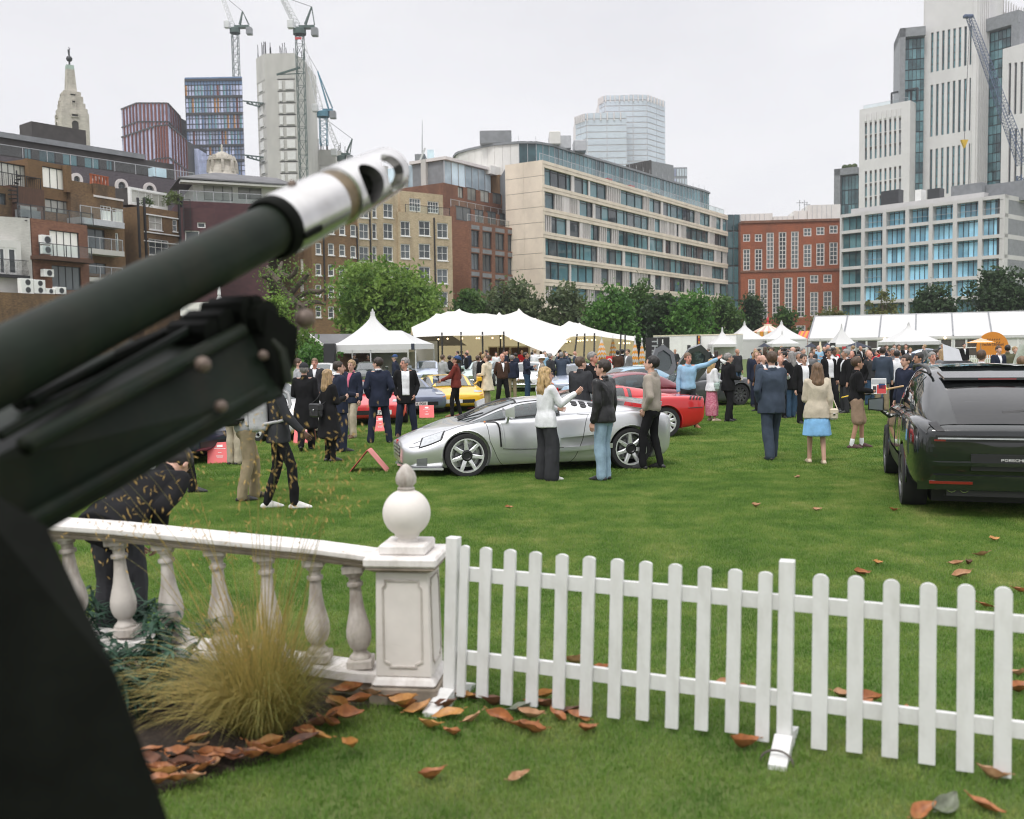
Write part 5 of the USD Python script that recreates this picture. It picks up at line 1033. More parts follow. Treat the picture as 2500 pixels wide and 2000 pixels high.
parasol_open('navy parasol left of the cream closed parasol', cB, 712, 796, 752, 262, 290, 74, 'navy_cloth')
parasol_open('navy parasol behind the black menu board', cB, 826, 900, 850, 262, 288, 76, 'navy_cloth')
parasol_open('widest navy parasol near the red banner flag', cB, 962, 1152, 1062, 256, 292, 70, 'navy_cloth')
parasol_open('white and orange striped open parasol before the orange sign', cD, 1208, 1684, 1450, 308, 388, 80, 'canvas', 'orange_cloth')
def parasol_shut(label, cv, x0, x1, yp, yb, d, stripes=True, group='closed striped parasols', m2='orange_cloth', m1='canvas'):
 a, b = at(*cv(x0, yb), d), at(*cv(x1, yb), d); r = (b[0] - a[0]) / 2; zt, zb = at(*cv((x0 + x1) / 2, yp), d)[2], a[2]; c = V((a[0] + b[0]) / 2, d, 0); T = Thing('closed_parasol', label, 'parasol', c, group=group)
 R = 9; n = 16; prof = [0.05, 0.2, 0.42, 0.6, 0.72, 0.82, 0.92, 1.0, 0.9, 0.55]
 for k in range(R):
  v, f = [], []
  for i in range(n):
   for kk in (k, k + 1):
    rr = r * prof[kk] * (1.0 if i % 2 else 0.62); t = 2 * PI * i / n; v.append(c + V(rr * math.cos(t), rr * math.sin(t), zt + (zb - zt) * kk / R - (0.12 if i % 2 else 0) * (kk > 1)))
  for i in range(n): j = (i + 1) % n; f.append([2 * i, 2 * i + 1, 2 * j + 1, 2 * j])
  T.part('folded_canopy', (np.array(v), np.array(f)), m2 if stripes and k % 2 == 0 and k > 1 else m1)
 T.part('pole', tube([c, c + V(0, 0, zt + 0.1)], 0.03, 6), 'steel'); T.part('finial', lathe([(0.05, 0), (0.05, 0.08), (0.02, 0.14), (0.001, 0.16)], 8, org=c + V(0, 0, zt + 0.02)), 'ink_white')
parasol_shut('leftmost of four closed orange and white parasols', cC, 565, 650, 160, 345, 60); parasol_shut('second from left of the closed orange and white parasols, behind the red fridge', cC, 672, 742, 150, 330, 64)
parasol_shut('third closed orange and white parasol, beside the white counter', cC, 868, 932, 165, 395, 61); parasol_shut('smallest closed orange and white parasol, next to the black banner', cC, 934, 988, 185, 380, 64)
parasol_shut('slim cream closed parasol among the crowd', cB, 798, 830, 240, 345, 62, stripes=False, group=None, m1='cream_cloth')
# ---- black banner totem, fridge, counter
F = fac_px(cC(993, 300), 56, cC(1168, 300), 54.5); q = F.rect(*cC(993, 158), *cC(1168, 500)); T = Thing('banner_totem', 'black banner totem with large grey sideways lettering', 'sign', F.P(F.L / 2, 0))
T.part('panel', F.box(0, F.L, 0.05, q[3], -0.3, 0), 'banner_black'); T.part('plinth', F.box(-0.1, F.L + 0.1, 0, 0.05, -0.5, 0.2), 'dark_metal')
u = F.L * 0.33; text(T, 'THE DREAM', F.L * 0.29, F.P(u, q[3] - 0.04, 0.002), (0, 0, -1), (F.U[0], F.U[1], 0), 'ink_grey', bold=True, sx=0.8)
e = F.P(F.L * 0.86, q[3] - 0.3, 0.003); T.part('emblem', F.poly(shapely.union_all([sa.translate(sg.Point(0, 0).buffer(0.05), F.L * 0.86, q[3] - 0.16), sg.box(F.L * 0.86 - 0.05, q[3] - 0.36, F.L * 0.86 + 0.05, q[3] - 0.2), sg.box(F.L * 0.86 - 0.09, q[3] - 0.42, F.L * 0.86 + 0.09, q[3] - 0.395), sg.box(F.L * 0.86 - 0.1, q[3] - 0.45, F.L * 0.86 + 0.1, q[3] - 0.435)]), 0.002, 0.008), 'ink_white')
F = fac_px(cC(650, 400), 56, cC(722, 400), 56); q = F.rect(*cC(650, 322), *cC(722, 500)); T = Thing('drinks_fridge', 'red drinks cabinet with a white swirl under the striped parasols', 'fridge', F.P(F.L / 2, 0))
T.part('cabinet', F.box(0, F.L, 0.02, q[3], -0.5, 0), 'sign_red'); T.part('emblem', F.poly(sg.LineString([(F.L * (0.1 + 0.8 * t), q[3] - 0.25 + 0.1 * math.sin(5 * t)) for t in np.linspace(0, 1, 14)]).buffer(0.03), 0.003, 0.01), 'ink_white'); T.part('shelf_front', F.box(0.1, F.L - 0.1, q[3] * 0.25, q[3] * 0.7, 0.003, 0.02), 'ink_white')
F = fac_px(cC(836, 450), 50, cC(990, 450), 50); q = F.rect(*cC(836, 402), *cC(990, 520)); T = Thing('bar_counter', 'plain white bar counter behind the man in the grey sweater', 'counter', F.P(F.L / 2, 0)); T.part('front', F.box(0, F.L, 0, q[3] - 0.05, -0.7, 0), 'white_paint'); T.part('top', F.box(-0.05, F.L + 0.05, q[3] - 0.049, q[3], -0.75, 0.05), 'white_paint')
# ---- white trailers, carousel, awning
for i, (x0, x1, y, l) in enumerate(((1060, 1440, 145, 'left white box trailer behind the black totem'), (1455, 1790, 138, 'right white box trailer behind the small pagoda'))):
 F = fac_px(cC(x0, 250), 103, cC(x1, 250), 101); z1 = F.uz(*cC((x0 + x1) / 2, y))[1]; T = Thing('box_trailer', l, 'trailer', F.P(F.L / 2, 0), group='white box trailers'); T.part('body', F.box(0, F.L, 0.5, z1, -2.5, 0), 'white_sheet')
 n = int(F.L / 1.2)
 for j in range(n): T.part('side_panel', F.box(F.L * j / n + 0.02, F.L * (j + 1) / n - 0.02, 0.55, z1 - 0.1, 0.003, 0.03), 'white_paint')
 T.part('roof_rail', F.box(0, F.L, z1, z1 + 0.1, -2.5, 0.05), 'cream_cloth')
 for j in (0.15, 0.25, 0.8): T.part('wheel', xf(lathe([(0.01, -0.12), (0.45, -0.12), (0.5, 0), (0.45, 0.12), (0.01, 0.12)], 14), rotx(PI / 2), F.P(F.L * j, 0.5, -0.3)), 'ink')
 if i == 0: T.part('window', F.box(*F.rect(*cC(1358, 225), *cC(1388, 272)), 0.031, 0.05), 'ink')
F = fac_px(cC(1437, 250), 100, cC(1478, 250), 100); q = F.rect(*cC(1440, 140), *cC(1474, 240)); T = Thing('food_banner', 'tall black banner with orange food pictures between the trailers', 'banner', F.P(F.L / 2, 0)); T.part('panel', F.box(*q, 0, 0.06), 'ink')
for k in range(4): T.part('picture', F.box(q[0] + 0.15, q[1] - 0.1, q[2] + (q[3] - q[2]) * (0.05 + k * 0.235), q[2] + (q[3] - q[2]) * (0.25 + k * 0.235), 0.063, 0.09), 'orange_cloth' if k % 2 else 'signal_red')
p = at(*cB(470, 200), 128); T = Thing('carousel', 'striped pink and cream carousel roof with lit fascia and red finial', 'carousel', V(p[0], p[1], 0)); r = 98 / 2.695 * 128 / FPX; ze, zp = at(*cB(470, 188), 128)[2], at(*cB(470, 140), 128)[2]; c = V(p[0], p[1], 0); n = 24
for i in range(n):
 t0, t1 = 2 * PI * i / n, 2 * PI * (i + 1) / n; T.part('roof_stripe', quad(c + V(.05 * math.cos(t0), .05 * math.sin(t0), zp), c + V(r * math.cos(t0), r * math.sin(t0), ze), c + V(r * math.cos(t1), r * math.sin(t1), ze), c + V(.05 * math.cos(t1), .05 * math.sin(t1), zp)), 'pink_cloth' if i % 2 else 'cream_cloth')
 g = Fac((c + V(r * math.cos(t0), r * math.sin(t0), 0)), (c + V(r * math.cos(t1), r * math.sin(t1), 0))); T.part('fascia_board', g.box(0.03, g.L - 0.03, ze - 1.1, ze, 0, 0.08), 'orange_cloth' if i % 2 else 'cream_cloth'); T.part('fascia_trim', g.box(0, g.L, ze - 1.35, ze - 1.11, 0, 0.1), 'timber_brown'); T.part('light_bulb', xf(arr(trimesh.creation.icosphere(1, 0.12)), None, g.P(g.L / 2, ze - 1.2, 0.2)), 'bulb')
T.part('finial', lathe([(0.25, 0), (0.1, 0.3), (0.2, 0.6), (0.01, 1.1)], 8, org=(p[0], p[1], zp)), 'signal_red'); T.part('centre_column', tube([c, c + V(0, 0, zp)], 0.5, 10), 'cream_cloth')
for i in range(8): t = i * PI / 4; T.part('pole', tube([c + V(r * .8 * math.cos(t), r * .8 * math.sin(t), 0), c + V(r * .8 * math.cos(t), r * .8 * math.sin(t), ze - 0.2)], 0.06, 6), 'yellow_paint')
T.part('platform', lathe([(0.01, 0.0), (r * 0.95, 0.0), (r * 0.95, 0.35), (0.01, 0.35)], 24, org=c), 'timber_brown')
F = fac_px(cB(640, 220), 124, cB(790, 220), 124); q = F.rect(*cB(640, 183), *cB(790, 240)); T = Thing('striped_awning', 'red and orange striped awning beside the marquee', 'awning', F.P(F.L / 2, 0))
n = 10
for i in range(n):
 a_, b_ = F.L * i / n, F.L * (i + 1) / n; T.part('stripe', quad(F.P(a_, q[2], 0.9), F.P(b_, q[2], 0.9), F.P(b_ + 1.2, q[3], -1.4), F.P(a_ + 1.2, q[3], -1.4)), 'orange_cloth' if i % 2 else 'red_cloth')
T.part('post', merge(F.box(0, 0.12, 0, q[2], 0.7, 0.8), F.box(F.L - 0.12, F.L, 0, q[2], 0.7, 0.8)), 'crane_white')
# ---- black menu board, red flag
F = fac_px(cB(878, 290), 66, cB(918, 290), 66); q = F.rect(*cB(880, 262), *cB(916, 340)); T = Thing('menu_board', 'narrow black upright board with a white emblem in the crowd', 'sign', F.P(F.L / 2, 0)); T.part('panel', F.box(q[0], q[1], 0, q[3], -0.05, 0), 'banner_black')
for k, w in ((0.25, 0.14), (0.55, 0.2), (0.9, 0.15)): T.part('emblem', F.poly(sa.scale(sa.translate(sg.Point(0, 0).buffer(w), (q[0] + q[1]) / 2, q[3] - k), 1, 0.45), 0.003, 0.01), 'ink_white')
p = at(*cB(1018, 270), 55); T = Thing('red_flag', 'red and white banner flag under the widest navy parasol', 'flag', V(p[0], p[1], 0)); z1, z0 = at(*cB(1018, 285), 55)[2], at(*cB(1018, 380), 55)[2]
for i, m_ in enumerate(('signal_red', 'ink_grey', 'ink_white')): T.part('cloth', sheet(p * V(1, 1, 0) + V(-0.42 + i * 0.28, i * 0.05, z0 - i * 0.02), p * V(1, 1, 0) + V(-0.14 + i * 0.28, i * 0.1, z0), p * V(1, 1, 0) + V(-0.24 + i * 0.28, 0.15, z1), p * V(1, 1, 0) + V(-0.52 + i * 0.28, 0, z1), 5, 0.05), m_)
T.part('pole', tube([p * V(1, 1, 0) + V(0.4, 0.1, 0), p * V(1, 1, 0) + V(0.3, 0.1, z1 + 0.2)], 0.025, 6), 'steel')
# ---- far white picket fence
F = fac_px(cD(700, 640), 62, cD(2250, 600), 64); q = F.rect(*cD(720, 620), *cD(1000, 735)); T = Thing('far_picket_fence', 'low white picket fence in the distance behind the black car', 'fence', F.P(F.L / 2, 0)); n = int(F.L / 0.17); ms = []
for i in range(n): ms.append(F.box(F.L * i / n, F.L * i / n + 0.09, 0.05, 0.98, 0, 0.02))
T.part('picket_row', merge(*ms), 'white_paint', kind='stuff'); T.part('rail', F.box(0, F.L, 0.25, 0.33, -0.04, -0.002), 'white_paint'); T.part('rail', F.box(0, F.L, 0.7, 0.78, -0.04, -0.002), 'white_paint')
# ---- timber shed, white cone tent and lettered board beside the gun
F = fac_px(c6(380, 1260), 68, c6(640, 1260), 66); T = Thing('timber_shed', 'dark timber shed with a grey gable roof and white bargeboards', 'shed', F.P(F.L / 2, 0)); zt, zr = F.uz(*c6(560, 1290))[1], F.uz(*c6(440, 1196))[1]
T.part('wall', F.box(0, F.L, 0, zt, -3, 0), 'timber_brown'); T.part('band', F.box(0, F.L, zt - 1.3, zt - 1.0, 0.003, 0.05), 'render_white')
a_, b_, c_ = F.P(-1.5, zt, 0.2), F.P(F.L * 0.75, zt, 0.2), F.P(F.L * 0.28, zr, 0.2); bk = -F.N * 8; bk = V(bk[0] + 5, bk[1], 0)
T.part('roof', merge(quad(b_, b_ + bk, c_ + bk, c_), quad(c_, c_ + bk, a_ + bk, a_)), 'roof_felt'); T.part('gable', (np.array([a_, b_, c_]) + np.array([*F.N * -0.15, 0]), np.array([[0, 1, 2]])), 'roof_dark'); T.part('bargeboard', merge(bar(b_, c_, 0.08, 0.22), bar(a_, c_, 0.08, 0.22)), 'render_white')
F = fac_px(c5(1200, 1020), 58, c5(1600, 1020), 57); q = F.rect(*c5(1265, 972), *c5(1590, 1062)); T = Thing('lettered_board', 'white board with grey capital letters glimpsed under the gun barrel', 'sign', F.P(F.L / 2, 0)); T.part('panel', F.box(*q, -0.08, 0), 'render_white'); T.part('stand', merge(F.box(q[0] + 0.1, q[0] + 0.2, 0, q[2], -0.07, -0.01), F.box(q[1] - 0.2, q[1] - 0.1, 0, q[2], -0.07, -0.01)), 'grey_metal')
t0 = F.uz(*c5(1398, 1020)); text(T, 'DENI', (1025 - 995) / 2.875 * 57 / FPX, F.P(t0[0], t0[1], 0.002), (*F.U, 0), (0, 0, 1), 'ink_grey'); t0 = F.uz(*c5(1262, 1026)); text(T, 'ALE', 28 / 2.875 * 57 / FPX, F.P(t0[0], t0[1], 0.002), (*F.U, 0), (0, 0, 1), 'ink_grey')
pagoda('white tent tip poking up between the gun barrel and its bracket', c5, 1440, 1600, 1520, 882, 1075, 52, group=PG)
cE = lambda x, y: (460 + x / 3.45, 800 + y / 3.45)
# ------------------------------------------------------------------ cars: a lofted body, wheel arches cut out, a glasshouse and its fittings
def paint(name, col, metal=0.0, rough=0.32, flake=0.0):
 mat(name, col, rough, 0.03, 3, metal=metal, coat=1.0, crough=0.02)
paint('paint_silver', (0.68, 0.69, 0.70), 0.8, 0.36); paint('paint_black', (0.003, 0.0045, 0.0042), 0.0, 0.15); paint('paint_red', (0.50, 0.012, 0.015)); paint('paint_maroon', (0.16, 0.018, 0.028), 0.2)
paint('paint_blue', (0.25, 0.40, 0.52), 0.2); paint('paint_grey', (0.09, 0.095, 0.10), 0.4); paint('paint_yellow', (0.78, 0.46, 0.02)); paint('paint_slate', (0.14, 0.17, 0.24), 0.35); paint('paint_white', (0.72, 0.72, 0.71))
paint('paint_navy', (0.012, 0.014, 0.03)); paint('paint_dkgreen', (0.015, 0.022, 0.02)); paint('paint_palegreen', (0.42, 0.52, 0.50), 0.3); paint('paint_paleblue', (0.40, 0.45, 0.55), 0.4); paint('paint_red2', (0.55, 0.03, 0.035))
mat('tyre', (0.018, 0.018, 0.019), 0.8, 0.15, 8); mat('rim_silver', (0.80, 0.81, 0.82), 0.3, 0.04, 2, metal=0.7, coat=0.4); mat('rim_dark', (0.10, 0.10, 0.105), 0.35, 0.1, 2, metal=0.6); mat('trim_black', (0.012, 0.012, 0.013), 0.4, 0.1, 3); mat('chrome', (0.72, 0.72, 0.72), 0.12, 0.02, 2, metal=1.0)
mat('lamp_red', (0.16, 0.008, 0.008), 0.12, 0.1, 5, coat=1.0); mat('lamp_amber', (0.55, 0.16, 0.01), 0.15, 0.1, 5, coat=1.0); mat('lamp_clear', (0.42, 0.44, 0.46), 0.1, 0.15, 20, coat=1.0); mat('plate_white', (0.68, 0.68, 0.66), 0.4, 0.02, 2); mat('seat_leather', (0.06, 0.05, 0.045), 0.6, 0.2, 4)
mat('brake_disc', (0.25, 0.25, 0.26), 0.4, 0.1, 3, metal=0.8); mat('window_frit', (0.20, 0.195, 0.21), 0.25, 0.1, 3, coat=0.6)
def glass_car(name, tint, deep):
 MATS[name] = usdkit.material(stage, f'/World/Looks/{name}', {'t': ('transparent_bsdf', {'color': tint}), 'gl': ('glossy_bsdf', {'color': (1, 1, 1), 'roughness': 0.02}), 'd': ('diffuse_bsdf', {'color': deep}), 'm1': ('mix_closure', {'fac': 0.35}), 'lw': ('layer_weight', {'blend': 0.5}), 'pw': ('math', {'math_type': 'power', 'value2': 3.5}), 'ma': ('math', {'math_type': 'multiply_add', 'value2': 0.9, 'value3': 0.07}), 'mx': ('mix_closure', {})},
 [('t.BSDF', 'm1.closure1'), ('d.BSDF', 'm1.closure2'), ('lw.facing', 'pw.value1'), ('pw.value', 'ma.value1'), ('ma.value', 'mx.fac'), ('m1.closure', 'mx.closure1'), ('gl.BSDF', 'mx.closure2')], surface='mx.closure')
glass_car('car_glass', (0.34, 0.40, 0.40), (0.055, 0.07, 0.07)); glass_car('car_glass_dark', (0.05, 0.06, 0.06), (0.012, 0.013, 0.013))
from scipy.interpolate import PchipInterpolator
def chaikin(P, it=2):
 for _ in range(it):
  Q = [P[0]]
  for a, b in zip(P[:-1], P[1:]): Q += [a * 0.75 + b * 0.25, a * 0.25 + b * 0.75]
  P = np.array(Q + [P[-1]])
 return P
class Loft:
 """Stations along x (front positive): x, bottom, half width, widest height, shoulder height, top half width, top edge height, top centre height."""
 def __init__(s, tab, n=64):
  s.tab = np.array(sorted(tab), float); s.f = PchipInterpolator(s.tab[:, 0], s.tab[:, 1:]); s.n = n
 def ring(s, x):
  zb, w, zm, zs, wt, ze, zt = s.f(x)
  P = np.array([[0, zb], [w * 0.78, zb], [w * 0.94, zb + 0.03], [w, zm], [w * 0.975, zs], [(w + wt) / 2 * 0.99, (zs + ze) / 2 + (ze - zs) * 0.22], [wt, ze], [wt * 0.55, ze + (zt - ze) * 0.75], [0, zt]])
  return chaikin(P, 2)
 def grid(s):
  x0, x1 = s.tab[0, 0], s.tab[-1, 0]; t = np.linspace(0, PI, s.n); xs = (x0 + x1) / 2 - (x1 - x0) / 2 * np.cos(t) * 0.5 - (x1 - x0) / 2 * (1 - 2 * np.linspace(0, 1, s.n)) * 0.5
  return xs, np.array([s.ring(x) for x in xs])
 def pt(s, x, v, off=0.004, side=1):
  """A point on the surface: v runs from 0 (bottom centre) to 1 (top centre)."""
  def P(x, v):
   r = s.ring(x); k = v * (len(r) - 1); i = min(int(k), len(r) - 2); q = r[i] + (r[i + 1] - r[i]) * (k - i); return V(x, q[0], q[1])
  p = P(x, v); a = P(min(x + 0.02, s.tab[-1, 0]), v) - P(max(x - 0.02, s.tab[0, 0]), v); b = P(x, min(1, v + 0.02)) - P(x, max(0, v - 0.02)); nn = np.cross(a, b); nn /= np.linalg.norm(nn) + 1e-9
  if nn[1] < 0 and v < 0.8 or (v >= 0.8 and nn[2] < 0): nn = -nn
  p = p + nn * off; return V(p[0], p[1] * side, p[2])
 def vz(s, x, z):
  r = s.ring(x); k = np.arange(len(r)) / (len(r) - 1); w = r[:, 0] > r[:, 0].max() * 0.55; return float(np.interp(z, r[w, 1], k[w]))
 def solid(s):
  xs, R = s.grid(); n, m = R.shape[:2]; full = np.concatenate([R, R[:, -2:0:-1] * [-1, 1]], 1); M_ = full.shape[1]
  v = np.concatenate([np.repeat(xs, M_)[:, None], full.reshape(-1, 2)], 1); f = []
  i, j = np.meshgrid(np.arange(n - 1), np.arange(M_), indexing='ij'); k = (j + 1) % M_
  q = np.stack([i * M_ + j, i * M_ + k, (i + 1) * M_ + k, (i + 1) * M_ + j], -1).reshape(-1, 4); f = np.vstack([q[:, [0, 1, 2]], q[:, [0, 2, 3]]])
  c0, c1_ = len(v), len(v) + 1; v = np.vstack([v, [xs[0], 0, full[0, :, 1].mean()], [xs[-1], 0, full[-1, :, 1].mean()]])
  jj = np.arange(M_); kk = (jj + 1) % M_; f = np.vstack([f, np.c_[np.full(M_, c0), kk, jj], np.c_[np.full(M_, c1_), (n - 1) * M_ + jj, (n - 1) * M_ + kk]])
  m_ = trimesh.Trimesh(v, f, process=True); m_.merge_vertices()
  if m_.volume < 0: m_.invert()
  return m_
 def line(s, pts, r=0.006, side=1, off=0.001):
  """A shut line or seam that lies on the body: pts are (x, v)."""
  P = []
  for (xa, va), (xb, vb) in zip(pts[:-1], pts[1:]):
   for t in np.linspace(0, 1, 7)[:-1]: P.append(s.pt(xa + (xb - xa) * t, va + (vb - va) * t, off, side))
  P.append(s.pt(*pts[-1], off, side)); return tube(P, r, 4)
 def patch(s, x0, x1, v0, v1, off=0.006, side=1, n=8, thick=None, skew=0.0):
  v = []; f = []
  for i in range(n + 1):
   for j in range(n + 1): t = j / n; v.append(s.pt(x0 + (x1 - x0) * i / n + skew * t, v0 + (v1 - v0) * t, off, side))
  for i in range(n):
   for j in range(n): k = i * (n + 1) + j; f.append([k, k + 1, k + n + 2, k + n + 1] if side > 0 else [k, k + n + 1, k + n + 2, k + 1])
  return np.array(v), np.array(f)
def wheel_parts(T, x, y, r, w, sp, rimm, hub=0.06, rr=0.72, width=0.5):
 sd = 1 if y > 0 else -1; org = V(x, y, r)
 place = lambda m: xf(xf(m, rotx(-sd * PI / 2)), None, org)      # lathe z axis points outwards
 h = w / 2; p = T.part('wheel', place(lathe([(r * rr * 0.98, -h), (r * 0.97, -h), (r, -h * 0.7), (r, h * 0.7), (r * 0.97, h * 0.96), (r * (rr + 0.06), h), (r * rr, h * 0.94), (r * rr * 0.98, h * 0.6)], 32)), 'tyre', smooth=40, local=True)
 T.part('rim_lip', place(lathe([(r * rr, h * 0.95), (r * rr * 0.93, h * 0.95), (r * rr * 0.9, h * 0.55)], 28)), rimm, p, smooth=30, local=True); T.part('rim_barrel', place(lathe([(r * rr * 0.9, h * 0.55), (r * rr * 0.88, -h * 0.8), (0.01, -h * 0.8)], 24)), 'trim_black', p, smooth=30, local=True)
 T.part('brake_disc', place(lathe([(0.02, h * 0.05), (r * 0.5, h * 0.05), (r * 0.5, h * 0.15), (0.02, h * 0.15)], 20)), 'brake_disc', p, local=True)
 for i in range(sp):
  a = 2 * PI * i / sp + 0.3; c, s_ = math.cos(a), math.sin(a); t = V(c, s_, 0); n_ = V(-s_, c, 0); ro, ri = r * rr * 0.93, r * 0.12; wo, wi = width * r * 0.2, width * r * 0.3
  pts = [t * ro + n_ * wo * e + V(0, 0, z) for e in (-1, 1) for z in (h * 0.5, h * 0.86)] + [t * ri + n_ * wi * e + V(0, 0, z) for e in (-1, 1) for z in (h * 0.42, h * 0.74)] + [t * (ro + ri) / 2 + n_ * wo * 0.5 * e + V(0, 0, h * 0.9) for e in (-1, 1)]
  T.part('spoke', place(hull(pts)), rimm, p, local=True, smooth=25)
 T.part('hub_cap', place(lathe([(hub * 1.5, h * 0.6), (hub * 1.4, h * 0.85), (hub, h * 0.9), (hub * 0.8, h * 0.82), (0.001, h * 0.82)], 16)), 'trim_black' if rimm == 'rim_silver' else rimm, p, local=True)
def car(label, pos, head, body, house, pm, wheels, wr=0.32, ww=0.24, track=0.82, sp=7, rimm='rim_silver', gm='car_glass', sc=1.0, group='cars on display on the lawn', kind='car', carve=(), rv=.74, rr=.72, pillar=None, det=None, wide=0.5, wz=1.0, top=0.42):
 """house: (loft table, x of screen base, screen top, rear glass top, rear glass base)."""
 T = Thing('parked_car', label, kind, (pos[0], pos[1], 0), group=group, rz=math.atan2(head[1], head[0])); B = Loft(body); S = lambda m: xf(m, np.eye(3) * sc)
 op = T.part
 T.part = lambda name, mesh, m, parent=None, smooth=False, label=None, kind=None, local=False: op(name, S(mesh), m, parent, smooth, label, kind, True)
 m = B.solid(); Mn = manifold3d.Manifold(manifold3d.Mesh(np.asarray(m.vertices, np.float32), np.asarray(m.faces, np.uint32)))
 for x in wheels:
  for sd in (1, -1):
   c = manifold3d.Manifold.cylinder(ww * 1.7, wr * 1.13, wr * 1.13, 40).rotate((90, 0, 0)).translate((x, sd * (track + 0.15) + ww * 0.85, wr * wz)); Mn = Mn - c
 for pts in carve:
  for sd in (1, -1): Mn = Mn - manifold3d.Manifold.hull_points(np.array(pts, float) * [1, sd, 1])
 T.part('body', Mn, pm, smooth=35)
 for x in wheels:
  T.part('wheel_well', box(x - wr * 1.1, x + wr * 1.1, -track + ww * 0.6, track - ww * 0.6, 0.12, wr * 1.9), 'trim_black')
  for sd in (1, -1):
   T.part('arch_lip', tube([V(x + wr * 1.14 * math.cos(a), sd * (min(B.ring(min(max(x + wr * 1.14 * math.cos(a), B.tab[0, 0]), B.tab[-1, 0]))[:, 0].max(), 9) - 0.012), wr * wz + wr * 1.14 * math.sin(a)) for a in np.linspace(-0.1, PI + 0.1, 18)], 0.012, 5), pm, smooth=True)
   wheel_parts(T, x, sd * track, wr, ww, sp, rimm, rr=rr, width=wide)
 if house:
  tab, xa, xb, xc, xd = house; H = Loft(tab, 44); xs, R = H.grid(); n, mm = R.shape[:2]; ks = np.arange(mm - 1) / (mm - 1)
  def sel(fn, off, sides=(1, -1)):
   v, f, c = [], [], 0
   for sd in sides:
    for i in range(n - 1):
     for j in range(mm - 1):
      if R[i, j, 1] < R[i, :, 1].min() + 0.002 and R[i, j + 1, 1] < R[i, :, 1].min() + 0.002 and j < 4: continue
      if fn((xs[i] + xs[i + 1]) / 2, (j + 0.5) / (mm - 1)):
       q = [(i, j), (i + 1, j), (i + 1, j + 1), (i, j + 1)]
       if sd < 0: q = q[::-1]
       for a, b in q: v.append([xs[a], R[a, b, 0] * sd * (1 + off), R[a, b, 1] + off * 1.0 * (b > mm * 0.55)])
       f.append([c, c + 1, c + 2, c + 3]); c += 4
   if not v: return None
   m_ = trimesh.Trimesh(*arr((np.array(v), np.array(f)))); m_.merge_vertices(); return arr(m_)
  TOP = 0.70
  def kindof(x, v):
   if v > TOP + 0.04: return 'screen' if x > xb else 'roof' if x > xc or v < rv else 'rear'
   if v > TOP - 0.03: return 'roof'
   if pillar and any(abs(x - p) < 0.045 for p in pillar): return 'roof'
   if x < xd + 0.12 or x > xa + 9: return 'roof'
   return 'side'
  for nm, key, mt in (('windscreen', 'screen', gm), ('rear_window', 'rear', gm), ('roof', 'roof', pm)):
   g_ = sel(lambda x, v: kindof(x, v) == key, 0.004 if key == 'roof' else 0.0)
   if g_: T.part(nm, g_, mt, smooth=40)
  for sd in (1, -1):
   g_ = sel(lambda x, v: kindof(x, v) == 'side', 0.0, (sd,))
   if g_: T.part('side_window', g_, gm, smooth=40)
  zc = float(H.f((xa + xd) / 2)[0]); yw = float(H.f((xb + xc) / 2)[1]) * 0.62
  for sd in (1, -1): T.part('seat', merge(rbox(xc * 0.5 - 0.1 + 0.0, xc * 0.5 + 0.08, sd * yw - 0.22, sd * yw + 0.22, zc - 0.15, zc + 0.1, 0.05), rbox(xc * 0.5 - 0.06, xc * 0.5 + 0.06, sd * yw - 0.12, sd * yw + 0.12, zc + 0.09, zc + 0.2, 0.04)), 'seat_leather')
  sv = sorted(tab)[len(tab) // 2]
 if det: det(T, B, S)
 return T
def mirrors(T, B, x, z, y, m, s=1.0, gl='lamp_clear'):
 for sd in (1, -1):
  a = V(x, sd * y, z); T.part('door_mirror', merge(hull([a + V(dx * s, sd * (0.16 + dy) * s, dz * s) for dx, dy, dz in ((0.1, -.08, .16), (0.1, .08, .14), (0.09, -.08, .04), (0.09, .07, .05), (-.02, -.1, .2), (-.02, .1, .18), (-.02, -.1, .01), (-.02, .1, .03))]), tube([a + V(0.03, -0.02 * sd, -0.06) * s, a + V(0.03, sd * 0.06, 0.0) * s, a + V(0.03, sd * 0.12, 0.06) * s], 0.03 * s, 6)), m, smooth=40)
  T.part('mirror_glass', quad(*[a + V(-0.024 * s, sd * (0.16 + dy) * s, dz * s) for dy, dz in ((-.085, .03), (.085, .045), (.085, .165), (-.085, .185))]), gl)
def plate(T, x, z, w, h, txt, face=1, m='plate_white', ink='ink', bold=True, y=0.0, tilt=0.0):
 p = T.part('number_plate', box(min(x, x + 0.012 * face), max(x, x + 0.012 * face), y - w / 2, y + w / 2, z - h / 2, z + h / 2), m)
 if txt:
  t = meshkit.text_mesh(txt, h * 0.62, 0.003, bold); v = np.array(t.vertices); v[:, 0] -= (v[:, 0].max() + v[:, 0].min()) / 2; k = min(1, w * 0.9 / (np.ptp(v[:, 0]) + 1e-6)); v[:, 0] *= k
  T.part('lettering', (np.column_stack([x + face * (0.013 + v[:, 2]), y + face * v[:, 0], z - h * 0.31 + v[:, 1]]), np.array(t.faces)), ink, p)
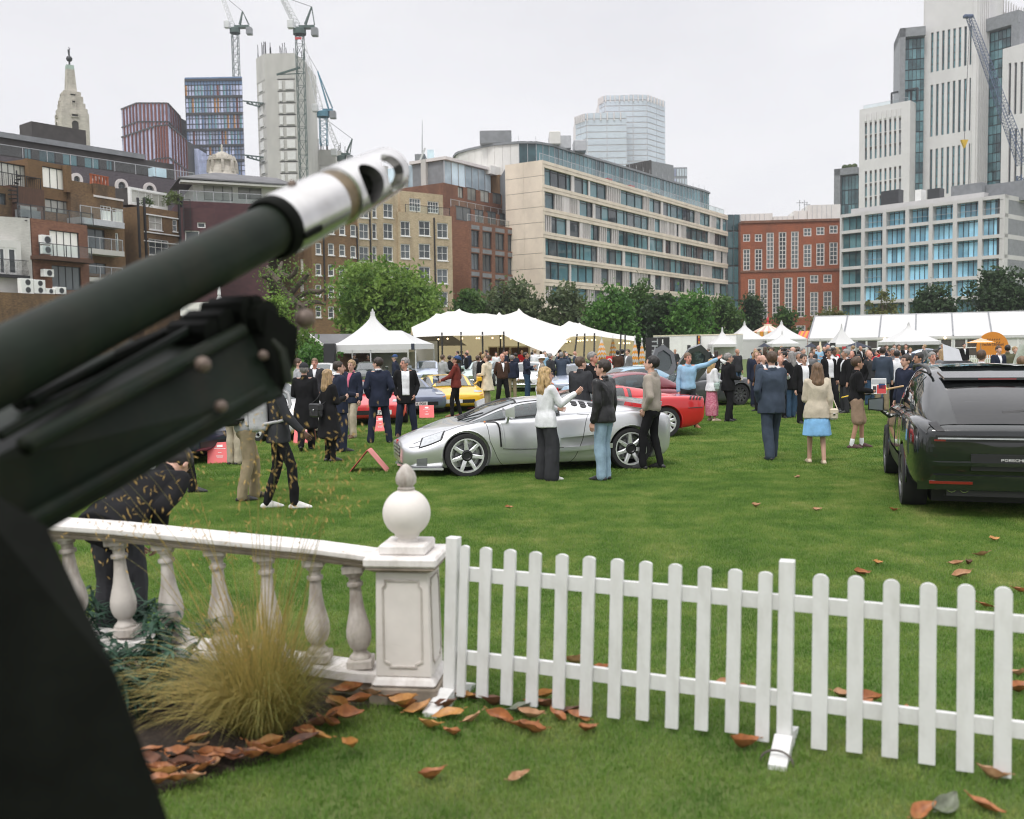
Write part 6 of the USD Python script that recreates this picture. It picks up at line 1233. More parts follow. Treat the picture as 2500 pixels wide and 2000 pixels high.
# --- silver supercar
SUPER = [(2.22, .20, .52, .36, .44, .40, .47, .49), (2.12, .15, .74, .34, .42, .42, .52, .56), (1.9, .13, .87, .37, .47, .48, .605, .64), (1.6, .13, .935, .42, .60, .62, .70, .715), (1.3, .13, .955, .48, .74, .76, .775, .775), (1.0, .13, .955, .50, .775, .80, .805, .815), (.6, .13, .945, .46, .78, .82, .83, .845), (.1, .13, .94, .44, .79, .82, .85, .87), (-.4, .13, .955, .46, .82, .80, .87, .89), (-.8, .13, .975, .50, .86, .78, .89, .90), (-1.25, .14, .99, .52, .885, .80, .905, .91), (-1.62, .15, .975, .54, .86, .82, .885, .89), (-1.86, .19, .93, .56, .82, .80, .86, .865), (-1.97, .26, .86, .58, .78, .74, .82, .83)]
HOUSE = ([(1.28, .72, .70, .735, .74, .5, .745, .765), (1.0, .74, .76, .76, .80, .54, .86, .885), (.65, .76, .78, .78, .86, .54, 1.0, 1.02), (.3, .78, .78, .80, .90, .52, 1.08, 1.105), (-.05, .80, .78, .82, .92, .50, 1.10, 1.125), (-.45, .80, .77, .83, .92, .50, 1.075, 1.10), (-.9, .82, .74, .85, .92, .48, 1.01, 1.03), (-1.35, .84, .68, .87, .90, .44, .945, .96), (-1.75, .84, .6, .86, .87, .4, .885, .90)], 1.2, .42, -.30, -.32)
def det_super(T, B, S):
 for sd in (1, -1):
  T.part('headlight', B.patch(2.0, 1.66, .50, .66, 0.004, sd, skew=-.08), 'trim_black'); T.part('headlight_lens', B.patch(1.975, 1.685, .515, .645, 0.009, sd, skew=-.08), 'lamp_clear')
  T.part('door_line', B.line([(0.72, .22), (0.95, .40), (1.02, .60), (0.9, .73), (0.3, .745), (-0.45, .745), (-0.62, .6), (-0.5, .40), (-0.3, .22)], 0.005, sd), 'trim_black')
  T.part('bonnet_line', B.line([(2.05, .6), (1.7, .63), (1.35, .66), (1.15, .7), (1.05, .78)], 0.004, sd), 'trim_black')
  T.part('fender_vent', B.line([(.98, .66), (.86, .60), (.80, .48), (.78, .37)], .016, sd), 'trim_black')
  for k in range(2): T.part('vent_slat', B.line([(.95 - .035 * k, .665), (.83 - .035 * k, .60), (.77 - .035 * k, .48), (.75 - .035 * k, .37)], .01, sd), 'paint_silver')
  T.part('scoop_blade', B.patch(-0.1, -0.97, .335, .36, 0.02, sd), 'paint_silver')
  T.part('sill_line', B.line([(0.75, .36), (0.2, .36), (-0.2, .36)], 0.006, sd), 'trim_black'); T.part('bumper_line', B.line([(2.12, .55), (1.85, .52), (1.65, .50)], 0.004, sd), 'trim_black')
  T.part('brake_duct', B.patch(2.03, 1.88, .27, .35, 0.004, sd), 'grey_metal'); T.part('turn_signal', xf(arr(trimesh.creation.icosphere(1, .018)), None, B.pt(1.0, .69, .004, sd)), 'lamp_amber')
  T.part('splitter', hull([(2.24, sd * .1, .125), (2.24, sd * .1, .155), (2.1, sd * .78, .125), (2.1, sd * .78, .155), (1.66, sd * .95, .125), (1.66, sd * .95, .155), (1.66, sd * .1, .125), (1.7, sd * .1, .15)]), 'paint_silver')
  for (x, v, r) in ((-.46, .60, .048), (-.46, .65, .048), (-.60, .575, .048), (-.60, .625, .048), (-.60, .675, .048), (-.74, .60, .048), (-.74, .65, .048)):
   c = T.H_pt(x, v, sd); e_ = T.H_pt(x - .04, v, sd) - c; w_ = T.H_pt(x, v + .03, sd) - c; e_ /= np.linalg.norm(e_); w_ /= np.linalg.norm(w_); n_ = np.cross(e_, w_); n_ *= np.sign(n_[2]); T.part('cooling_hole', hull([c + r * (e_ * 1.1 * math.cos(a) + w_ * .8 * math.sin(a)) + n_ * dz for a in np.linspace(0, 2 * PI, 14, endpoint=False) for dz in (-.01, .006)]), 'trim_black')
 for k in range(3): T.part('grille_bar', box(2.19, 2.235, -.30, .30, .30 + .055 * k, .325 + .055 * k), 'paint_silver')
 T.part('grille', box(2.17, 2.222, -.33, .33, .27, .45), 'trim_black'); T.part('emblem', box(2.20, 2.226, -.035, .035, .46, .52), 'signal_red')
 T.part('rear_wing', hull([(-1.5, y, z) for y in (-.82, .82) for z in (1.005, 1.03)] + [(-1.85, y, z) for y in (-.82, .82) for z in (1.02, 1.035)] + [(-1.75, y, 1.05) for y in (-.8, .8)]), 'paint_silver', smooth=40)
 for sd in (1, -1): T.part('wing_strut', hull([(x, sd * .80 + dy, z) for x, z in ((-1.65, 1.01), (-1.85, 1.01), (-1.55, .86), (-1.8, .86)) for dy in (-.02, .02)]), 'paint_silver'); T.part('tail_lamp', B.patch(-1.92, -1.955, .60, .72, 0.01, sd), 'lamp_red'); T.part('wiper', tube([V(1.24, .05 * sd, .80), V(0.95, .35 * sd + .12, .92)], .012, 5), 'trim_black')
 T.part('wiper', tube([V(1.27, .1, .79), V(1.12, -.1, .83), V(.72, .05, .985)], .014, 5), 'trim_black'); mirrors(T, B, 0.64, .84, .86, 'paint_silver', 1.15, 'chrome')
def super_det(T, B, S):
 H = Loft(HOUSE[0], 44)
 for sd in (1, -1): T.part('windscreen_trim', H.line([(1.22, .735), (.85, .735), (.44, .735), (.40, .86), (.40, 1.0)], .014, sd, .006), 'trim_black'); T.part('window_trim', H.line([(1.05, .50), (.5, .47), (-.17, .47), (-.19, .60), (-.1, .70), (.44, .715)], .009, sd, .006), 'trim_black')
 H = Loft(HOUSE[0], 44); T.H_pt = lambda x, v, sd: H.pt(x, v, 0.008, sd); det_super(T, B, S)
P0, P1 = gnd(1137, 1163), gnd(1531, 1144); hd = (P0 - P1)[:2]; hd /= np.linalg.norm(hd); lf = V(-hd[1], hd[0]); mid = (P0 + P1)[:2] / 2 - lf * 0.84
car('silver wedge supercar with seven-spoke wheels and a row of round engine vents', mid + hd * -0.02, hd, SUPER, HOUSE, 'paint_silver', (1.30, -1.28), 0.325, 0.26, 0.835, 7, sc=1.04, det=super_det, pillar=(-.05,), wide=0.36, rv=.9, rr=.79,
 carve=[[(-.15, 1.1, .40), (-.15, 1.1, .53), (-.93, 1.1, .35), (-.85, 1.1, .58), (-.15, .93, .40), (-.15, .93, .53), (-.93, .80, .36), (-.83, .80, .57)]])
# --- wedge sports cars of several colours
WEDGE = [(2.15, .28, .60, .40, .50, .50, .53, .55), (2.05, .2, .80, .42, .55, .68, .575, .59), (1.7, .16, .90, .44, .62, .78, .65, .665), (1.2, .15, .93, .48, .70, .80, .735, .75), (.7, .15, .93, .48, .76, .80, .80, .82), (0, .15, .93, .46, .80, .80, .86, .87), (-.7, .15, .96, .48, .84, .80, .88, .90), (-1.3, .16, .98, .52, .86, .80, .895, .90), (-1.8, .2, .96, .54, .84, .82, .88, .885), (-2.12, .3, .90, .56, .80, .80, .86, .865), (-2.16, .34, .86, .56, .78, .76, .84, .845)]
WHOUSE = ([(1.05, .74, .74, .76, .78, .56, .79, .81), (.6, .78, .76, .80, .88, .54, .98, 1.0), (.2, .8, .77, .82, .92, .54, 1.09, 1.11), (-.3, .82, .77, .84, .94, .53, 1.11, 1.13), (-.8, .84, .74, .86, .93, .5, 1.05, 1.07), (-1.3, .86, .68, .88, .91, .46, .95, .96), (-1.6, .86, .6, .87, .89, .42, .895, .90)], 1.0, .25, -.45, -.65)
def det_wedge(pl=None, mcol='trim_black', front=True, tail=True, louvre=False, lamps='flat', rear_amber=False, ply=0.0):
 def f(T, B, S):
  x1, x0 = B.tab[-1, 0], B.tab[0, 0]
  for sd in (1, -1):
   if lamps == 'flat': T.part('headlight', B.patch(x1 - .22, x1 - .48, .66, .80, 0.008, sd), 'lamp_clear')
   else:
    T.part('headlight', xf(lathe([(.001, .04), (.07, .03), (.095, 0), (.095, -.1)], 16), roty(PI / 2), B.pt(x1 - .16, .66, -.01, sd)), 'lamp_clear'); T.part('headlight_rim', xf(lathe([(.092, .01), (.112, .01), (.112, -.08), (.092, -.08)], 16), roty(PI / 2), B.pt(x1 - .16, .66, -.01, sd)), 'chrome')
   T.part('indicator', B.patch(x1 - .04, x1 - .16, .52, .58, 0.008, sd), 'lamp_amber')
   T.part('tail_lamp', B.patch(x0 + .03, x0 + .12, .58, .68, 0.01, sd), 'lamp_amber' if rear_amber else 'lamp_red')
   T.part('door_line', B.line([(0.72, .26), (0.85, .5), (0.8, .72), (-0.45, .74), (-0.5, .4), (-.3, .26)], 0.006, sd), 'trim_black'); T.part('waist_seam', B.line([(x1 - .25, .45), (0.9, .46)], 0.006, sd), 'trim_black'); T.part('waist_seam', B.line([(-1.75, .42), (x0 + .06, .42)], 0.008, sd), 'trim_black')
   if louvre:
    for k in range(4): T.part('louvre', B.patch(-1.78 - .075 * k, -1.82 - .075 * k, .50, .66, 0.01, sd, skew=-.06), 'trim_black')
  T.part('front_grille', box(x1 - .12, x1 + .012, -.5, .5, .30, .41), 'trim_black'); T.part('rear_grille', box(x0 - .012, x0 + .1, -.6, .6, .38, .62), 'trim_black')
  T.part('wiper', tube([V(.98, .1, .83), V(.75, -.25, .95)], .012, 4), 'trim_black'); mirrors(T, B, .68, .88, .82, T.pm, .9)
  if pl: plate(T, x1 + .014, .36, .52, .115, pl, 1, y=ply)
 return f
def wcar(label, p, hdx, pm, det, body=WEDGE, house=WHOUSE, **k):
 def d2(T, B, S): T.pm = pm; det(T, B, S)
 h = V(*hdx); h = h / np.linalg.norm(h); return car(label, p, h, body, house, pm, (1.28, -1.25), det=d2, pillar=(-.45,), **k)
def from_wheel(px, py, hdx, wx, sd, track=.83):   # the place of a car whose wheel wx on side sd touches the ground at the pixel
 g_ = gnd(px, py)[:2]; h = V(*hdx); h = h / np.linalg.norm(h); l = V(-h[1], h[0]); return g_ - h * wx - l * track * sd
wcar('red sports car with slatted rear flank just behind the silver supercar', from_wheel(1622, 1068, (-.98, -.2), -1.25, 1), (-.98, -.2), 'paint_red', det_wedge(louvre=True), sp=10, wr=.33)
CLASSIC = [(2.1, .28, .50, .42, .52, .42, .56, .58), (2.0, .2, .70, .44, .60, .56, .66, .68), (1.6, .17, .82, .48, .72, .62, .80, .83), (1.1, .16, .85, .5, .78, .66, .86, .89), (.5, .16, .84, .48, .80, .70, .88, .90), (-.3, .16, .84, .48, .80, .70, .88, .90), (-1.0, .17, .86, .5, .80, .66, .87, .90), (-1.6, .2, .84, .5, .74, .58, .80, .83), (-2.0, .28, .70, .5, .62, .5, .68, .70), (-2.12, .34, .56, .48, .56, .42, .6, .62)]
CHOUSE = ([(.95, .84, .68, .86, .88, .5, .89, .91), (.6, .86, .70, .88, .96, .5, 1.08, 1.11), (.25, .86, .71, .89, 1.0, .52, 1.23, 1.26), (-.3, .86, .71, .89, 1.02, .52, 1.28, 1.31), (-.9, .86, .68, .88, .99, .48, 1.2, 1.23), (-1.4, .84, .6, .86, .92, .42, 1.0, 1.03), (-1.75, .78, .5, .8, .83, .36, .85, .87)], .9, .3, -.6, -.95)
def det_classic(pl=None, grille=True):
 def f(T, B, S):
  det_wedge(lamps='round')(T, B, S)
  if grille: T.part('radiator_grille', hull([(2.05, y, z) for y, z in ((-.38, .42), (.38, .42), (-.28, .6), (.28, .6))] + [(2.125, y, z) for y, z in ((-.36, .43), (.36, .43), (-.26, .58), (.26, .58))]), 'chrome')
  T.part('bumper', tube([V(1.85, -.78, .36), V(2.12, -.5, .34), V(2.17, 0, .34), V(2.12, .5, .34), V(1.85, .78, .36)], .045, 8), 'chrome', smooth=True); T.part('bonnet_scoop', hull([(1.5, -.15, .83), (1.5, .15, .83), (1.5, -.13, .90), (1.5, .13, .90), (.9, -.1, .9), (.9, .1, .9)]), T.pm)
  if pl: plate(T, 2.19, .26, .52, .115, pl, 1, m='trim_black', ink='ink_white')
 return f
wcar('maroon rear-engined sports car with amber and black slatted tail', from_wheel(1650, 1030, (-.95, -.3), -1.25, 1, .78), (-.95, -.3), 'paint_maroon', det_wedge(rear_amber=True, louvre=True), CLASSIC, CHOUSE, sp=5, wr=.33)
wcar('pale blue coupe half hidden behind the maroon sports car', from_wheel(1640, 992, (-.93, -.37), -1.25, 1, .78), (-.93, -.37), 'paint_blue', det_wedge(), CLASSIC, CHOUSE, sp=5)
# dark grey supercar with its doors raised
def det_gull(T, B, S):
 det_wedge()(T, B, S); H = Loft(WHOUSE[0])
 for sd in (1, -1):
  hinge = V(.75, sd * .72, .95); up = V(-.35, sd * .45, 1.35); up /= np.linalg.norm(up); fw = V(.85, 0, .35); fw /= np.linalg.norm(fw); fw -= up * (fw @ up); fw /= np.linalg.norm(fw); n_ = np.cross(fw, up)
  ol = [(-.05, -.1), (.28, .0), (.34, .45), (.2, .9), (-.1, 1.12), (-.5, .95), (-.62, .5), (-.45, .05)]; Q = lambda u, w, o: hinge + fw * u + up * w + n_ * o
  gl = sa.scale(sg.Polygon(ol), .72, .62, origin=(-.12, .68)); fr = sg.Polygon(ol).buffer(.03).difference(gl)
  mk = lambda pg, a, b: (lambda t: (np.array([Q(*v) for v in np.array(t.vertices) + [0, 0, a]]), np.array(t.faces)))(trimesh.creation.extrude_polygon(pg, b - a, engine='earcut'))
  d = T.part('raised_door', mk(fr, -.05, .05), 'paint_grey'); T.part('door_glass', mk(gl, -.01, .01), 'car_glass', d)
wcar('dark grey supercar with both doors raised, behind the black totem', from_wheel(1803, 990, (-.8, -.35), -1.25, 1), (-.8, -.35), 'paint_grey', det_gull, sp=10, rimm='rim_dark', wr=.35)
wcar('yellow wedge supercar facing the camera on the lawn', gnd(1100, 1008)[:2] + V(-.25, 2.0), (.25, -1), 'paint_yellow', det_wedge('DVT', ply=-.15), sp=5)
wcar('slate blue wedge supercar with a black nose beside the yellow one', gnd(1008, 1016)[:2] + V(-.6, 2.0), (.45, -1), 'paint_slate', det_wedge('801 POV', ply=-.1), sp=5)
wcar('bright red wedge sports car facing the camera behind three standing men', gnd(905, 1040)[:2] + V(-.2, 2.0), (.12, -1), 'paint_red2', det_wedge('G17 LOT', ply=.25), sp=5)
wcar('white sports car with wide black intake behind the man in the long black coat', gnd(700, 1078)[:2] + V(-.9, 1.6), (.75, -.75), 'paint_white', det_wedge(), CLASSIC, CHOUSE, sp=5)
wcar('silver grey sports car behind the two men with backpacks', gnd(560, 1075)[:2] + V(-1.0, 1.3), (.95, -.4), 'paint_silver', det_wedge(), sp=5)
wcar('dark navy sports car front with an amber lamp beside the red card', gnd(505, 1133)[:2] + V(-1.95, .9), (.97, -.3), 'paint_navy', det_wedge(), sp=5)
wcar('black vintage coupe with chrome bumper in front of the gazebo', gnd(888, 945)[:2] + V(0, 2), (.15, -1), 'paint_dkgreen', det_classic(), CLASSIC, CHOUSE, sp=12)
wcar('silver vintage coupe with bonnet scoop behind the yellow supercar', gnd(1036, 940)[:2] + V(0, 2), (.1, -1), 'paint_paleblue', det_classic(), CLASSIC, CHOUSE, sp=12)
wcar('pale green vintage coupe with dark plate under the stretch tent', gnd(1150, 945)[:2] + V(.6, 2), (-.2, -1), 'paint_palegreen', det_classic('OLT 7'), CLASSIC, CHOUSE, sp=12)
wcar('pale vintage coupe behind the man in the navy sweater', gnd(1280, 958)[:2] + V(.3, 2), (-.15, -1), 'paint_white', det_classic(), CLASSIC, CHOUSE, sp=12)
wcar('pale blue-grey sports car with long wiper behind the curly haired woman', gnd(1415, 975)[:2] + V(.1, 2), (-.25, -1), 'paint_paleblue', det_wedge(), CLASSIC, CHOUSE, sp=5)
wcar('white car glimpsed beside the bracket of the gun', gnd(770, 950)[:2] + V(0, 2), (.1, -1), 'paint_white', det_classic(), CLASSIC, CHOUSE, sp=5)
wcar('white saloon in the crowd left of the small pagoda', gnd(1720, 905)[:2] + V(0, 2), (-.8, -.3), 'paint_white', det_wedge(), CLASSIC, CHOUSE, sp=5)
wcar('pale car parked behind the low white picket fence', gnd(2320, 890)[:2] + V(0, 4), (.9, -.3), 'paint_paleblue', det_wedge(), CLASSIC, CHOUSE, sp=5)
# silver car with its clamshell and doors up, beyond the black one
def det_clam(T, B, S):
 det_wedge()(T, B, S)
 T.part('raised_tail_lid', sheet(V(-.7, -.8, 1.0), V(-.7, .8, 1.0), V(-1.5, .55, 1.5), V(-1.5, -.55, 1.5), 6, -.08), 'paint_silver', smooth=True); T.part('lid_lining', sheet(V(-.68, -.8, .97), V(-1.48, -.55, 1.47), V(-1.48, .55, 1.47), V(-.68, .8, .97), 6, -.07), 'window_frit')
 for sd in (1, -1): T.part('raised_door', sheet(V(.7, sd * .8, .95), V(-.3, sd * .85, 1.2), V(-.15, sd * 1.0, 1.9), V(.5, sd * .95, 1.75), 5, -.05), 'paint_silver', smooth=True)
wcar('silver sports car with raised tail and doors beyond the black car', at(2400, 880, 24)[:2] + V(0, 0), (.75, .5), 'paint_silver', det_clam, sp=5)
def det_lid(T, B, S): det_wedge()(T, B, S); T.part('raised_bonnet', sheet(V(1.0, -.75, .85), V(1.0, .75, .85), V(1.9, .7, 1.95), V(1.9, -.7, 1.95), 5, -.1), 'paint_white', smooth=True); T.part('bonnet_lining', sheet(V(1.02, -.73, .82), V(1.92, -.68, 1.9), V(1.92, .68, 1.9), V(1.02, .73, .82), 5, -.1), 'paint_navy')
wcar('white sports car with its lid raised at the right edge', at(2510, 900, 22)[:2], (.95, .3), 'paint_white', det_lid, sp=5)
# --- black luxury SUV seen from behind at the right edge
SUV = [(2.44, .35, .62, .55, .78, .52, .86, .88), (2.3, .26, .84, .58, .88, .70, .96, .98), (1.9, .24, .95, .62, .96, .76, 1.04, 1.07), (1.2, .24, .985, .64, 1.0, .78, 1.08, 1.10), (.5, .24, .985, .62, 1.02, .82, 1.09, 1.11), (-.5, .24, .985, .62, 1.04, .84, 1.10, 1.12), (-1.2, .24, 1.0, .66, 1.07, .84, 1.13, 1.14), (-1.8, .27, .995, .68, 1.08, .82, 1.13, 1.14), (-2.2, .34, .95, .70, 1.04, .80, 1.10, 1.11), (-2.38, .44, .88, .72, .98, .76, 1.04, 1.05), (-2.45, .52, .80, .72, .92, .70, .98, .99)]
SHOUSE = ([(1.35, 1.02, .78, 1.05, 1.07, .58, 1.09, 1.10), (.9, 1.04, .84, 1.08, 1.18, .60, 1.34, 1.37), (.35, 1.06, .86, 1.10, 1.26, .62, 1.60, 1.63), (-.3, 1.07, .87, 1.11, 1.30, .63, 1.66, 1.695), (-1.0, 1.08, .87, 1.12, 1.30, .63, 1.635, 1.67), (-1.5, 1.08, .86, 1.12, 1.27, .61, 1.55, 1.58), (-1.9, 1.07, .83, 1.11, 1.20, .58, 1.40, 1.42), (-2.2, 1.05, .78, 1.08, 1.12, .56, 1.22, 1.24), (-2.36, 1.0, .72, 1.02, 1.04, .52, 1.06, 1.07)], 1.25, .42, -1.45, -1.75)
def det_suv(T, B, S):
 x0 = -2.45
 T.part('light_bar', merge(*[B.patch(-2.30, -2.445, .705, .755, 0.012, sd) for sd in (1, -1)], box(-2.475, -2.43, -.72, .72, .875, .945)), 'trim_black'); T.part('light_strip', box(-2.482, -2.47, -.70, .70, .905, .922), 'lamp_clear')
 for sd in (1, -1):
  T.part('tail_lamp', box(-2.478, -2.44, min(sd * .62, sd * .735), max(sd * .62, sd * .735), .882, .902), 'lamp_red'); T.part('reflector', box(-2.468, -2.40, sd * .56 - .22, sd * .56 + .22, .405, .435), 'lamp_red')
  T.part('boot_seam', B.line([(-2.33, .86), (-2.37, .74), (-2.40, .60), (-2.42, .52)], .007, sd), 'trim_black')
  for k in range(2): T.part('exhaust_pipe', xf(lathe([(.045, 0), (.05, 0), (.05, .12), (.045, .12)], 14), roty(-PI / 2), V(-2.33, sd * (.42 + .13 * k), .36)), 'chrome')
  T.part('roof_rail', tube([V(.35, sd * .70, 1.60), V(.2, sd * .71, 1.66), V(-.6, sd * .71, 1.69), V(-1.25, sd * .69, 1.66), V(-1.42, sd * .68, 1.59)], .022, 7), 'trim_black', smooth=True)
  T.part('door_line', B.line([(1.05, .30), (1.1, .62), (1.0, .76)], .006, sd), 'trim_black'); T.part('door_line', B.line([(-.1, .30), (-.1, .62), (-.1, .76)], .006, sd), 'trim_black'); T.part('door_line', B.line([(-1.0, .55), (-1.15, .68), (-1.2, .76)], .006, sd), 'trim_black')
  for x in (.15, -.85): p = B.pt(x, .685, .01, sd); T.part('door_handle', rbox(p[0] - .11, p[0] + .11, p[1] - .03, p[1] + .03, p[2] - .018, p[2] + .018, .012), 'paint_black')
  T.part('sill_blade', B.patch(.9, -.9, .26, .36, .012, sd), 'trim_black'); T.part('tailgate_crease', B.line([(-2.30, .55), (-2.42, .54)], .012, sd), 'paint_black')
 T.part('bumper_step', hull([(-2.40, y, z) for y in (-.82, .82) for z in (.60, .66)] + [(-2.50, y, z) for y in (-.7, .7) for z in (.61, .65)]), 'paint_black', smooth=30); T.part('lower_bumper', hull([(-2.2, y, z) for y in (-.88, .88) for z in (.30, .52)] + [(-2.46, y, z) for y in (-.72, .72) for z in (.34, .50)]), 'paint_black', smooth=30); T.part('diffuser', box(-2.44, -2.3, -.6, .6, .27, .335), 'trim_black')
 pl = T.part('plate_panel', box(-2.475, -2.40, -.36, .36, .56, .74), 'trim_black')
 for s_, h, z in (('PORSCHE', .03, .665), ('EXCLUSIVE MANUFAKTUR', .018, .625)):
  t = meshkit.text_mesh(s_, h, .003); v = np.array(t.vertices); v[:, 0] *= 1.25; v[:, 0] -= (v[:, 0].max() + v[:, 0].min()) / 2; T.part('lettering', (np.column_stack([-2.476 - v[:, 2], -v[:, 0] - .06, z + v[:, 1]]), np.array(t.faces)), 'ink_white', pl)
 T.part('spoiler', hull([(-1.42, y, z) for y in (-.6, .6) for z in (1.60, 1.625)] + [(-1.75, y, z) for y in (-.56, .56) for z in (1.53, 1.56)]), 'paint_black', smooth=30); T.part('brake_lamp', box(-1.762, -1.745, -.2, .2, 1.535, 1.55), 'lamp_red')
 T.part('roof_pane', sheet(V(.3, -.52, 1.655), V(-1.2, -.52, 1.672), V(-1.2, .52, 1.672), V(.3, .52, 1.655), 6, -.035), 'car_glass_dark', smooth=True)
 T.part('rear_shade', sheet(V(-2.20, .60, 1.155), V(-2.20, -.60, 1.155), V(-1.98, -.60, 1.29), V(-1.98, .60, 1.29), 5, -.06), 'window_frit', smooth=True); T.part('wiper', tube([V(-2.24, .02, 1.18), V(-2.21, -.3, 1.21)], .025, 6), 'trim_black'); mirrors(T, B, 1.02, .96, .98, 'paint_black', 1.1, 'glass_dark')
gr, gf = gnd(2228, 1232)[:2], gnd(2180, 1150)[:2]; h = (gf - gr) / np.linalg.norm(gf - gr); l = V(-h[1], h[0])
car('glossy black luxury SUV seen from behind at the right edge', gr - l * .86 + h * 1.45, h, SUV, SHOUSE, 'paint_black', (1.45, -1.45), .375, .28, .865, 5, 'rim_dark', 'car_glass_dark', 1.0, None, 'car', det=det_suv, pillar=(-.1, -1.15), wide=.7)
# ------------------------------------------------------------------ people
for k_, c_ in dict(navy=(.018, .023, .042), black=(.010, .010, .011), charcoal=(.035, .036, .04), grey=(.16, .16, .165), lightgrey=(.33, .335, .34), oat=(.33, .29, .245), white=(.72, .73, .75), cream=(.60, .53, .40), beige=(.52, .46, .36), brown=(.055, .03, .02), leather=(.15, .03, .022), denim=(.035, .07, .12), paledenim=(.26, .37, .46), skyblue=(.26, .43, .58), blue=(.035, .07, .17), bluesky=(.22, .45, .72), pink=(.62, .16, .24), red=(.55, .02, .03), khaki=(.27, .22, .14), stone=(.42, .37, .28), taupe=(.30, .21, .15), tweed=(.20, .20, .19), orange=(.62, .11, .03), olive=(.10, .10, .06), slate=(.045, .06, .085), tan=(.30, .17, .08)).items():
 mat('cloth_' + k_, c_, 0.9, 0.16, 7, spec=0.2, bump=0.004, bscale=60)
mat('cloth_shine', (.010, .010, .0105), 0.36, 0.3, 9, bump=0.006, bscale=25)
mat('cloth_floral', (.66, .30, .36), 0.8, col2=(.42, .05, .12), scale=30, detail=2)
mat('cloth_check', (.30, .30, .29), 0.85, col2=(.10, .10, .10), scale=40, detail=1)
for k_, c_ in dict(fair=(.55, .33, .25), tan=(.40, .22, .15), ruddy=(.52, .27, .20), dark=(.11, .06, .042)).items(): mat('skin_' + k_, c_, 0.5, 0.08, 10)
for k_, c_ in dict(black=(.010, .008, .007), dark=(.025, .016, .011), brown=(.065, .038, .022), lightbrown=(.15, .09, .05), blonde=(.40, .27, .12), grey=(.22, .21, .20), sand=(.30, .20, .10)).items(): mat('hair_' + k_, c_, 0.5, 0.45, 14, stretch=(3, 3, 0.5), bump=0.006, bscale=40)
mat('shoe_black', (.012, .012, .012), 0.4); mat('shoe_brown', (.10, .05, .028), 0.45); mat('shoe_tan', (.24, .10, .05), 0.45); mat('shoe_white', (.62, .61, .58), 0.6); mat('shoe_cream', (.52, .42, .31), 0.5); mat('shoe_plum', (.07, .03, .03), 0.6); mat('lip', (.32, .12, .10), 0.5)
_sp = np.array(trimesh.creation.icosphere(1).vertices); _sp2 = np.array(trimesh.creation.icosphere(2).vertices)
Hl = lambda pts: manifold3d.Manifold.hull_points(np.asarray(pts, float))
ell = lambda c, r, s=_sp: np.asarray(c, float) + s * np.asarray(r, float)
def chain(pts, rs, f=None):
 S = [ell(p, (r,) * 3) for p, r in zip(pts, rs)]
 if f: S = [f(s) for s in S]
 return [Hl(np.vstack([a, b])) for a, b in zip(S[:-1], S[1:])]
def soft(ms, ln=0.035, it=8, fold=0.0, seed=0, fs=(7, 7, 3)):
 m = manifold3d.Manifold.batch_boolean([x for x in ms if not x.is_empty()], manifold3d.OpType.Add) if len(ms) > 1 else ms[0]
 m = m.refine_to_length(ln); v, f = arr(m); t = trimesh.Trimesh(v, f, process=True)
 if it: trimesh.smoothing.filter_taubin(t, lamb=0.5, nu=0.53, iterations=it)
 v = np.array(t.vertices)
 if fold: v = v + np.array(t.vertex_normals) * ((meshkit.fbm(v * fs + seed * 3.7, 3) - 0.5) * 2 * fold)[:, None]
 return v, np.array(t.faces)
ARM = dict(down=((.05, -.02, -.285), (.015, .05, -.25)), pocket=((.09, -.07, -.27), (-.07, .12, -.20)), phone=((.04, .06, -.27), (-.08, .22, .07)), hold=((.04, .03, -.28), (-.10, .23, -.03)), point=((.10, .24, -.06), (.02, .24, .06)), side=((.26, .06, .06), (.22, .05, .12)), behind=((.06, -.11, -.26), (-.13, -.05, -.19)), up=((.10, .18, -.08), (-.09, .07, .23)), hip=((.17, -.08, -.22), (-.11, .10, -.12)), ear=((.10, .12, -.22), (-.03, .06, .27)), cross=((.03, .04, -.28), (-.20, .17, .03)), swing=((.04, .08, -.27), (.0, .14, -.22)), reach=((.03, .14, -.24), (0, .22, -.10)), low=((.03, .12, -.26), (0, .17, -.18)), lift=((.05, .13, -.22), (.10, .20, .15)))
LEG = dict(stand=((-.11, 0), (.11, .02)), apart=((-.19, .02), (.19, -.03)), walk=((-.08, .30), (.08, -.28)), walk2=((-.08, -.26), (.08, .28)), step=((-.10, .12), (.10, -.10)), stride=((-.08, -.16), (.08, .18)), close=((-.075, 0), (.075, .02)))
_pcache = {}
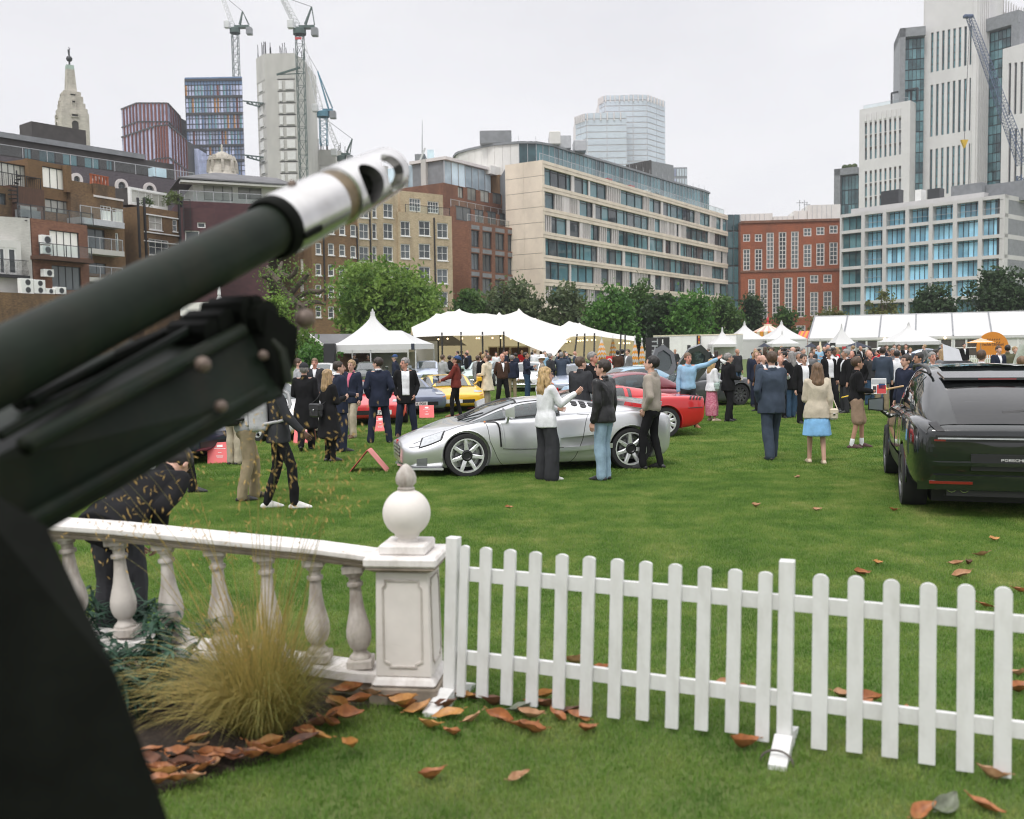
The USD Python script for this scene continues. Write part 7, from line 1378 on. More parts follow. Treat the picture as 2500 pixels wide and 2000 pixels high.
def figure(top, bot, hair, arms, legs, head, lean, fat, fine, fem, shirt, nod):
 """Body and clothes in a frame of 1.75 m height that faces +y. Returns {part: mesh} and the hands."""
 key = (top, bot, hair, arms, legs, head, lean, fat, fine, fem, shirt, nod)
 if key in _pcache: return _pcache[key]
 ln = 0.034 if fine else 0.075; it = 8 if fine else 3; k = fat; sw = 0.155 if fem else 0.172; a_ = math.radians(lean)
 U = lambda p: (np.asarray(p, float) - [0, 0, .93]) @ rotx(-a_).T + [0, 0, .93] if lean else np.asarray(p, float)
 R0 = rotz(-math.radians(head)) @ rotx(math.radians(-nod))
 Hd = lambda p: U(((np.asarray(p, float) - [0, 0, 1.56]) * 1.07 + [0, .008, .015]) @ R0.T + [0, 0, 1.53])
 out, hands = {}, []
 # limbs
 AR = []
 for sd, pose in zip((-1, 1), arms.split(',')):
  e, w = (V(*q) * [sd, 1, 1] for q in ARM[pose]); s = V(sd * sw, 0, 1.405); AR.append((U(s), U(s + e), U(s + e + w), sd))
 LG = []
 for sd, (fx, fy) in zip((-1, 1), LEG[legs]):
  hp = V(sd * .085, 0, .92); an = V(fx, fy, .09 + (0.07 if fy < -.2 else 0)); kn = (hp + an) / 2 + V(0, .03 + abs(fy) * 0.18, .03); LG.append((hp, kn, an, sd, fy))
 body = [Hl(U(np.vstack([ell((0, 0, 1.29), (.15 * k, .095 * k, .15)), ell((0, 0, 1.05), (.13 * k, .09 * k, .1)), ell((0, 0, .94), (.14, .10, .09))]))), *chain([U((0, -.005, 1.42)), Hd((0, .005, 1.56))], (.06, .052)), *chain([U((-sw * .9, 0, 1.42)), U((sw * .9, 0, 1.42))], (.05, .05))]
 for s, e, w, sd in AR:
  body += chain([s, e, w], (.045, .037, .026)); d = (w - e) / np.linalg.norm(w - e); n_ = V(sd, 0, 0) - d * d[0] * sd; n_ /= np.linalg.norm(n_) + 1e-9; b_ = np.cross(d, n_)
  pc = w + d * .055; hands.append(w + d * .10)
  if fine:
   body.append(Hl(np.vstack([ell(w + d * .01, (.022,) * 3), ell(w + d * .085 + b_ * .025, (.016,) * 3), ell(w + d * .085 - b_ * .025, (.016,) * 3)])))
   for i in range(4):
    q0 = w + d * .085 + b_ * (.03 - .02 * i); lnk = (.032, .038, .036, .028)[i]; q1 = q0 + d * lnk - n_ * .008; body += chain([q0, q1, q1 + d * lnk * .7 - n_ * .02], (.0095, .009, .008))
   body += chain([w + d * .03 + b_ * .03, w + d * .06 + b_ * .05 - n_ * .012, w + d * .09 + b_ * .052 - n_ * .02], (.012, .011, .009))
  else: body.append(Hl(np.vstack([ell(w, (.028,) * 3), ell(w + d * .13, (.03,) * 3)])))
 for hp, kn, an, sd, fy in LG: body += chain([hp, kn, an, an + V(0, 0, -.03)], (.075, .05, .036, .036))
 face = [Hl(Hd(np.vstack([ell((0, -.012, 1.655), (.074, .092, .092), _sp2), ell((0, .03, 1.60), (.058, .062, .07)), ell((0, .068, 1.548), (.026, .022, .022))]))), Hl(Hd(np.vstack([ell((0, .098, 1.645), (.009, .006, .006)), ell((0, .112, 1.605), (.014, .012, .010)), ell((0, .085, 1.60), (.02, .01, .01))])))]
 for sd in (-1, 1): face.append(Hl(Hd(ell((sd * .074, -.005, 1.615), (.010, .018, .032)))))
 out['body'] = soft(body + face, ln * (.62 if fine else 1), 3)
 if fine:
  for sd in (-1, 1): out[f'eye{sd}'] = arr(Hl(Hd(ell((sd * .031, .087, 1.64), (.013, .008, .008))))); out[f'brow{sd}'] = arr(Hl(Hd(ell((sd * .032, .089, 1.664), (.02, .008, .005)))))
  out['mouth'] = arr(Hl(Hd(ell((0, .091, 1.575), (.022, .010, .006)))))
 # hair and hats
 hc = ell((0, -.016, 1.66), (.083, .10, .096), _sp2); cut = manifold3d.Manifold.cube((.4, .4, .5)).translate((-.2, .048, 1.19)); cut2 = manifold3d.Manifold.cube((.4, .4, .4)).translate((-.2, -.005, 1.235)); cut3 = manifold3d.Manifold.cube((.4, .4, .3)).translate((-.2, -.25, 1.265))
 if hair != 'bald':
  h = Hl(hc) - cut - cut2 - cut3
  if hair in ('cap', 'hat'): h = h - manifold3d.Manifold.cube((.4, .4, .3)).translate((-.2, -.2, 1.68))
  hs = [h]
  if hair in ('long', 'curly'):
   w_ = 1.25 if hair == 'curly' else 1.0
   hs += [Hl(np.vstack([ell((0, -.055, 1.62), (.078 * w_, .058, .08)), ell((0, -.085, 1.42), (.095 * w_, .045, .06)), ell((0, -.075, 1.32), (.07 * w_, .03, .05))]))]
   for sd in (-1, 1): hs += [Hl(np.vstack([ell((sd * .066, -.01, 1.66), (.02, .04, .05)), ell((sd * .088 * w_, -.02, 1.50), (.024, .045, .06)), ell((sd * .085 * w_, -.01, 1.40), (.015, .03, .04))]))]
  v, f = soft(hs, .018 if fine else .05, 4 if fine else 1, .02 if hair == 'curly' else .010, 3, (26, 26, 14)); out['hair'] = (Hd(v), f)
 if hair == 'cap':
  c = Hl(ell((0, -.012, 1.685), (.088, .105, .088), _sp2)) - manifold3d.Manifold.cube((.4, .4, .3)).translate((-.2, -.2, 1.375)); br = Hl(np.vstack([ell((0, .11, 1.678), (.07, .07, .006)), ell((0, .06, 1.69), (.085, .03, .008))])); v, f = soft([c, br], .03, 2); out['cap'] = (Hd(v), f)
 if hair == 'hat': v, f = lathe([(.001, 1.80), (.06, 1.80), (.085, 1.78), (.092, 1.69), (.10, 1.685), (.20, 1.67), (.205, 1.68), (.10, 1.695)], 24); out['hat'] = (Hd(v + [0, -.015, 0]), f)
 # top
 tt, hem = dict(jacket=('j', .80), blazer=('j', .76), sweater=('s', .90), shirt=('s', .84), coat=('j', .47), mac=('j', .60), polo=('s', .88), dress=('s', .93), short=('j', .86), vest=('s', .88))[top]
 o = .028 if tt == 'j' else .018; cx = .165 * k if fem else .18 * k; hip = (.185 if fem else .175) * (k * .5 + .5)
 tor = [ell((0, 0, 1.29), (cx + o * .6, .115 * k + o * .6, .14)), ell((0, .015 * (k > 1.05), 1.08), ((.145 if fem else .165) * k + o * .5, .112 * k + o * .5, .12)), ell((0, 0, .95), (hip + o * .4 + .018, .12 * k + o * .6 + .016, .10))]
 sh = [ell((sd * (sw - .012), -.005, 1.405), (.052 + o * .8, .058 + o * .6, .052 + o * .3)) for sd in (-1, 1)]
 tp = [Hl(U(np.vstack(tor[:2] + sh))), Hl(U(np.vstack(tor[1:])))]
 if hem < .9: tp.append(Hl(U(np.vstack([tor[2], ell((0, 0, hem), (hip + o + .012 + (.05 if hem < .65 else 0), .125 * k + o + .01 + (.06 if hem < .65 else 0), .03))]))))
 tp.append(Hl(U(np.vstack([ell((0, -.012, 1.49), (.068, .062, .012)), ell((0, -.005, 1.44), (.085, .072, .02))]))))
 for s, e, w, sd in AR:
  wr = w + (e - w) * .06
  if top == 'polo': tp += chain([s, s + (e - s) * .75], (.062, .066))
  elif top != 'vest': tp += chain([s, e, wr], (.058 + o * .7, .046 + o * .6, .035 + o * .55))
 hemz = hem; m = soft(tp, ln, it, (.021 if tt == 'j' else .017) if fine else .012, len(top), (8, 8, 5)); out['top'] = m
 if shirt:
  T0 = Hl(U(np.vstack([s * [1.0, 1.0, 1] + [0, .012, 0] for s in tor[:2] + sh]))) + Hl(U(np.vstack([s + [0, .012, 0] for s in tor[1:]]))); wv = .085 if shirt == 'open' else .055; bz = .93 if shirt == 'open' else 1.14
  wedge = Hl(U(np.array([(-wv, .03, 1.47), (wv, .03, 1.47), (-wv, .5, 1.47), (wv, .5, 1.47), (-wv * (.9 if shirt == 'open' else .12), .03, bz), (wv * (.9 if shirt == 'open' else .12), .03, bz), (-wv * (.9 if shirt == 'open' else .12), .5, bz), (wv * (.9 if shirt == 'open' else .12), .5, bz)]))); s_ = T0 ^ wedge
  if not s_.is_empty(): out['shirt'] = arr(s_.refine_to_length(.04))
 if tt == 'j' or top in ('shirt', 'polo'): out['collar'] = arr(Hl(U(np.vstack([ell((0, -.014, 1.512), (.062, .056, .008)), ell((0, -.012, 1.485), (.066, .06, .008))]))))
 # bottom
 if bot in ('skirt', 'longskirt'):
  z0 = .50 if bot == 'skirt' else .16; out['bottom'] = soft([Hl(np.vstack([ell((0, 0, .96), (.16, .12, .03)), ell((0, 0, z0 + .25), (.22, .17, .02)), ell((0, 0, z0), (.25 if bot == 'skirt' else .2, .19 if bot == 'skirt' else .16, .015))]))], .03, 3, .018, 1, (14, 14, 1.0))
 else:
  bt = [Hl(np.vstack([ell((0, 0, 1.0), (.158 * (k * .6 + .4), .115 * k, .05)), ell((-.075, 0, .88), (.10, .115, .09)), ell((.075, 0, .88), (.10, .115, .09))]))]
  r = [q * (.35 + .65 * k) for q in dict(trousers=(.10, .080, .070), wide=(.105, .11, .12), slim=(.092, .066, .052), shorts=(.11, .10, .105))[bot]]
  for hp, kn, an, sd, fy in LG:
   if bot == 'shorts': bt += chain([hp, hp + (kn - hp) * .97], (r[0], r[1]))
   else: bt += chain([hp, kn, an + V(0, -.005, -.02)], r)
  m = soft(bt, ln, it, .018 if fine else .01, 5, (9, 9, 6)); out['bottom'] = m
 sh_ = []
 for hp, kn, an, sd, fy in LG:
  tl = V(sd * .03, 0, 0); b = an * V(1, 1, 0); z = an[2] - .09; sh_.append([Hl(np.vstack([ell(b + V(0, -.05, .035 + z), (.036, .035, .032)), ell(b + V(0, .02, .065 + z * .9), (.036, .05, .045)), ell(b + V(sd * .012, .13, .03 + z * .3), (.042, .05, .028)), ell(b + V(sd * .014, .175, .025 + z * .1), (.034, .03, .022))]))])
 if bot == 'shorts': out['sock'] = merge(*[soft(chain([an + (kn - an) * .22, an, an + V(0, 0, -.03)], (.044, .042, .042)), .04, 1) for hp, kn, an, sd, fy in LG])
 out['shoe0'], out['shoe1'] = (soft(q, .03, 2) for q in sh_)
 _pcache[key] = out, hands, LG; return _pcache[key]
class Person:
 pass
def person(label, x, y=None, h=1.75, face=0, top='jacket', tc='navy', bot='trousers', bc=None, hair='short', hc='dark', arms='down,down', legs='stand', skin='fair', shoes='black', shirt=None, sc='white', head=0, lean=0, fat=1.0, fine=True, fem=False, d=None, yt=None, nod=0, hatc='navy', group=None):
 """Feet at the pixel (x, y), or the crown at (x, yt) at distance d."""
 if d is None: p = gnd(x, y)
 else: p = at(x, yt, d); h = h or p[2]; p = p * V(1, 1, 0)
 T = Thing('person', label, 'person', p * V(1, 1, 0), group=group, rz=-math.radians(face))
 parts, hands, LG = figure(top, bot, hair, arms, legs, head, lean, fat, fine, fem, shirt, nod); k = h / 1.75; s = lambda m: (m[0] * k, m[1])
 b = T.part('body', s(parts['body']), 'skin_' + skin, smooth=True)
 for nm, key, mt in (('top', 'top', 'cloth_' + tc), ('lower_garment', 'bottom', 'cloth_' + (bc or tc)), ('hair', 'hair', 'hair_' + hc), ('cap', 'cap', 'cloth_' + hatc), ('hat', 'hat', 'cloth_' + hatc), ('shoe', 'shoe0', 'shoe_' + shoes), ('shoe', 'shoe1', 'shoe_' + shoes), ('sock', 'sock', 'cloth_white'), ('collar', 'collar', 'cloth_' + (sc if top == 'blazer' or shirt else tc)), ('shirt_front', 'shirt', 'cloth_' + sc), ('eye', 'eye-1', 'ink'), ('eye', 'eye1', 'ink'), ('eyebrow', 'brow-1', 'hair_' + ('dark' if hc != 'blonde' else 'sand')), ('eyebrow', 'brow1', 'hair_' + ('dark' if hc != 'blonde' else 'sand')), ('mouth', 'mouth', 'lip')):
  if key in parts:
   nm = {'top': {'jacket': 'jacket', 'blazer': 'jacket', 'sweater': 'sweater', 'shirt': 'shirt', 'coat': 'coat', 'mac': 'coat', 'polo': 'polo_shirt', 'dress': 'dress_top', 'short': 'jacket', 'vest': 'gilet'}[top], 'lower_garment': {'skirt': 'skirt', 'longskirt': 'skirt', 'shorts': 'shorts'}.get(bot, 'trousers')}.get(nm, nm)
   T.part(nm, s(parts[key]), mt, smooth=True)
 T.k, T.R, T.face = k, rotz(-math.radians(face)), face
 T.w = lambda q: T.R @ (np.asarray(q, float) * k) + T.loc
 T.hand = [T.w(q) for q in hands]; return T
P = person
CL = 'small crowd figures in dark clothes among the tents'
w1 = P('curly blonde woman in a loose white shirt and wide dark trousers, pointing', 1335, 1174, 1.70, 58, 'shirt', 'white', 'wide', 'charcoal', 'curly', 'blonde', 'hold,lift', 'stand', shoes='white', head=12, fem=True)
P('dark-haired man in black leather jacket and pale jeans beside the silver car', 1476, 1174, 1.80, -52, 'short', 'shine', 'trousers', 'paledenim', 'short', 'dark', 'down,down', 'close', head=-22, shoes='black')
P('dark-haired man in oatmeal sweater and slim black trousers at the silver car tail', 1592, 1146, 1.83, -62, 'sweater', 'oat', 'slim', 'black', 'short', 'black', 'pocket,down', 'step', head=-15, nod=-8, shoes='black')
P('brown-haired man in charcoal jacket behind the silver car roof', 1417, None, 1.80, 35, 'jacket', 'charcoal', 'trousers', 'black', 'short', 'brown', 'hold,hold', d=18.2, yt=868, head=25)
P('grey-haired man in black jacket with sunglasses pushed up on his head', 1446, None, 1.87, 150, 'jacket', 'black', 'trousers', 'black', 'short', 'grey', 'down,down', d=21, yt=853, head=-35, skin='ruddy')
P('bearded man in light blue sweater pointing with a raised arm', 1680, 1046, 1.80, 172, 'sweater', 'skyblue', 'slim', 'charcoal', 'short', 'lightbrown', 'side,down', 'apart', head=-8, shoes='tan', skin='ruddy')
w7 = P('blonde woman in white jacket and long pink floral dress', 1738, 1029, 1.62, 70, 'short', 'white', 'longskirt', 'floral', 'long', 'blonde', 'hold,hold', shoes='cream', fem=True)
m8 = P('grey-haired man in black jacket holding a plastic cup', 1778, 1030, 1.76, 70, 'jacket', 'black', 'trousers', 'black', 'short', 'grey', 'down,hold', 'step', head=20)
P('broad man in dark grey-blue suit walking away over the lawn', 1884, 1122, 1.86, -4, 'blazer', 'slate', 'trousers', 'slate', 'short', 'brown', 'pocket,swing', 'stride', fat=1.22, shoes='black')
w10 = P('woman in beige belted jacket and bright blue skirt walking away', 1994, 1133, 1.67, 6, 'jacket', 'beige', 'skirt', 'bluesky', 'long', 'lightbrown', 'hold,down', 'step', shoes='cream', fem=True, fat=1.12)
m11 = P('man in black sweater and khaki shorts holding a magazine and yellow umbrella', 2090, 1095, 1.72, 100, 'sweater', 'black', 'shorts', 'taupe', 'short', 'brown', 'hold,hold', 'step', head=-12, shoes='plum', skin='tan', fat=1.08)
m12 = P('man in open black jacket and pale shirt looking at a phone', 1962, None, 1.72, 168, 'jacket', 'black', 'trousers', 'black', 'short', 'dark', 'hold,down', d=23.5, yt=864, shirt='open')
P('smiling man in dark suit and open white shirt striding through the crowd', 2022, 1003, 1.80, 160, 'blazer', 'black', 'trousers', 'black', 'short', 'dark', 'down,down', 'walk', shirt='open', head=20, skin='tan')
P('young man in black bomber jacket holding up a phone', 2064, 1000, 1.80, 175, 'jacket', 'black', 'trousers', 'black', 'short', 'dark', 'phone,down', skin='fair')
P('bald man in dark grey shirt and sunglasses near the red polo man', 2122, 990, 1.70, 150, 'shirt', 'charcoal', 'trousers', 'denim', 'bald', 'grey', 'pocket,down', skin='ruddy', fat=1.1)
P('man in red polo shirt and white cap', 2147, 978, 1.78, 45, 'polo', 'red', 'trousers', 'denim', 'cap', 'dark', 'hip,hip', shoes='white', hatc='white', fat=1.15, skin='ruddy', legs='step')
P('man in grey sweater and jeans with a hand at his ear', 2178, 975, 1.76, 190, 'sweater', 'grey', 'trousers', 'denim', 'short', 'grey', 'ear,down', skin='tan')
P('young man in navy jacket turning left by the black car', 2213, None, 1.74, -115, 'jacket', 'navy', 'trousers', 'black', 'short', 'dark', 'down,down', d=18.5, yt=864, head=10)
P('man with black hair and glasses behind the black car roof', 2243, None, 1.74, -100, 'jacket', 'navy', 'trousers', 'black', 'short', 'black', 'down,down', d=21, yt=862, skin='tan')
P('older man with glasses facing the camera over the black car roof', 2276, None, 1.74, 178, 'jacket', 'tweed', 'trousers', 'charcoal', 'short', 'grey', 'down,down', d=22, yt=864, skin='ruddy', shirt='v')
P('man in white shirt seen from behind over the black car roof', 2396, None, 1.80, 40, 'shirt', 'white', 'trousers', 'navy', 'short', 'brown', 'down,down', d=19, yt=860)
P('laughing man in navy coat beyond the white lid', 2438, None, 1.80, 172, 'jacket', 'navy', 'trousers', 'navy', 'short', 'brown', 'down,hold', d=30, yt=852, shirt='v', fine=False)
P('dark-clothed man with black hair from behind near the orange sign', 2460, None, 1.82, 20, 'jacket', 'olive', 'trousers', 'black', 'short', 'black', 'down,down', d=31, yt=848, fine=False)
P('fair-haired man in blue jacket near the right edge', 2478, None, 1.75, 170, 'jacket', 'blue', 'trousers', 'navy', 'short', 'sand', 'down,hold', d=33, yt=851, fine=False)
P('brown-haired head at the right edge of the frame', 2494, None, 1.68, 10, 'jacket', 'tan', 'trousers', 'navy', 'short', 'lightbrown', 'down,down', d=18, yt=874)
P('man in long black coat and dark cap seen from behind', 748, 1102, 1.74, -8, 'coat', 'black', 'trousers', 'black', 'cap', 'grey', 'hold,down', 'walk2', hatc='charcoal')
w27 = P('woman with long blonde hair in a black coat with a black handbag', 806, 1128, 1.66, 48, 'coat', 'black', 'slim', 'black', 'long', 'sand', 'cross,phone', 'close', fem=True)
P('dark-haired man in navy suit facing right behind the blonde woman', 832, 1104, 1.78, 60, 'blazer', 'navy', 'trousers', 'navy', 'short', 'dark', 'down,hold', 'stand', head=20)
P('curly fair-haired man in dark jacket and cream trousers', 863, 1070, 1.77, -150, 'jacket', 'navy', 'trousers', 'stone', 'short', 'sand', 'down,down', 'step', shirt='v', sc='pink', shoes='brown', head=-10)
P('bearded man in dark navy suit standing with his back to the camera', 928, 1083, 1.83, -12, 'blazer', 'navy', 'trousers', 'navy', 'short', 'dark', 'pocket,pocket', 'apart', head=-50)
P('grey-haired man in black blazer and untucked white shirt, hands in pockets', 993, 1068, 1.80, 172, 'blazer', 'black', 'trousers', 'navy', 'short', 'grey', 'pocket,pocket', 'apart', shirt='open', head=55, shoes='brown', skin='ruddy')
m32 = P('man in brown leather jacket and blue cap looking at his camera', 1115, 1019, 1.77, -85, 'short', 'leather', 'slim', 'black', 'cap', 'dark', 'reach,pocket', 'step', hatc='blue', shoes='tan', skin='tan', nod=-22)
P('man in long cream coat and cream trousers', 1191, 998, 1.76, -60, 'mac', 'cream', 'trousers', 'stone', 'short', 'brown', 'hold,hold', 'close', shoes='brown', nod=-15, head=-20)
P('bald smiling man in brown sweater and dark trousers', 1228, 990, 1.78, 165, 'sweater', 'brown', 'trousers', 'black', 'bald', 'grey', 'behind,behind', 'apart', shirt='v', skin='ruddy', fat=1.08, head=-12)
P('man in navy bomber and khaki trousers seen from behind', 1251, 977, 1.70, -5, 'short', 'navy', 'trousers', 'khaki', 'short', 'grey', 'down,down', fine=False)
P('bearded man in navy sweater and jeans reading a phone', 1287, 975, 1.80, 110, 'sweater', 'navy', 'trousers', 'denim', 'short', 'dark', 'hold,phone', skin='tan', nod=-15)
P('woman in a wide white hat near the pale blue-grey car', 1323, None, 1.68, -90, 'jacket', 'oat', 'trousers', 'navy', 'hat', 'blonde', 'down,down', d=33, yt=872, hatc='white', fem=True)
P('grey-haired man in charcoal jacket beside the denim photographer', 1343, None, 1.74, 60, 'jacket', 'charcoal', 'trousers', 'black', 'short', 'grey', 'hold,hold', d=37, yt=865, fine=False)
P('man in dark denim jacket taking a picture with both arms raised', 1370, None, 1.78, 10, 'jacket', 'slate', 'trousers', 'navy', 'short', 'grey', 'up,up', d=37, yt=863, fine=False)
P('man in grey checked jacket beside the cream coat', 1167, None, 1.70, 40, 'jacket', 'check', 'trousers', 'khaki', 'short', 'brown', 'down,down', d=36, yt=874, fine=False)
P('man in black jacket between the checked and cream coats', 1180, None, 1.76, 20, 'jacket', 'black', 'trousers', 'black', 'short', 'sand', 'down,down', d=35, yt=866, fine=False)
P('bearded man in light grey suit near the silver vintage coupe', 1081, None, 1.74, 50, 'blazer', 'lightgrey', 'trousers', 'lightgrey', 'short', 'brown', 'down,hold', d=37, yt=872, fine=False)
P('man in black jacket behind the leather jacket man', 1098, None, 1.70, 30, 'jacket', 'black', 'trousers', 'black', 'short', 'dark', 'down,down', d=39, yt=880, fine=False)
P('man in dark overcoat and blue flat cap facing left', 964, None, 1.76, -80, 'mac', 'navy', 'trousers', 'black', 'cap', 'grey', 'pocket,pocket', d=38, yt=867, fine=False, hatc='blue')
P('man in dark quilted jacket facing the camera beside the gun bracket', 768, None, 1.78, 178, 'jacket', 'charcoal', 'trousers', 'black', 'short', 'lightbrown', 'pocket,pocket', d=26, yt=874, shirt='v', skin='ruddy')
P('bearded man in grey knit in profile beside the gun bracket', 727, None, 1.80, 60, 'sweater', 'lightgrey', 'trousers', 'navy', 'short', 'brown', 'down,down', d=24, yt=874, head=30)
P('musician in flat cap under the gazebo', 865, None, 1.70, 170, 'jacket', 'charcoal', 'trousers', 'black', 'cap', 'dark', 'hold,hold', d=60, yt=868, fine=False, hatc='grey')
P('musician in brown seated low under the gazebo', 898, None, 1.62, 150, 'jacket', 'brown', 'trousers', 'black', 'short', 'brown', 'hold,hold', d=60, yt=872, fine=False)
P('man in brown suit at the red drinks cabinet', 1508, None, 1.78, 10, 'blazer', 'brown', 'trousers', 'brown', 'short', 'black', 'hold,down', d=44, yt=859, fine=False, skin='dark')
P('man in black suit next to the brown suit', 1519, None, 1.82, -30, 'blazer', 'black', 'trousers', 'black', 'short', 'black', 'down,down', d=45, yt=853, fine=False, skin='dark')
P('man in light grey suit standing sideways by the white counter', 1533, None, 1.82, -120, 'blazer', 'grey', 'trousers', 'grey', 'short', 'brown', 'down,pocket', d=43, yt=854, fine=False, shirt='v')
m50 = P('man in pale grey sweater and khaki trousers with a black backpack', 606, 1222, 1.80, 62, 'sweater', 'lightgrey', 'trousers', 'khaki', 'short', 'dark', 'pocket,hold', 'step', shoes='black')
m51 = P('man in dark shirt and black trousers with a pale grey backpack, walking', 685, 1243, 1.80, 78, 'shirt', 'charcoal', 'slim', 'black', 'short', 'black', 'down,low', 'stride', shoes='white', skin='dark', nod=-10)
P('person in stone trousers behind the red card at the left', 572, 1136, 1.74, 30, 'jacket', 'black', 'trousers', 'stone', 'short', 'dark', 'down,down', 'close')
P('person in black trousers and black shoes walking right below the gun', 425, 1204, 1.74, 82, 'jacket', 'black', 'trousers', 'black', 'short', 'dark', 'hold,hold', 'walk2')
P('person in orange shorts and white shoes below the gun', 406, 1178, 1.72, 70, 'shirt', 'white', 'shorts', 'orange', 'short', 'brown', 'down,hold', 'close', shoes='white', skin='ruddy')
P('person in white trousers at the edge of the gun', 382, 1190, 1.68, 75, 'shirt', 'lightgrey', 'slim', 'white', 'short', 'brown', 'down,hold', 'step', shoes='white')
P('person bending forward in grey trousers behind the balustrade', 296, 1615, 1.74, 20, 'jacket', 'black', 'trousers', 'charcoal', 'short', 'black', 'hold,hold', 'stand', lean=64)
# crowd in the distance
g = np.random.default_rng(21); ck = 0
LOOKS = [('jacket', 'navy'), ('blazer', 'black'), ('jacket', 'charcoal'), ('shirt', 'white'), ('jacket', 'brown'), ('blazer', 'slate'), ('sweater', 'grey'), ('mac', 'black'), ('jacket', 'olive'), ('shirt', 'skyblue'), ('jacket', 'red'), ('jacket', 'beige')]
CN = {'navy': 'navy', 'black': 'black', 'charcoal': 'charcoal', 'white': 'white', 'brown': 'brown', 'slate': 'grey-blue', 'grey': 'grey', 'olive': 'olive', 'skyblue': 'pale blue', 'red': 'red', 'beige': 'beige'}
spots = [(x, d_) for x, d_ in zip(np.concatenate([np.linspace(1835, 1945, 15), np.linspace(1940, 2210, 24), np.linspace(2225, 2350, 8)]) + g.uniform(-6, 6, 47), g.uniform(33, 56, 47))] + [(x, d_) for x, d_ in zip(np.linspace(1112, 1400, 26) + g.uniform(-6, 6, 26), g.uniform(48, 66, 26))] + [(1633, 60), (1648, 60), (1762, 40), (1748, 44), (1800, 40), (1730, 60), (1690, 42)] + [(x, d_) for x, d_ in zip(list(np.linspace(1838, 1862, 4)) + list(np.linspace(1905, 1950, 6)) + list(np.linspace(2035, 2110, 6)) + [2155, 2190, 2300, 2330], g.uniform(25, 33, 20))]
for x, d_ in spots:
 i = int(g.choice(len(LOOKS), p=[.17, .17, .13, .09, .07, .09, .06, .08, .05, .04, .02, .03])); tp_, col = LOOKS[i]; face = float(g.choice([0, 20, -40, 90, -90, 150, 180, 200])); hh = g.uniform(1.64, 1.86); where = 'under the stretch tent' if x < 1420 else 'by the white trailers' if x < 1830 else 'before the pagodas' if x < 2220 else 'near the widest pagoda'
 hr = ['short', 'short', 'short', 'bald', 'long'][int(g.integers(5))]; hcol = ['dark', 'brown', 'grey', 'black', 'sand'][int(g.integers(5))]
 bc_ = ['black', 'navy', 'charcoal', 'denim', 'khaki'][int(g.integers(5))]; nm_ = {'short': hcol + '-haired', 'bald': 'bald', 'long': 'long-haired'}[hr]; ds_ = f'distant {nm_} person in {CN[col]} with {bc_} trousers {where}' + (', front rows' if d_ < 34 else ', far back' if d_ > 47 else '')
 T = P(ds_, x, None, hh, face, tp_, col, 'trousers', bc_, hr, hcol, ['down,down', 'hold,hold', 'pocket,down', 'phone,down'][int(g.integers(4))], d=d_, yt=855, fine=False, shirt='v' if tp_ in ('blazer',) else None, skin=['fair', 'ruddy', 'tan', 'dark'][int(g.choice(4, p=[.45, .3, .17, .08]))], group=f'distant people in {CN[col]} {where}' if 0 else 'distant people among the tents')
# things people hold and carry
mat('phone_glass', (.02, .02, .022), 0.15); mat('bag_black', (.014, .014, .015), 0.45, 0.3, 12, bump=0.003); mat('bag_grey', (.40, .40, .41), 0.7, 0.25, 6, bump=0.008); mat('bag_cream', (.62, .55, .42), 0.5); mat('bag_mint', (.36, .46, .42), 0.5); mat('yellow_cloth', (.72, .48, .02), 0.6, 0.15, 8); mat('wood_pale', (.45, .29, .15), 0.5, 0.2, 5); mat('cup_clear', (.62, .62, .60), 0.3)
def carried(name, mesh, m, label, cat, smooth=30): return single(name, mesh, m, label, cat, smooth=smooth)
def rb3(c, sx, sy, sz, R=None, b=0.02):
 m = rbox(-sx, sx, -sy, sy, -sz, sz, b); return xf(m, R, c)
carried('phone', rb3(m12.hand[0] + V(0, -.03, .05), .037, .006, .075, rotx(.5), .004), 'phone_glass', 'phone held by the man in the open black jacket', 'phone')
carried('cup', lathe([(.001, 0), (.028, 0), (.038, .12), (.036, .12), (.026, .005)], 14, org=m8.hand[1] + V(0, -.02, -.03)), 'cup_clear', 'plastic cup in the hand of the man in black', 'cup')
def backpack(P_, c, s, m, label, strap):
 T = Thing('backpack', label, 'backpack', P_.w(c)); R = P_.R
 T.part('bag', xf(soft([Hl(np.vstack([ell((x, y, z), (.07, .06, .06)) for x in (-.10 * s, .10 * s) for y in (-.05, .06) for z in (-.2, .17)]))], .03, 3, .012, 2), R, P_.w(c)), m, smooth=True)
 T.part('pocket', xf(rbox(-.11, .11, -.16, -.09, -.2, 0.0, .03), R, P_.w(c)), m)
 for sd in (-1, 1): T.part('strap', tube([P_.w(V(*q)) for q in ((sd * .12, c[1] + .08, 1.40), (sd * .13, .02, 1.50), (sd * .12, .13, 1.42), (sd * .13, .155, 1.28), (sd * .17, .06, 1.10), (sd * .15, c[1] + .06, 1.06))], .022, 6), strap, smooth=True)
backpack(m50, V(0, -.21, 1.24), 1.0, 'bag_black', 'black backpack worn over the pale grey sweater', 'bag_black'); backpack(m51, V(0, -.23, 1.22), 1.1, 'bag_grey', 'pale grey backpack on the man in dark clothes', 'bag_grey')
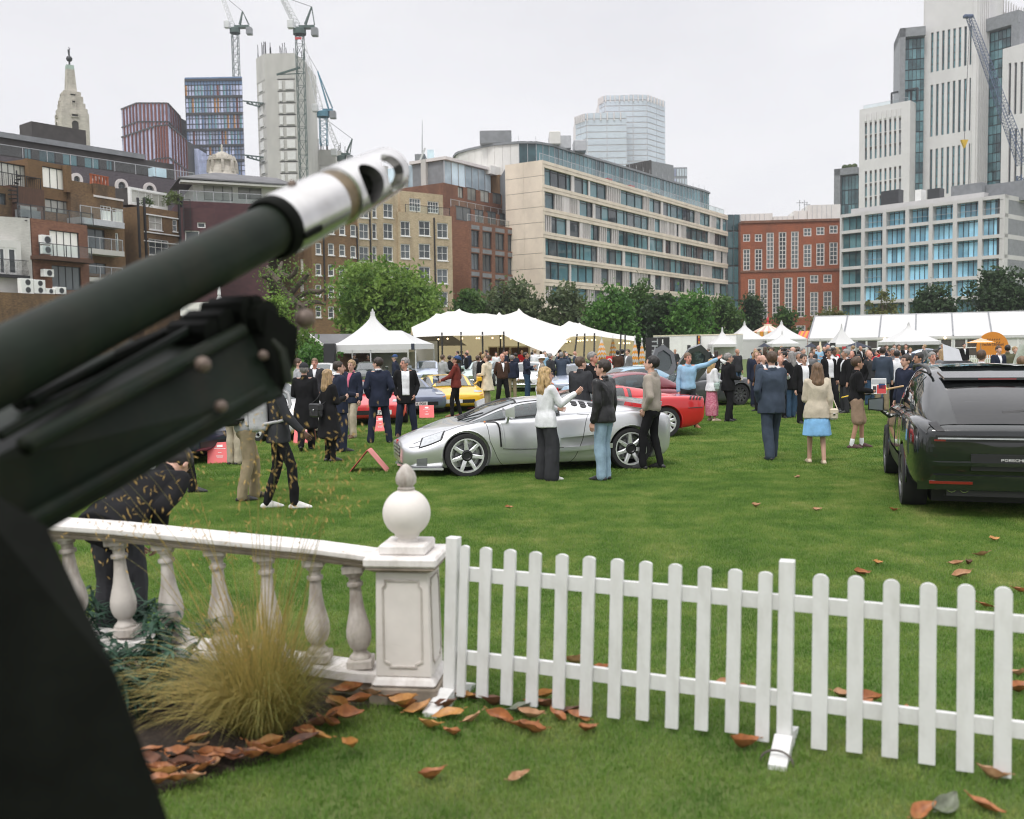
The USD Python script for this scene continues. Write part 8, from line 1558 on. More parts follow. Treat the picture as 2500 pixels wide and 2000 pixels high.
def handbag(P_, c, w, h, m, label, strap=True):
 T = Thing('handbag', label, 'handbag', P_.w(c)); R = P_.R; T.part('bag', xf(rbox(-w, w, -.05, .05, -h, h, .03), R, P_.w(c)), m, smooth=40); T.part('flap', xf(rbox(-w * 1.02, w * 1.02, -.055, .056, 0, h * 1.04, .02), R, P_.w(c)), m); T.part('clasp', xf(rbox(-.02, .02, -.065, -.05, -.01, .02, .004), R, P_.w(c)), 'chrome')
 if strap: T.part('strap', tube([P_.w(V(*q)) for q in ((c[0] - w, c[1], c[2] + h), (c[0] * .9, c[1] * .9, 1.2), (c[0] * .7 + .02, -.02, 1.50), (c[0] * .9, .14, 1.25), (c[0] + w, c[1] + .03, c[2] + h))], .008, 5), m)
 return T
handbag(w27, V(-.05, -.24, .98), .17, .12, 'bag_black', 'black leather handbag with a metal clasp hanging at the blonde woman in black'); handbag(w10, V(.27, -.02, .86), .07, .09, 'bag_cream', 'small cream shoulder bag of the woman in the blue skirt'); handbag(w7, V(.18, .02, .98), .12, .09, 'bag_mint', 'mint green handbag of the woman in the pink dress')
T = Thing('umbrella', 'furled yellow and black umbrella with wooden handle under the arm of the man in shorts', 'umbrella', m11.hand[0]); h0 = m11.hand[0]; ax = V(.98, -.1, .18); ax /= np.linalg.norm(ax)
T.part('canopy', tube([h0 - ax * .62, h0 - ax * .3, h0 + ax * .1, h0 + ax * .22], [.012, .035, .045, .03], 8), 'yellow_cloth', smooth=True); T.part('canopy_panel', tube([h0 - ax * .58 + V(0, -.02, -.01), h0 - ax * .1 + V(0, -.03, -.02)], [.012, .03], 6), 'ink'); T.part('handle', tube([h0 + ax * .2, h0 + ax * .52], .018, 8), 'wood_pale')
c = (m11.hand[0] + m11.hand[1]) / 2 + V(.02, -.08, .10); T = Thing('magazine', 'glossy magazine with a car picture held by the man in shorts', 'magazine', c); R = rotz(-.35) @ rotx(-.25); T.part('pages', xf(rbox(-.13, .13, -.012, .012, -.15, .15, .004), R, c), 'ink_white')
for (x0, x1, z0, z1, m_) in ((-.03, .125, -.14, .02, 'signal_red'), (-.12, .12, .04, .13, 'ink_grey'), (.0, .11, -.05, .06, 'cloth_blue'), (-.1, -.04, -.12, .0, 'ink')): T.part('cover_picture', xf(box(x0, x1, -.0165, -.0135, z0, z1), R, c), m_)
T = Thing('action_camera', 'small camera on a grip held by the man in the leather jacket', 'camera', m32.hand[0]); T.part('grip', tube([m32.hand[0], m32.hand[0] + V(-.03, 0, .12)], .015, 7), 'ink'); T.part('camera', rb3(m32.hand[0] + V(-.04, 0, .15), .045, .03, .03), 'ink')
# red information cards on the lawn
mat('card_red', (0.62, 0.10, 0.10), 0.5, 0.03, 2); mat('card_back', (0.60, 0.22, 0.20), 0.7)
def card(label, px, py, face, w=.42, L=.56):
 p = gnd(px, py); T = Thing('information_card', label, 'information card', p, group='red information cards on the lawn', rz=-math.radians(face)); hgt, dp = .36, .30
 A = lambda x, y, z: V(x, y, z); T.part('front_board', hull([A(x, y + o, z) for x in (-w / 2, w / 2) for (y, z) in ((dp, 0), (0, hgt)) for o in (0, .012)]), 'card_red'); T.part('back_board', hull([A(x, y + o, z) for x in (-w / 2, w / 2) for (y, z) in ((-dp, 0), (-0.004, hgt)) for o in (0, -.012)]), 'card_back')
 n_ = V(0, hgt, dp) / math.hypot(hgt, dp); up = V(0, -dp, hgt) / math.hypot(hgt, dp); base = V(0, dp + .012, 0) + n_ * .003
 for (a, b, c_, d_) in ((-.05, .05, .36, .41), (-.10, .10, .325, .335), (-.03, .03, .24, .25), (-.06, .06, .17, .176), (-.06, .06, .15, .156), (-.05, .05, .13, .136)): T.part('print', quad(base + V(-a, 0, 0) + up * c_, base + V(-b, 0, 0) + up * c_, base + V(-b, 0, 0) + up * d_, base + V(-a, 0, 0) + up * d_), 'ink_white')
card('red card in side view before the nose of the silver car', 902, 1150, -90); card('red card beside the dark navy car nose', 538, 1128, 165); card('red card before the slate blue car', 1042, 1020, 175); card('red card before the yellow car', 1155, 998, 172); card('red card before the bright red car', 930, 1052, 176); card('red card at the feet of the man in the black coat', 745, 1080, 176)
card('left of two red cards standing back in the crowd', 1817, 945, 185); card('right of two red cards standing back in the crowd', 1830, 944, 185)
cG = lambda x, y: (x * .52164, 1100 + y * .52164)
cF = lambda x, y: (900 + x / 2.156, 1140 + y / 2.156)
cH = lambda x, y: (1700 + x / 2.464, 1300 + y / 2.464)
# ------------------------------------------------------------------ field gun at the left, very near the camera
mat('gun_green', (0.0075, 0.0125, 0.0075), 0.5, 0.25, 6, bump=0.001, bscale=60, spec=0.14, dirt=((.03, .022, .014), 9, .35)); mat('gun_dark', (0.0045, 0.0055, 0.004), 0.55, 0.4, 5, bump=0.001, bscale=40, spec=0.06); mat('gun_steel', (0.66, 0.655, 0.64), 0.22, 0.10, 5, metal=0.95, col2=(.5, .49, .47)); mat('gun_brass', (0.16, 0.12, 0.07), 0.45, 0.4, 14, metal=0.6); mat('gun_bolt', (0.14, 0.105, 0.085), 0.5, 0.3, 20, metal=0.4)
HOLE = -10
A3, B3 = at(0, 896, 2.06), at(640, 572, 2.92); ax = (B3 - A3) / np.linalg.norm(B3 - A3); sd_ = np.cross(ax, V(0, 0, 1)); sd_ /= np.linalg.norm(sd_); up_ = np.cross(sd_, ax)
T = Thing('field_gun', 'dark green field gun barrel with a polished steel muzzle brake, very close at the left', 'field gun', V(A3[0], A3[1], 0))
tm = np.linalg.norm(B3 - A3); B = A3 + ax * (tm * 1.075)
def glathe(prof, org, n=48): return lathe(prof, n, ax, org)
T.part('barrel', glathe([(.001, -1.6), (.086, -1.6), (.0795, tm * .4), (.0775, tm * 1.06), (.001, tm * 1.06)], A3), 'gun_green', smooth=40)
T.part('barrel_collar', glathe([(.077, -.035), (.090, -.035), (.098, -.02), (.098, .004), (.077, .004)], B), 'gun_dark', smooth=30)
pr = [(.050, 0.004), (.099, 0.006), (.099, .20), (.0975, .30), (.089, .303), (.089, .372), (.101, .376), (.097, .55), (.088, .755), (.084, .775), (.050, .775), (.050, 0.004)]
br = manifold3d.CrossSection([[(r, z) for r, z in pr[:-1]]]).revolve(64)
for tz, r, k in ((.478, .069, 0), (.652, .067, .2)): br = br - manifold3d.Manifold.cylinder(.2 + k, r, r, 40).rotate((-90, 0, 0)).translate((0, -k, tz)).rotate((0, 0, HOLE))
bv, bf = arr(br); fr = np.column_stack([up_, np.cross(ax, up_), ax])
T.part('muzzle_brake', (B + bv @ fr.T, bf), 'gun_steel', smooth=35); T.part('brake_neck_ring', glathe([(.088, .304), (.0915, .304), (.0915, .371), (.088, .371)], B), 'gun_brass', smooth=30)
T.part('bore_sleeve', glathe([(.049, .31), (.049, .585), (.046, .585), (.046, .31), (.049, .31)], B), 'gun_dark'); T.part('locking_key', hull([B + ax * z + (up_ * c - sd_ * -s_) * r for z in (.0, .10) for r in (.092, .108) for c, s_ in ((-.25, .95), (-.42, .9))]), 'gun_dark'); T.part('grub_screw', xf(arr(trimesh.creation.icosphere(1, .016)), None, B + ax * .14 + up_ * .098), 'gun_bolt')
nr = lambda pts, k=.30: hull([at(*p) for p in pts] + [at(*p) - sd_ * k for p in pts])
T.part('cradle', nr([(-60, 1140, 1.92), (605, 800, 2.75), (-60, 1400, 1.92), (690, 962, 2.75)]), 'gun_green', smooth=20)
for (p, q, w) in (((76, 981, 2.15), (323, 842, 2.62), .024), ((60, 1090, 1.95), (590, 806, 2.72), .036), ((0, 1065, 1.98), (470, 800, 2.66), .02), ((-30, 1330, 1.9), (640, 950, 2.7), .03)): T.part('cradle_rail', tube([at(*p), at(*q)], w * .6, 8), 'gun_green', smooth=True)
T.part('front_plate', nr([(600, 770, 2.76), (655, 752, 2.76), (728, 800, 2.76), (722, 880, 2.76), (688, 968, 2.76), (610, 1000, 2.72)], .24), 'gun_dark', smooth=20)
for (x, y, d, r) in ((492, 890, 2.45, .022), (536, 992, 2.5, .018), (742, 778, 2.8, .030), (640, 868, 2.72, .016)): T.part('bolt', xf(arr(trimesh.creation.icosphere(1, r)), None, at(x, y, d) + sd_ * .004), 'gun_bolt', smooth=True)
g = np.random.default_rng(4)
for i, (x, y, d, r) in enumerate(((560, 792, 2.70, .045), (612, 762, 2.75, .05), (655, 778, 2.77, .055), (690, 800, 2.8, .045), (520, 812, 2.64, .04), (630, 742, 2.77, .03), (590, 750, 2.74, .022))):
 c = at(x, y, d) - sd_ * .1; T.part('bracket_lug', tube([c - sd_ * .03, c + sd_ * .10], r * g.uniform(.8, 1), 10), 'gun_dark', smooth=35)
T.part('recoil_rod', tube([at(120, 985, 2.2) - sd_ * .1, at(560, 775, 2.8) - sd_ * .1], .022, 8), 'gun_dark'); T.part('hose', tube([at(640, 800, 2.78), at(690, 860, 2.75), at(705, 935, 2.74)], .016, 7), 'gun_green', smooth=True)
T.part('saddle', nr([(-150, 1120, 1.85), (115, 1285, 1.85), (286, 1650, 1.74), (440, 2080, 1.66), (-150, 2080, 1.66)], .35), 'gun_dark', smooth=15); p = at(440, 2080, 1.66); q = at(-150, 2080, 1.66)
T.part('trail_leg', hull([p, q, p - sd_ * .35, q - sd_ * .35, V(p[0] + .25, p[1] + .1, 0), V(q[0], q[1], 0), V(p[0] + .1, p[1] + .4, 0), V(q[0] - .1, q[1] + .4, 0)]), 'gun_dark')
# ------------------------------------------------------------------ stone balustrade, pier and finial
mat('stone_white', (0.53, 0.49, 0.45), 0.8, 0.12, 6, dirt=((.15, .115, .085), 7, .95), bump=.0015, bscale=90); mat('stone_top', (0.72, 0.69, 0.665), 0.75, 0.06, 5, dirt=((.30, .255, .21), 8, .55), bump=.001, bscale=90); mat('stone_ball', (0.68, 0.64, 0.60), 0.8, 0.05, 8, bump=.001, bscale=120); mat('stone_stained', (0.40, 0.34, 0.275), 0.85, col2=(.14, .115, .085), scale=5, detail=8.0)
D0 = 5.5; pc = gnd(1003, 1695); pc = V(pc[0], pc[1], 0); R = rotz(-.13)
T = Thing('stone_pier', 'white stone pier with recessed panels carrying a ball and bud finial', 'pier', pc)
def pb(hx, z0, z1, b=.008, hx1=None):
 h1 = hx if hx1 is None else hx1; return xf(hull([(sx * (h - b * k), sy * (h - b * (1 - k)), z) for h, z in ((hx, z0 + b), (h1, z1 - b)) for sx in (-1, 1) for sy in (-1, 1) for k in (0, 1)] + [(sx * (h - b), sy * (h - b), z) for h, z in ((hx, z0), (h1, z1)) for sx in (-1, 1) for sy in (-1, 1)]), R, pc)
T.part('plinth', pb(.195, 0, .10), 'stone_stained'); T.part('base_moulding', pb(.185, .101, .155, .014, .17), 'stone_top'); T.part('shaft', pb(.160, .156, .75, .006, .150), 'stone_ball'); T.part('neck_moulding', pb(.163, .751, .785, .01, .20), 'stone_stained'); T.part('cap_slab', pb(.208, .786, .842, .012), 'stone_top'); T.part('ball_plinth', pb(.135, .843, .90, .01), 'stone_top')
for a in (0, 1, 2, 3):
 pan = sg.Polygon([(-.07, .22), (.07, .22), (.07, .235), (.105, .25), (.105, .66), (.09, .675), (.09, .70), (-.09, .70), (-.09, .675), (-.105, .66), (-.105, .25), (-.07, .235)]); ring = pan.buffer(.010, join_style=2).difference(pan); t = trimesh.creation.extrude_polygon(ring, .010, engine='earcut'); v = np.array(t.vertices)
 v = np.column_stack([v[:, 0], -.1588 + (v[:, 1] - .2) * .018 - v[:, 2] * .8, v[:, 1]]); T.part('panel_moulding', xf(xf((v, np.array(t.faces)), rotz(a * PI / 2)), R, pc), 'stone_white')
T.part('ball', xf(lathe([(.06, .90), (.055, .92), (.07, .93)] + [(.137 * math.sin(t), 1.062 - .137 * math.cos(t)) for t in np.linspace(.55, PI - .35, 22)] + [(.05, 1.196)], 40), None, pc), 'stone_ball', smooth=60)
fl = np.array([(.048, 1.196), (.050, 1.205), (.040, 1.215), (.054, 1.235), (.057, 1.262), (.049, 1.292), (.030, 1.322), (.016, 1.338), (.001, 1.345)]); v, f = lathe(fl, 36); an = np.arctan2(v[:, 1], v[:, 0]); kk = 1 + .07 * np.cos(9 * an) * ((v[:, 2] > 1.22) & (v[:, 2] < 1.335)); v[:, :2] *= kk[:, None]; T.part('bud', (v + pc, f), 'stone_white', smooth=50)
T = Thing('balustrade', 'weathered white stone balustrade with bulbous balusters sloping to the pier', 'balustrade', at(500, 1600, D0) * V(1, 1, 0))
tops = [(-160, 1286), (-5, 1294), (160, 1302), (287, 1315), (402, 1325), (528, 1339), (648, 1352), (767, 1366), (863, 1382)]; bots = [(-120, 1512), (30, 1524), (192, 1535), (308, 1546), (424, 1560), (545, 1577), (662, 1593), (778, 1608), (882, 1622)]
bp = [(.062, 0), (.062, .012), (.055, .02), (.042, .034), (.040, .05), (.056, .066), (.068, .095), (.0735, .13), (.071, .165), (.060, .21), (.047, .26), (.038, .32), (.0335, .38), (.033, .40), (.045, .405), (.048, .415), (.045, .425), (.034, .43), (.034, .455), (.047, .462), (.050, .475), (.05, .482)]
for a, b in zip(tops, bots):
 q1, q0 = at(*a, D0), at(*b, D0); d_ = q1 - q0; L = np.linalg.norm(d_); t = d_ / L; s_ = np.cross(t, V(0, 1, 0)); s_ /= np.linalg.norm(s_); fr = np.column_stack([s_, np.cross(t, s_), t])
 lv, lf = lathe(bp, 26); lv = lv * [1, 1, (L - .075) / .482]; p = T.part('baluster', (q0 + (lv + [0, 0, .04]) @ fr.T, lf), 'stone_white', smooth=40)
 for z0, z1, hw in ((-.01, .0405, .074), (L - .036, L + .012, .062)): vv, ff = rbox(-hw, hw, -hw, hw, z0, z1, .006); T.part('block', (q0 + vv @ fr.T, ff), 'stone_white', p)
def rake(P, prof, m, nm):                       # a moulding swept along the rail line P with profile (y, z)
 prof = np.array(prof, float); n = len(prof); v = np.vstack([p + np.column_stack([np.zeros(n), prof[:, 0], prof[:, 1]]) for p in P]); f = []
 for i in range(len(P) - 1):
  for j in range(n): k = (j + 1) % n; f += [[i * n + j, i * n + n + j, i * n + n + k], [i * n + j, i * n + n + k, i * n + k]]
 f += [[0, k, k + 1] for k in range(1, n - 1)] + [[len(v) - n, len(v) - n + k + 1, len(v) - n + k] for k in range(1, n - 1)]; T.part(nm, (v, np.array(f)), m, smooth=30)
tl = [at(*p, D0) for p in tops]; top_ = [tl[0], tl[3], tl[5], tl[7] + V(.04, 0, .006), V(pc[0] - .17, D0 + .01, tl[8][2] - .006)]
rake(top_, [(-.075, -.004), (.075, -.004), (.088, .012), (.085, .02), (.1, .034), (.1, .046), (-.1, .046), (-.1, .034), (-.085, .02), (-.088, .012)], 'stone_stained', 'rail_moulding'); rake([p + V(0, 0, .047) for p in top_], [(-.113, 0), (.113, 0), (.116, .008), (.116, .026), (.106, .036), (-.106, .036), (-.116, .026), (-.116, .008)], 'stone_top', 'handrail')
bl = [at(*p, D0) for p in bots]; bt_ = [bl[0], bl[4], bl[8] - V(0, 0, .004), V(pc[0] - .16, D0, bl[8][2] - .012)]
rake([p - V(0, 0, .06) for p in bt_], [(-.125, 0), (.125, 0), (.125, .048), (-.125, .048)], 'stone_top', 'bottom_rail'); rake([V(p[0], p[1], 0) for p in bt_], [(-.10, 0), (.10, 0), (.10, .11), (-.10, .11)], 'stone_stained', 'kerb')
for i in range(3): T.part('plinth_wall', (lambda a, b: hull([(x, D0 + y, z) for x, zt in ((a[0], a[2] - .062), (b[0], b[2] - .062)) for y in (-.105, .105) for z in (.05, zt)]))(bt_[i], bt_[i + 1]), 'stone_stained')
# ------------------------------------------------------------------ white picket fence
mat('picket_paint', (0.69, 0.69, 0.68), 0.42, 0.03, 4, bump=.0012, bscale=45, dirt=((.38, .37, .33), 11, .38)); mat('hoop_iron', (.10, .085, .075), .6, .3, 10)
FN = Fac(gnd(1105, 1714), gnd(2450, 1908)); T = Thing('picket_fence', 'white painted picket fence of two panels on splayed feet', 'fence', FN.P(1.2, 0))
def upright(px, w, h, z0, lean, rnd, nm, th=.02, o=0.0, parent=None):
 u = FN.uz(px, 1560)[0]; n = 9; r = w / 2 * .82 if rnd else w * .24
 ol = [(-w / 2, z0), (w / 2, z0), (w / 2, h - r)] + [(w / 2 * math.cos(t), h - r + r * math.sin(t)) for t in np.linspace(.12, PI - .12, n)] + [(-w / 2, h - r)]
 if rnd is None: ol = [(-w / 2, z0), (w / 2, z0), (w / 2, h), (-w / 2, h)]
 m = manifold3d.CrossSection([ol]).extrude(th); v, f = arr(m); e = .004; v[:, 0] = u + v[:, 0] + (v[:, 1] - .45) * lean; return T.part(nm, (FN.map(np.column_stack([v[:, 0], v[:, 1], v[:, 2] + o])), f), 'picket_paint', parent)
xs1 = [977, 1021, 1072, 1125, 1181, 1238, 1297, 1357, 1419, 1481, 1545, 1609]; xs2 = [1727, 1801, 1876, 1954, 2034, 2113, 2196]
for i, x in enumerate(xs1): upright(x * 1.15955, .066 if i else .05, .905 - .002 * i, .045 + .012 * math.sin(i * 2.1), .052 - .003 * i, False, 'picket')
for i, x in enumerate(xs2): upright(x * 1.15955, .072, .892 + .004 * math.sin(i * 1.7), .035 + .01 * math.sin(i), .006 - .003 * i, True, 'picket')
def frail(x0, x1, z0, z1, h=.075):
 ua, ub = FN.uz(x0 * 1.15955, 1560)[0], FN.uz(x1 * 1.15955, 1560)[0]; T.part('rail', hull([FN.P(u, z, o) for u, zz in ((ua, z0), (ub, z1)) for z in (zz, zz + h) for o in (-.034, -.003)] + [FN.P(u, zz + h * .5, -.036) for u, zz in ((ua, z0), (ub, z1))]), 'picket_paint')
frail(975, 1650, .702, .695); frail(965, 1650, .225, .215); frail(1664, 2260, .695, .69); frail(1664, 2260, .21, .205)
for (x, h, ln) in ((951, .945, .045), (1654, .945, .012)):
 u = FN.uz(x * 1.15955, 1560)[0]; v, f = rbox(-.036, .036, .0, h, -.035, .022, .004); v[:, 0] += u + (v[:, 1] - .45) * ln; p = T.part('post', (FN.map(v), f), 'picket_paint')
 fb = u - .45 * ln
 T.part('foot', FN.map(np.array([(fb + dx, z, o) for dx in (-.042, .042) for (o, z) in ((.024, .0), (.024, .10), (.24, .0), (.24, .022))])) if False else hull(FN.map(np.array([(fb + dx, z, o) for dx in (-.042, .042) for (o, z) in ((.024, .0), (.024, .085), (.25, .0), (.25, .024))]))), 'picket_paint', p); T.part('foot', hull(FN.map(np.array([(fb + dx, z, o) for dx in (-.042, .042) for (o, z) in ((-.037, .0), (-.037, .085), (-.26, .0), (-.26, .024))]))), 'picket_paint', p)
hp = [FN.P(fb + .075 * math.cos(t) - .01, .012 + .06 * math.sin(t), .19) for t in np.linspace(-.2, PI + .2, 14)]; single('ground_hoop', tube(hp, .006, 6), 'hoop_iron', 'rusty iron hoop pinning the fence foot to the grass', 'ground hoop', smooth=True)
# ------------------------------------------------------------------ path, bed, grass
mat('gravel', (.27, .25, .22), .9, .25, 30, bump=.004); mat('soil', (.035, .024, .016), .95, .4, 12, bump=.02)
def flat(pts, z, m, nm, lab, cat): single(nm, (np.array([gnd(*p, z) for p in pts]), trimesh.creation.triangulate_polygon(sg.Polygon([gnd(*p)[:2] for p in pts]), engine='earcut')[1] if len(pts) > 4 else np.array([[0, 1, 2, 3]])), m, lab, cat, kind='structure')
q = [gnd(-900, 1400, .004), gnd(430, 1535, .004), gnd(520, 1640, .004), gnd(-900, 1640, .004)]; single('path', (np.array(q), np.array([[0, 3, 2, 1]])), 'gravel', 'narrow grey gravel path behind the balustrade', 'path', kind='structure')
bed = sg.Polygon([gnd(*p)[:2] for p in ((940, 1722), (770, 1775), (690, 1850), (380, 1945), (150, 1990), (-300, 1900), (-300, 1600), (700, 1640))])
gx, gy = np.meshgrid(np.linspace(*bed.bounds[::2], 40), np.linspace(*bed.bounds[1::2], 30)); Pq = np.column_stack([gx.ravel(), gy.ravel()]); Pq = np.vstack([Pq[shapely.contains_xy(bed.buffer(-.05), *Pq.T)], [bed.exterior.interpolate(t, normalized=True).coords[0] for t in np.linspace(0, 1, 60, endpoint=False)]]); tr = Delaunay(Pq).simplices; tr = tr[shapely.contains_xy(bed, *Pq[tr].mean(1).T)]; dist = shapely.distance(shapely.points(Pq), bed.exterior); zb = .006 + np.minimum(dist, .4) * .14 + .02 * meshkit.noise(np.column_stack([Pq * 7, Pq[:, 0] * 0])) * (dist > .03)
a_, b_, c_ = Pq[tr[:, 0]], Pq[tr[:, 1]], Pq[tr[:, 2]]; fl = ((b_ - a_)[:, 0] * (c_ - a_)[:, 1] - (b_ - a_)[:, 1] * (c_ - a_)[:, 0]) < 0; tr[fl] = tr[fl][:, ::-1]
single('flower_bed', (np.column_stack([Pq, zb]), tr), 'soil', 'dark earth bed in front of the balustrade', 'flower bed', kind='structure', smooth=True)
def bladepatch(n, size, hmin, hmax, w, seed):
 g = np.random.default_rng(seed); p = np.column_stack([g.uniform(-size / 2, size / 2, (n, 2)), np.zeros(n)]); an = g.uniform(0, 2 * PI, n); h = g.uniform(hmin, hmax, n); t = np.column_stack([np.cos(an), np.sin(an), np.zeros(n)]); s = np.column_stack([-np.sin(an), np.cos(an), np.zeros(n)]) * w / 2 * g.uniform(.6, 1.3, (n, 1)); ln = g.uniform(.15, .9, n)[:, None] * h[:, None]
 m = p + t * ln * .4 + np.column_stack([0 * h, 0 * h, h * .62]); e = p + t * ln + np.column_stack([0 * h, 0 * h, h * g.uniform(.75, 1, n)]); v = np.stack([p - s, p + s, m + s * .8, m - s * .8, e], 1).reshape(-1, 3); k = np.arange(n)[:, None] * 5
 return v, np.vstack([k + [0, 1, 2], k + [0, 2, 3], k + [3, 2, 4]])
MATS['lawn_grass'] = usdkit.material(stage, '/World/Looks/lawn_grass', {'g': ('geometry', {}), 'n': ('noise_texture', {'scale': 1.6, 'detail': 7.0, 'roughness': .68}), 'n2': ('noise_texture', {'scale': 14.0, 'detail': 3.0}), 'wn': ('noise_texture', {'scale': 90.0, 'detail': 1.0}), 'w': ('math', {'math_type': 'multiply_add', 'value2': .36, 'value3': -.18}), 'pn': ('noise_texture', {'scale': .28, 'detail': 3.0}), 'pw': ('math', {'math_type': 'multiply_add', 'value2': .34, 'value3': -.17}), 'pa': ('math', {'math_type': 'add'}), 'ad': ('math', {'math_type': 'add'}), 'a2': ('math', {'math_type': 'multiply_add', 'value2': .22, 'value3': -.11}), 'ad2': ('math', {'math_type': 'add'}),
 'r': ('rgb_ramp', {'ramp': [(.28, (.060, .140, .020)), (.46, (.118, .222, .034)), (.60, (.20, .285, .060)), (.76, (.39, .38, .14)), (.9, (.52, .46, .22))]}), 'd': ('principled_bsdf', {'roughness': .55, 'specular_ior_level': .3}), 't': ('translucent_bsdf', {}), 'mx': ('mix_closure', {'fac': .35})},
 [('g.position', 'n.vector'), ('g.position', 'n2.vector'), ('g.position', 'wn.vector'), ('wn.fac', 'w.value1'), ('g.position', 'pn.vector'), ('pn.fac', 'pw.value1'), ('n.fac', 'ad.value1'), ('w.value', 'ad.value2'), ('n2.fac', 'a2.value1'), ('ad.value', 'ad2.value1'), ('a2.value', 'ad2.value2'), ('ad2.value', 'pa.value1'), ('pw.value', 'pa.value2'), ('pa.value', 'r.fac'), ('r.color', 'd.base_color'), ('r.color', 't.color'), ('d.BSDF', 'mx.closure1'), ('t.BSDF', 'mx.closure2')], surface='mx.closure')
def scatter(name, label, protos, pts, rots, scl=None):
 pi = UsdGeom.PointInstancer.Define(stage, _path('/World', name)); path = str(pi.GetPath()); tag(pi.GetPrim(), label=label, category='grass', kind='stuff'); rel = pi.CreatePrototypesRel()
 for i, m in enumerate(protos): q = usdkit.mesh(stage, f'{path}/tuft' + (f'_{i:03d}' if i else ''), m, M('lawn_grass')); rel.AddTarget(q.GetPath())
 pi.CreateProtoIndicesAttr(Vt.IntArray.FromNumpy((np.arange(len(pts)) * 7 % len(protos)).astype(np.int32))); pi.CreatePositionsAttr(Vt.Vec3fArray.FromNumpy(np.asarray(pts, np.float32))); pi.CreateOrientationsAttr(Vt.QuathArray([Gf.Quath(math.cos(a / 2), 0, 0, math.sin(a / 2)) for a in rots]))
def field(d0, d1, s):
 o = []; y = d0
 while y < d1:
  hw = y * .60 + 1; x = -hw
  while x < hw:
   if not bed.buffer(-s * .4).contains(sg.Point(x, y)) : o.append((x, y, 0))
   x += s
  y += s
 return np.array(o)
g = np.random.default_rng(8); pn = field(2.6, 15, .5); scatter('short_grass', 'short mown grass blades in the foreground lawn', [bladepatch(2300, .5, .018, .042, .0035, s) for s in range(3)], pn, g.integers(0, 4, len(pn)) * PI / 2)
pf = field(15, 46, 1.0); scatter('short_grass', 'short mown grass of the middle lawn', [bladepatch(2600, 1.0, .02, .045, .009, s + 9) for s in range(2)], pf, g.integers(0, 4, len(pf)) * PI / 2)
# ------------------------------------------------------------------ feather grass, spurge and fallen leaves
leafmat('blade_straw', (.040, .115, .022), (.40, .30, .095), .3, .6, (70, 70, 5)); leafmat('spikelet', (.36, .23, .07), (.80, .58, .22), .3, .1, (40, 40, 40)); leafmat('spurge_leaf', (.010, .036, .022), (.06, .13, .08), .2, 2.0, (14, 14, 14))
def ribbon(pts, w, side):
 pts = np.asarray(pts); n = len(pts); t = np.linspace(0, 1, n); ww = (w * (1 - t ** 2.2) + 2e-4)[:, None]; v = np.concatenate([pts - side * ww, pts + side * ww]); f = [[i, i + n, i + n + 1] for i in range(n - 1)] + [[i, i + n + 1, i + 1] for i in range(n - 1)]; return v, np.array(f)
fc = gnd(628, 1822); fc = V(fc[0], fc[1] + .12, .05); T = Thing('feather_grass', 'big clump of straw-green feather grass with golden seed heads', 'ornamental grass', fc); g = np.random.default_rng(12)
def blades(n, L0, L1, w, sp):
 ms = []
 for i in range(n):
  a = g.uniform(0, 2 * PI); L = g.uniform(L0, L1); o = g.uniform(0, 1) ** .7 * sp; dr = V(math.cos(a), math.sin(a), 0); b = fc + dr * g.uniform(0, .14) + V(*g.normal(size=2) * .03, 0); t = np.linspace(0, 1, 7); el = g.uniform(.5, 1.12)
  p = b + dr * (t * o * L)[:, None] ** 1.0 + np.outer(L * (t * el * 1.05 - t ** 2.2 * (.25 + .75 * o) * el * .85), V(0, 0, 1)); p[:, 2] = np.maximum(p[:, 2], .03); ms.append(ribbon(p, w * g.uniform(.6, 1.2), np.cross(dr, V(0, 0, 1)) * .8 + V(0, 0, .3)))
 return merge(*ms)
T.part('blade_tuft', blades(2300, .5, 1.05, .0021, .8), 'blade_straw', kind='stuff'); T.part('upright_blades', blades(420, .75, 1.1, .002, .42), 'blade_straw', kind='stuff')
heads = [(290, 1260), (255, 1330), (330, 1120), (210, 1190), (250, 1120), (380, 1100), (620, 1020), (640, 1080), (600, 1130), (700, 1090), (680, 990), (720, 1120), (810, 1060), (860, 1090), (830, 1150), (760, 1190), (790, 1230), (880, 1010), (550, 1240), (480, 1270), (450, 1230), (820, 1110), (560, 1470), (600, 1500), (440, 1060), (640, 1180), (850, 1180), (300, 1220), (230, 1250), (270, 1160)]
st, sp = [], []
for i, (x, y) in enumerate(heads):
 e = at(x, y, fc[1] + g.uniform(-.35, .35)); b = fc + V(*g.normal(size=2) * .05, 0); t = np.linspace(0, 1, 8)[:, None]; p = b + (e - b) * t + V(0, 0, 1) * (.35 * np.sin(PI * t) * min(.5, abs(e[0] - b[0]))); st.append(ribbon(p, .0022, V(1, 0, 0))); st.append(ribbon(p, .0018, V(0, 1, 0)))
 for k in range(20):
  tt = g.uniform(-.45, .12); q = e + (e - p[-2]) / np.linalg.norm(e - p[-2]) * tt * .5 + g.normal(size=3) * [.075, .06, .06]; d = V(g.normal() * .5, g.normal() * .4, -.6 + g.normal() * .3); d /= np.linalg.norm(d); L = g.uniform(.010, .018); w = np.cross(d, g.normal(size=3)); w = w / np.linalg.norm(w) * L * .2; w2 = np.cross(d, w); c = q + d * L
  sp.append((np.array([q, c + w, q + d * 2.2 * L, c - w, c + w2, c - w2]), np.array([[0, 1, 2], [0, 2, 3], [0, 4, 2], [0, 2, 5]])))
T.part('flower_stem', merge(*st), 'blade_straw', kind='stuff'); T.part('seed_head', merge(*sp), 'spikelet', kind='stuff')
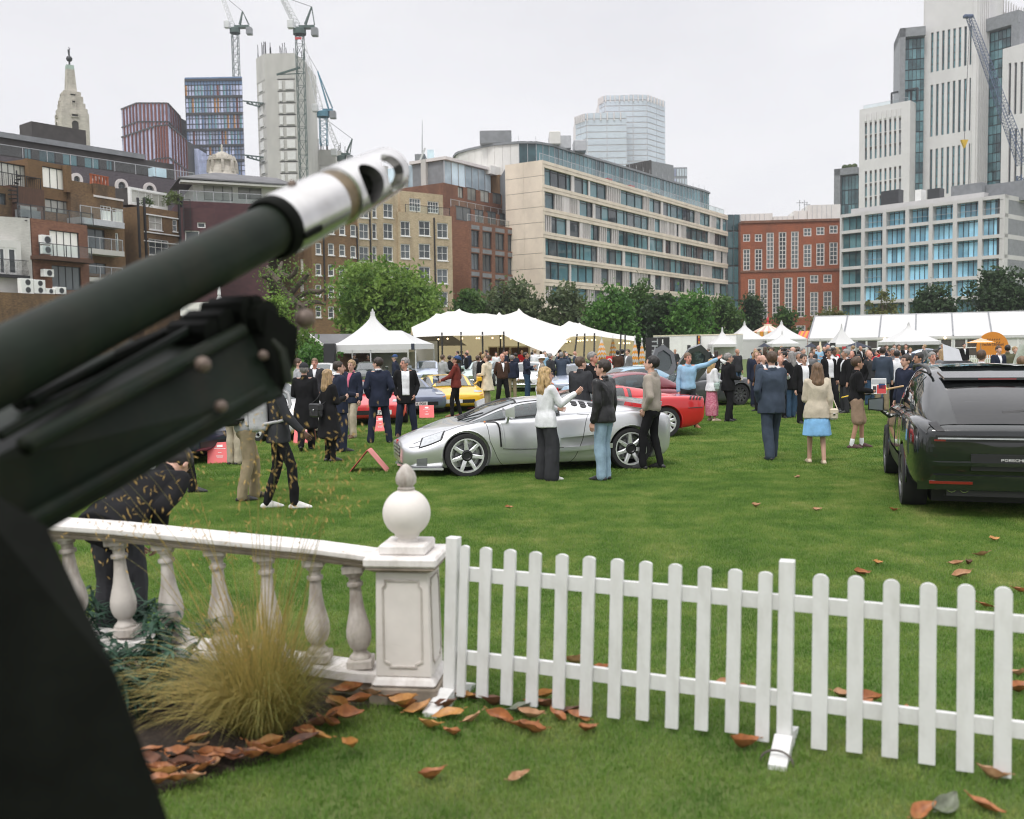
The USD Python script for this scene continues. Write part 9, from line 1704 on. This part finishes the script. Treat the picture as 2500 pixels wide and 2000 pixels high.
for ci, (x, y, lab, n) in enumerate(((345, 1790, 'dark blue-green spurge with narrow leaves left of the feather grass', 13), (285, 1680, 'blue-green spurge nearest the gun leg at the foot of the balustrade', 9), (405, 1735, 'smaller spurge between the balustrade and the feather grass', 8))):
 b = gnd(x, y); b = V(b[0], b[1], .05); T = Thing('spurge_plant', lab, 'plant', b); ms, ss = [], []
 for s_ in range(n):
  a = g.uniform(0, 2 * PI); tip = b + V(math.cos(a) * g.uniform(.08, .36), math.sin(a) * g.uniform(.06, .26), g.uniform(.22, .55)); ss.append(tube([b, (b + tip) / 2 + V(0, 0, .05), tip], .005, 5))
  for k in range(34):
   tt = g.uniform(.35, 1); q = b + (tip - b) * tt + V(0, 0, .05 * math.sin(PI * tt)); an = k * 2.4; d = V(math.cos(an), math.sin(an), g.uniform(-.45, .55)); d /= np.linalg.norm(d); L = g.uniform(.09, .16); sdv = np.cross(d, V(0, 0, 1)); sdv /= np.linalg.norm(sdv); pts = q + np.outer(np.linspace(0, 1, 5), d * L) + np.outer(np.linspace(0, 1, 5) ** 2, V(0, 0, -.035)); ms.append(ribbon(pts, .011, sdv))
 T.part('leaf_whorls', merge(*ms), 'spurge_leaf', kind='stuff'); T.part('stem', merge(*ss), 'spurge_leaf')
for k_, a, b in (('rust', (.42, .165, .055), (.20, .07, .026)), ('amber', (.52, .27, .08), (.32, .14, .04)), ('brown', (.17, .07, .035), (.075, .032, .02)), ('pale', (.46, .27, .15), (.30, .15, .07)), ('greygreen', (.17, .19, .13), (.09, .10, .07))): mat('leaf_' + k_, a, .5, col2=b, scale=28, detail=5.0, bump=.001, bscale=120)
def fallen(px, py, L, col, rot, curl, lab, z=0.02):
 p = gnd(px, py, z); g = np.random.default_rng(int(px * 7 + py)); n, m = 9, 5; wf, bd = g.uniform(.14, .25), g.uniform(-.5, .5); v, f = [], []
 for i in range(n):
  t = i / (n - 1); w = L * wf * math.sin(PI * t ** .85) ** .8 + .0012
  for j in range(m): s = (j / (m - 1) - .5) * 2; v.append([(t - .5) * L, s * w + bd * L * (t - .5) ** 2, curl * L * (abs(s) ** 1.6 * .22 * math.sin(PI * t) + (t - .5) ** 2 * .9) + .004 * math.sin(9 * t + 4 * s) + .012 * g.normal() * .15 - (0.003 if j == 2 else 0)])
 for i in range(n - 1):
  for j in range(m - 1): k = i * m + j; f.append([k, k + m, k + m + 1, k + 1])
 v = np.array(v); f = np.array(f); st_ = tube([(-L * .5, 0, curl * L * .22), (-L * .62, .004, curl * L * .22 + .004)], .0022, 4); v, f = merge((v, f), st_)
 Rm = rotz(rot) @ rotx(g.uniform(-.45, .45)) @ roty(g.uniform(-.25, .25)); v = v @ Rm.T; v = v - [0, 0, v[:, 2].min()]; single('fallen_leaf', (v + p, f), 'leaf_' + col, lab, 'leaf', group='fallen magnolia leaves on the grass', smooth=50)
CNM = dict(rust='rust-orange', amber='amber yellow', brown='dark brown', pale='pale tan', greygreen='grey-green')
def zone(x, y):
 if x < 700: return 'at the foot of the feather grass clump' if x > 480 else 'in the heap between the gun and the feather grass'
 if y < 1500 and x < 1500: return 'far out on the lawn below the silver car' if y < 1300 else 'behind the left fence panel'
 if y < 1340: return 'on the open lawn left of the black car'
 if x < 1000: return 'in the drift below the stone pier'
 if x < 1480 and y < 1830: return 'in the scatter before the left fence panel'
 if x < 1480: return 'alone on the near grass at the bottom'
 if y > 1850: return 'at the bottom right under the fence end'
 return 'seen through the right fence panel' if y > 1500 else 'on the lawn beyond the right fence panel'
LV = [(cF, [(205, 1270, 'rust'), (265, 1290, 'amber'), (320, 1372, 'amber'), (440, 1410, 'rust'), (420, 1312, 'amber'), (550, 1337, 'pale'), (480, 1218, 'amber'), (400, 1272, 'brown'), (570, 1222, 'brown'), (672, 1257, 'brown'), (700, 1335, 'rust'), (810, 1290, 'greygreen'), (880, 1245, 'rust'), (850, 1322, 'pale'), (950, 1265, 'brown'), (925, 1215, 'amber'), (815, 1377, 'rust'), (870, 1400, 'rust'), (1000, 1330, 'rust'), (1110, 1322, 'rust'), (1060, 1300, 'brown'), (1145, 1392, 'rust'), (1090, 1035, 'pale'), (1225, 1072, 'rust'), (330, 1645, 'rust'), (785, 1637, 'pale'), (735, 216, 'rust'), (150, 1215, 'rust'), (45, 1150, 'brown'), (40, 1205, 'rust')]),
 (cH, [(1790, 47, 'amber'), (1715, 140, 'pale'), (1565, 195, 'pale'), (1635, 193, 'brown'), (1090, 190, 'amber'), (980, 250, 'rust'), (1590, 268, 'pale'), (1950, 360, 'rust'), (1740, 447, 'rust'), (170, 938, 'pale'), (285, 970, 'rust'), (470, 1022, 'rust'), (875, 992, 'pale'), (1030, 1018, 'rust'), (995, 1062, 'rust'), (1260, 1117, 'rust'), (1940, 860, 'pale'), (1945, 962, 'rust'), (280, 1298, 'rust'), (1780, 1482, 'pale'), (1350, 1692, 'rust'), (1500, 1662, 'greygreen'), (1740, 1662, 'rust')]),
 (lambda x, y: (1700 + x / 2.695, 740 + y / 2.695), [(670, 1150, 'pale'), (390, 1342, 'pale'), (795, 1365, 'pale'), (1300, 1369, 'rust')]),
 (cG, [(915, 1365, 'amber'), (830, 1430, 'rust'), (980, 1425, 'rust'), (1000, 1478, 'pale'), (940, 1500, 'rust'), (865, 1480, 'brown'), (820, 1550, 'rust'), (740, 1562, 'rust'), (780, 1525, 'amber'), (890, 1545, 'pale'), (960, 1470, 'brown'), (720, 1510, 'rust'), (700, 1465, 'brown'), (1010, 1450, 'rust'), (1180, 1440, 'rust'), (1310, 1420, 'rust'), (1480, 1345, 'amber'), (1620, 1255, 'rust'), (1130, 1442, 'brown'), (1270, 1392, 'amber'), (1350, 1402, 'rust'), (1440, 1332, 'rust'), (1500, 1290, 'brown'), (1570, 1250, 'rust'), (1600, 1212, 'amber'), (1640, 1132, 'rust'), (1720, 1092, 'rust'), (1740, 1150, 'pale'), (1850, 1163, 'rust'), (1890, 1195, 'amber'), (1645, 1392, 'amber'), (1690, 1180, 'rust'), (1560, 1205, 'pale'), (700, 1420, 'rust'), (760, 1500, 'rust'), (1060, 1440, 'rust'), (1195, 1415, 'rust'), (1410, 1370, 'brown'), (1540, 1285, 'rust'), (900, 1420, 'pale')])]
g = np.random.default_rng(33)
for cv, ls in LV:
 for i, (x, y, c) in enumerate(ls):
  px, py = cv(x, y); heap = cv is cG and i < 39; L = g.uniform(.13, .19) * (.8 if py < 1400 else 1); fl_ = g.uniform(.5, 1.4); big = 'large ' if L > .165 else 'small ' if L < .145 else ''; pose = 'curled' if fl_ > 1.05 else 'flat' if fl_ < .75 else 'cupped'
  fallen(px, py, L, c, g.uniform(-.9, .9) + (PI if g.random() < .5 else 0), fl_, f'{big}{pose} {CNM[c]} magnolia leaf {zone(px, py)}', .05 if heap else .018)
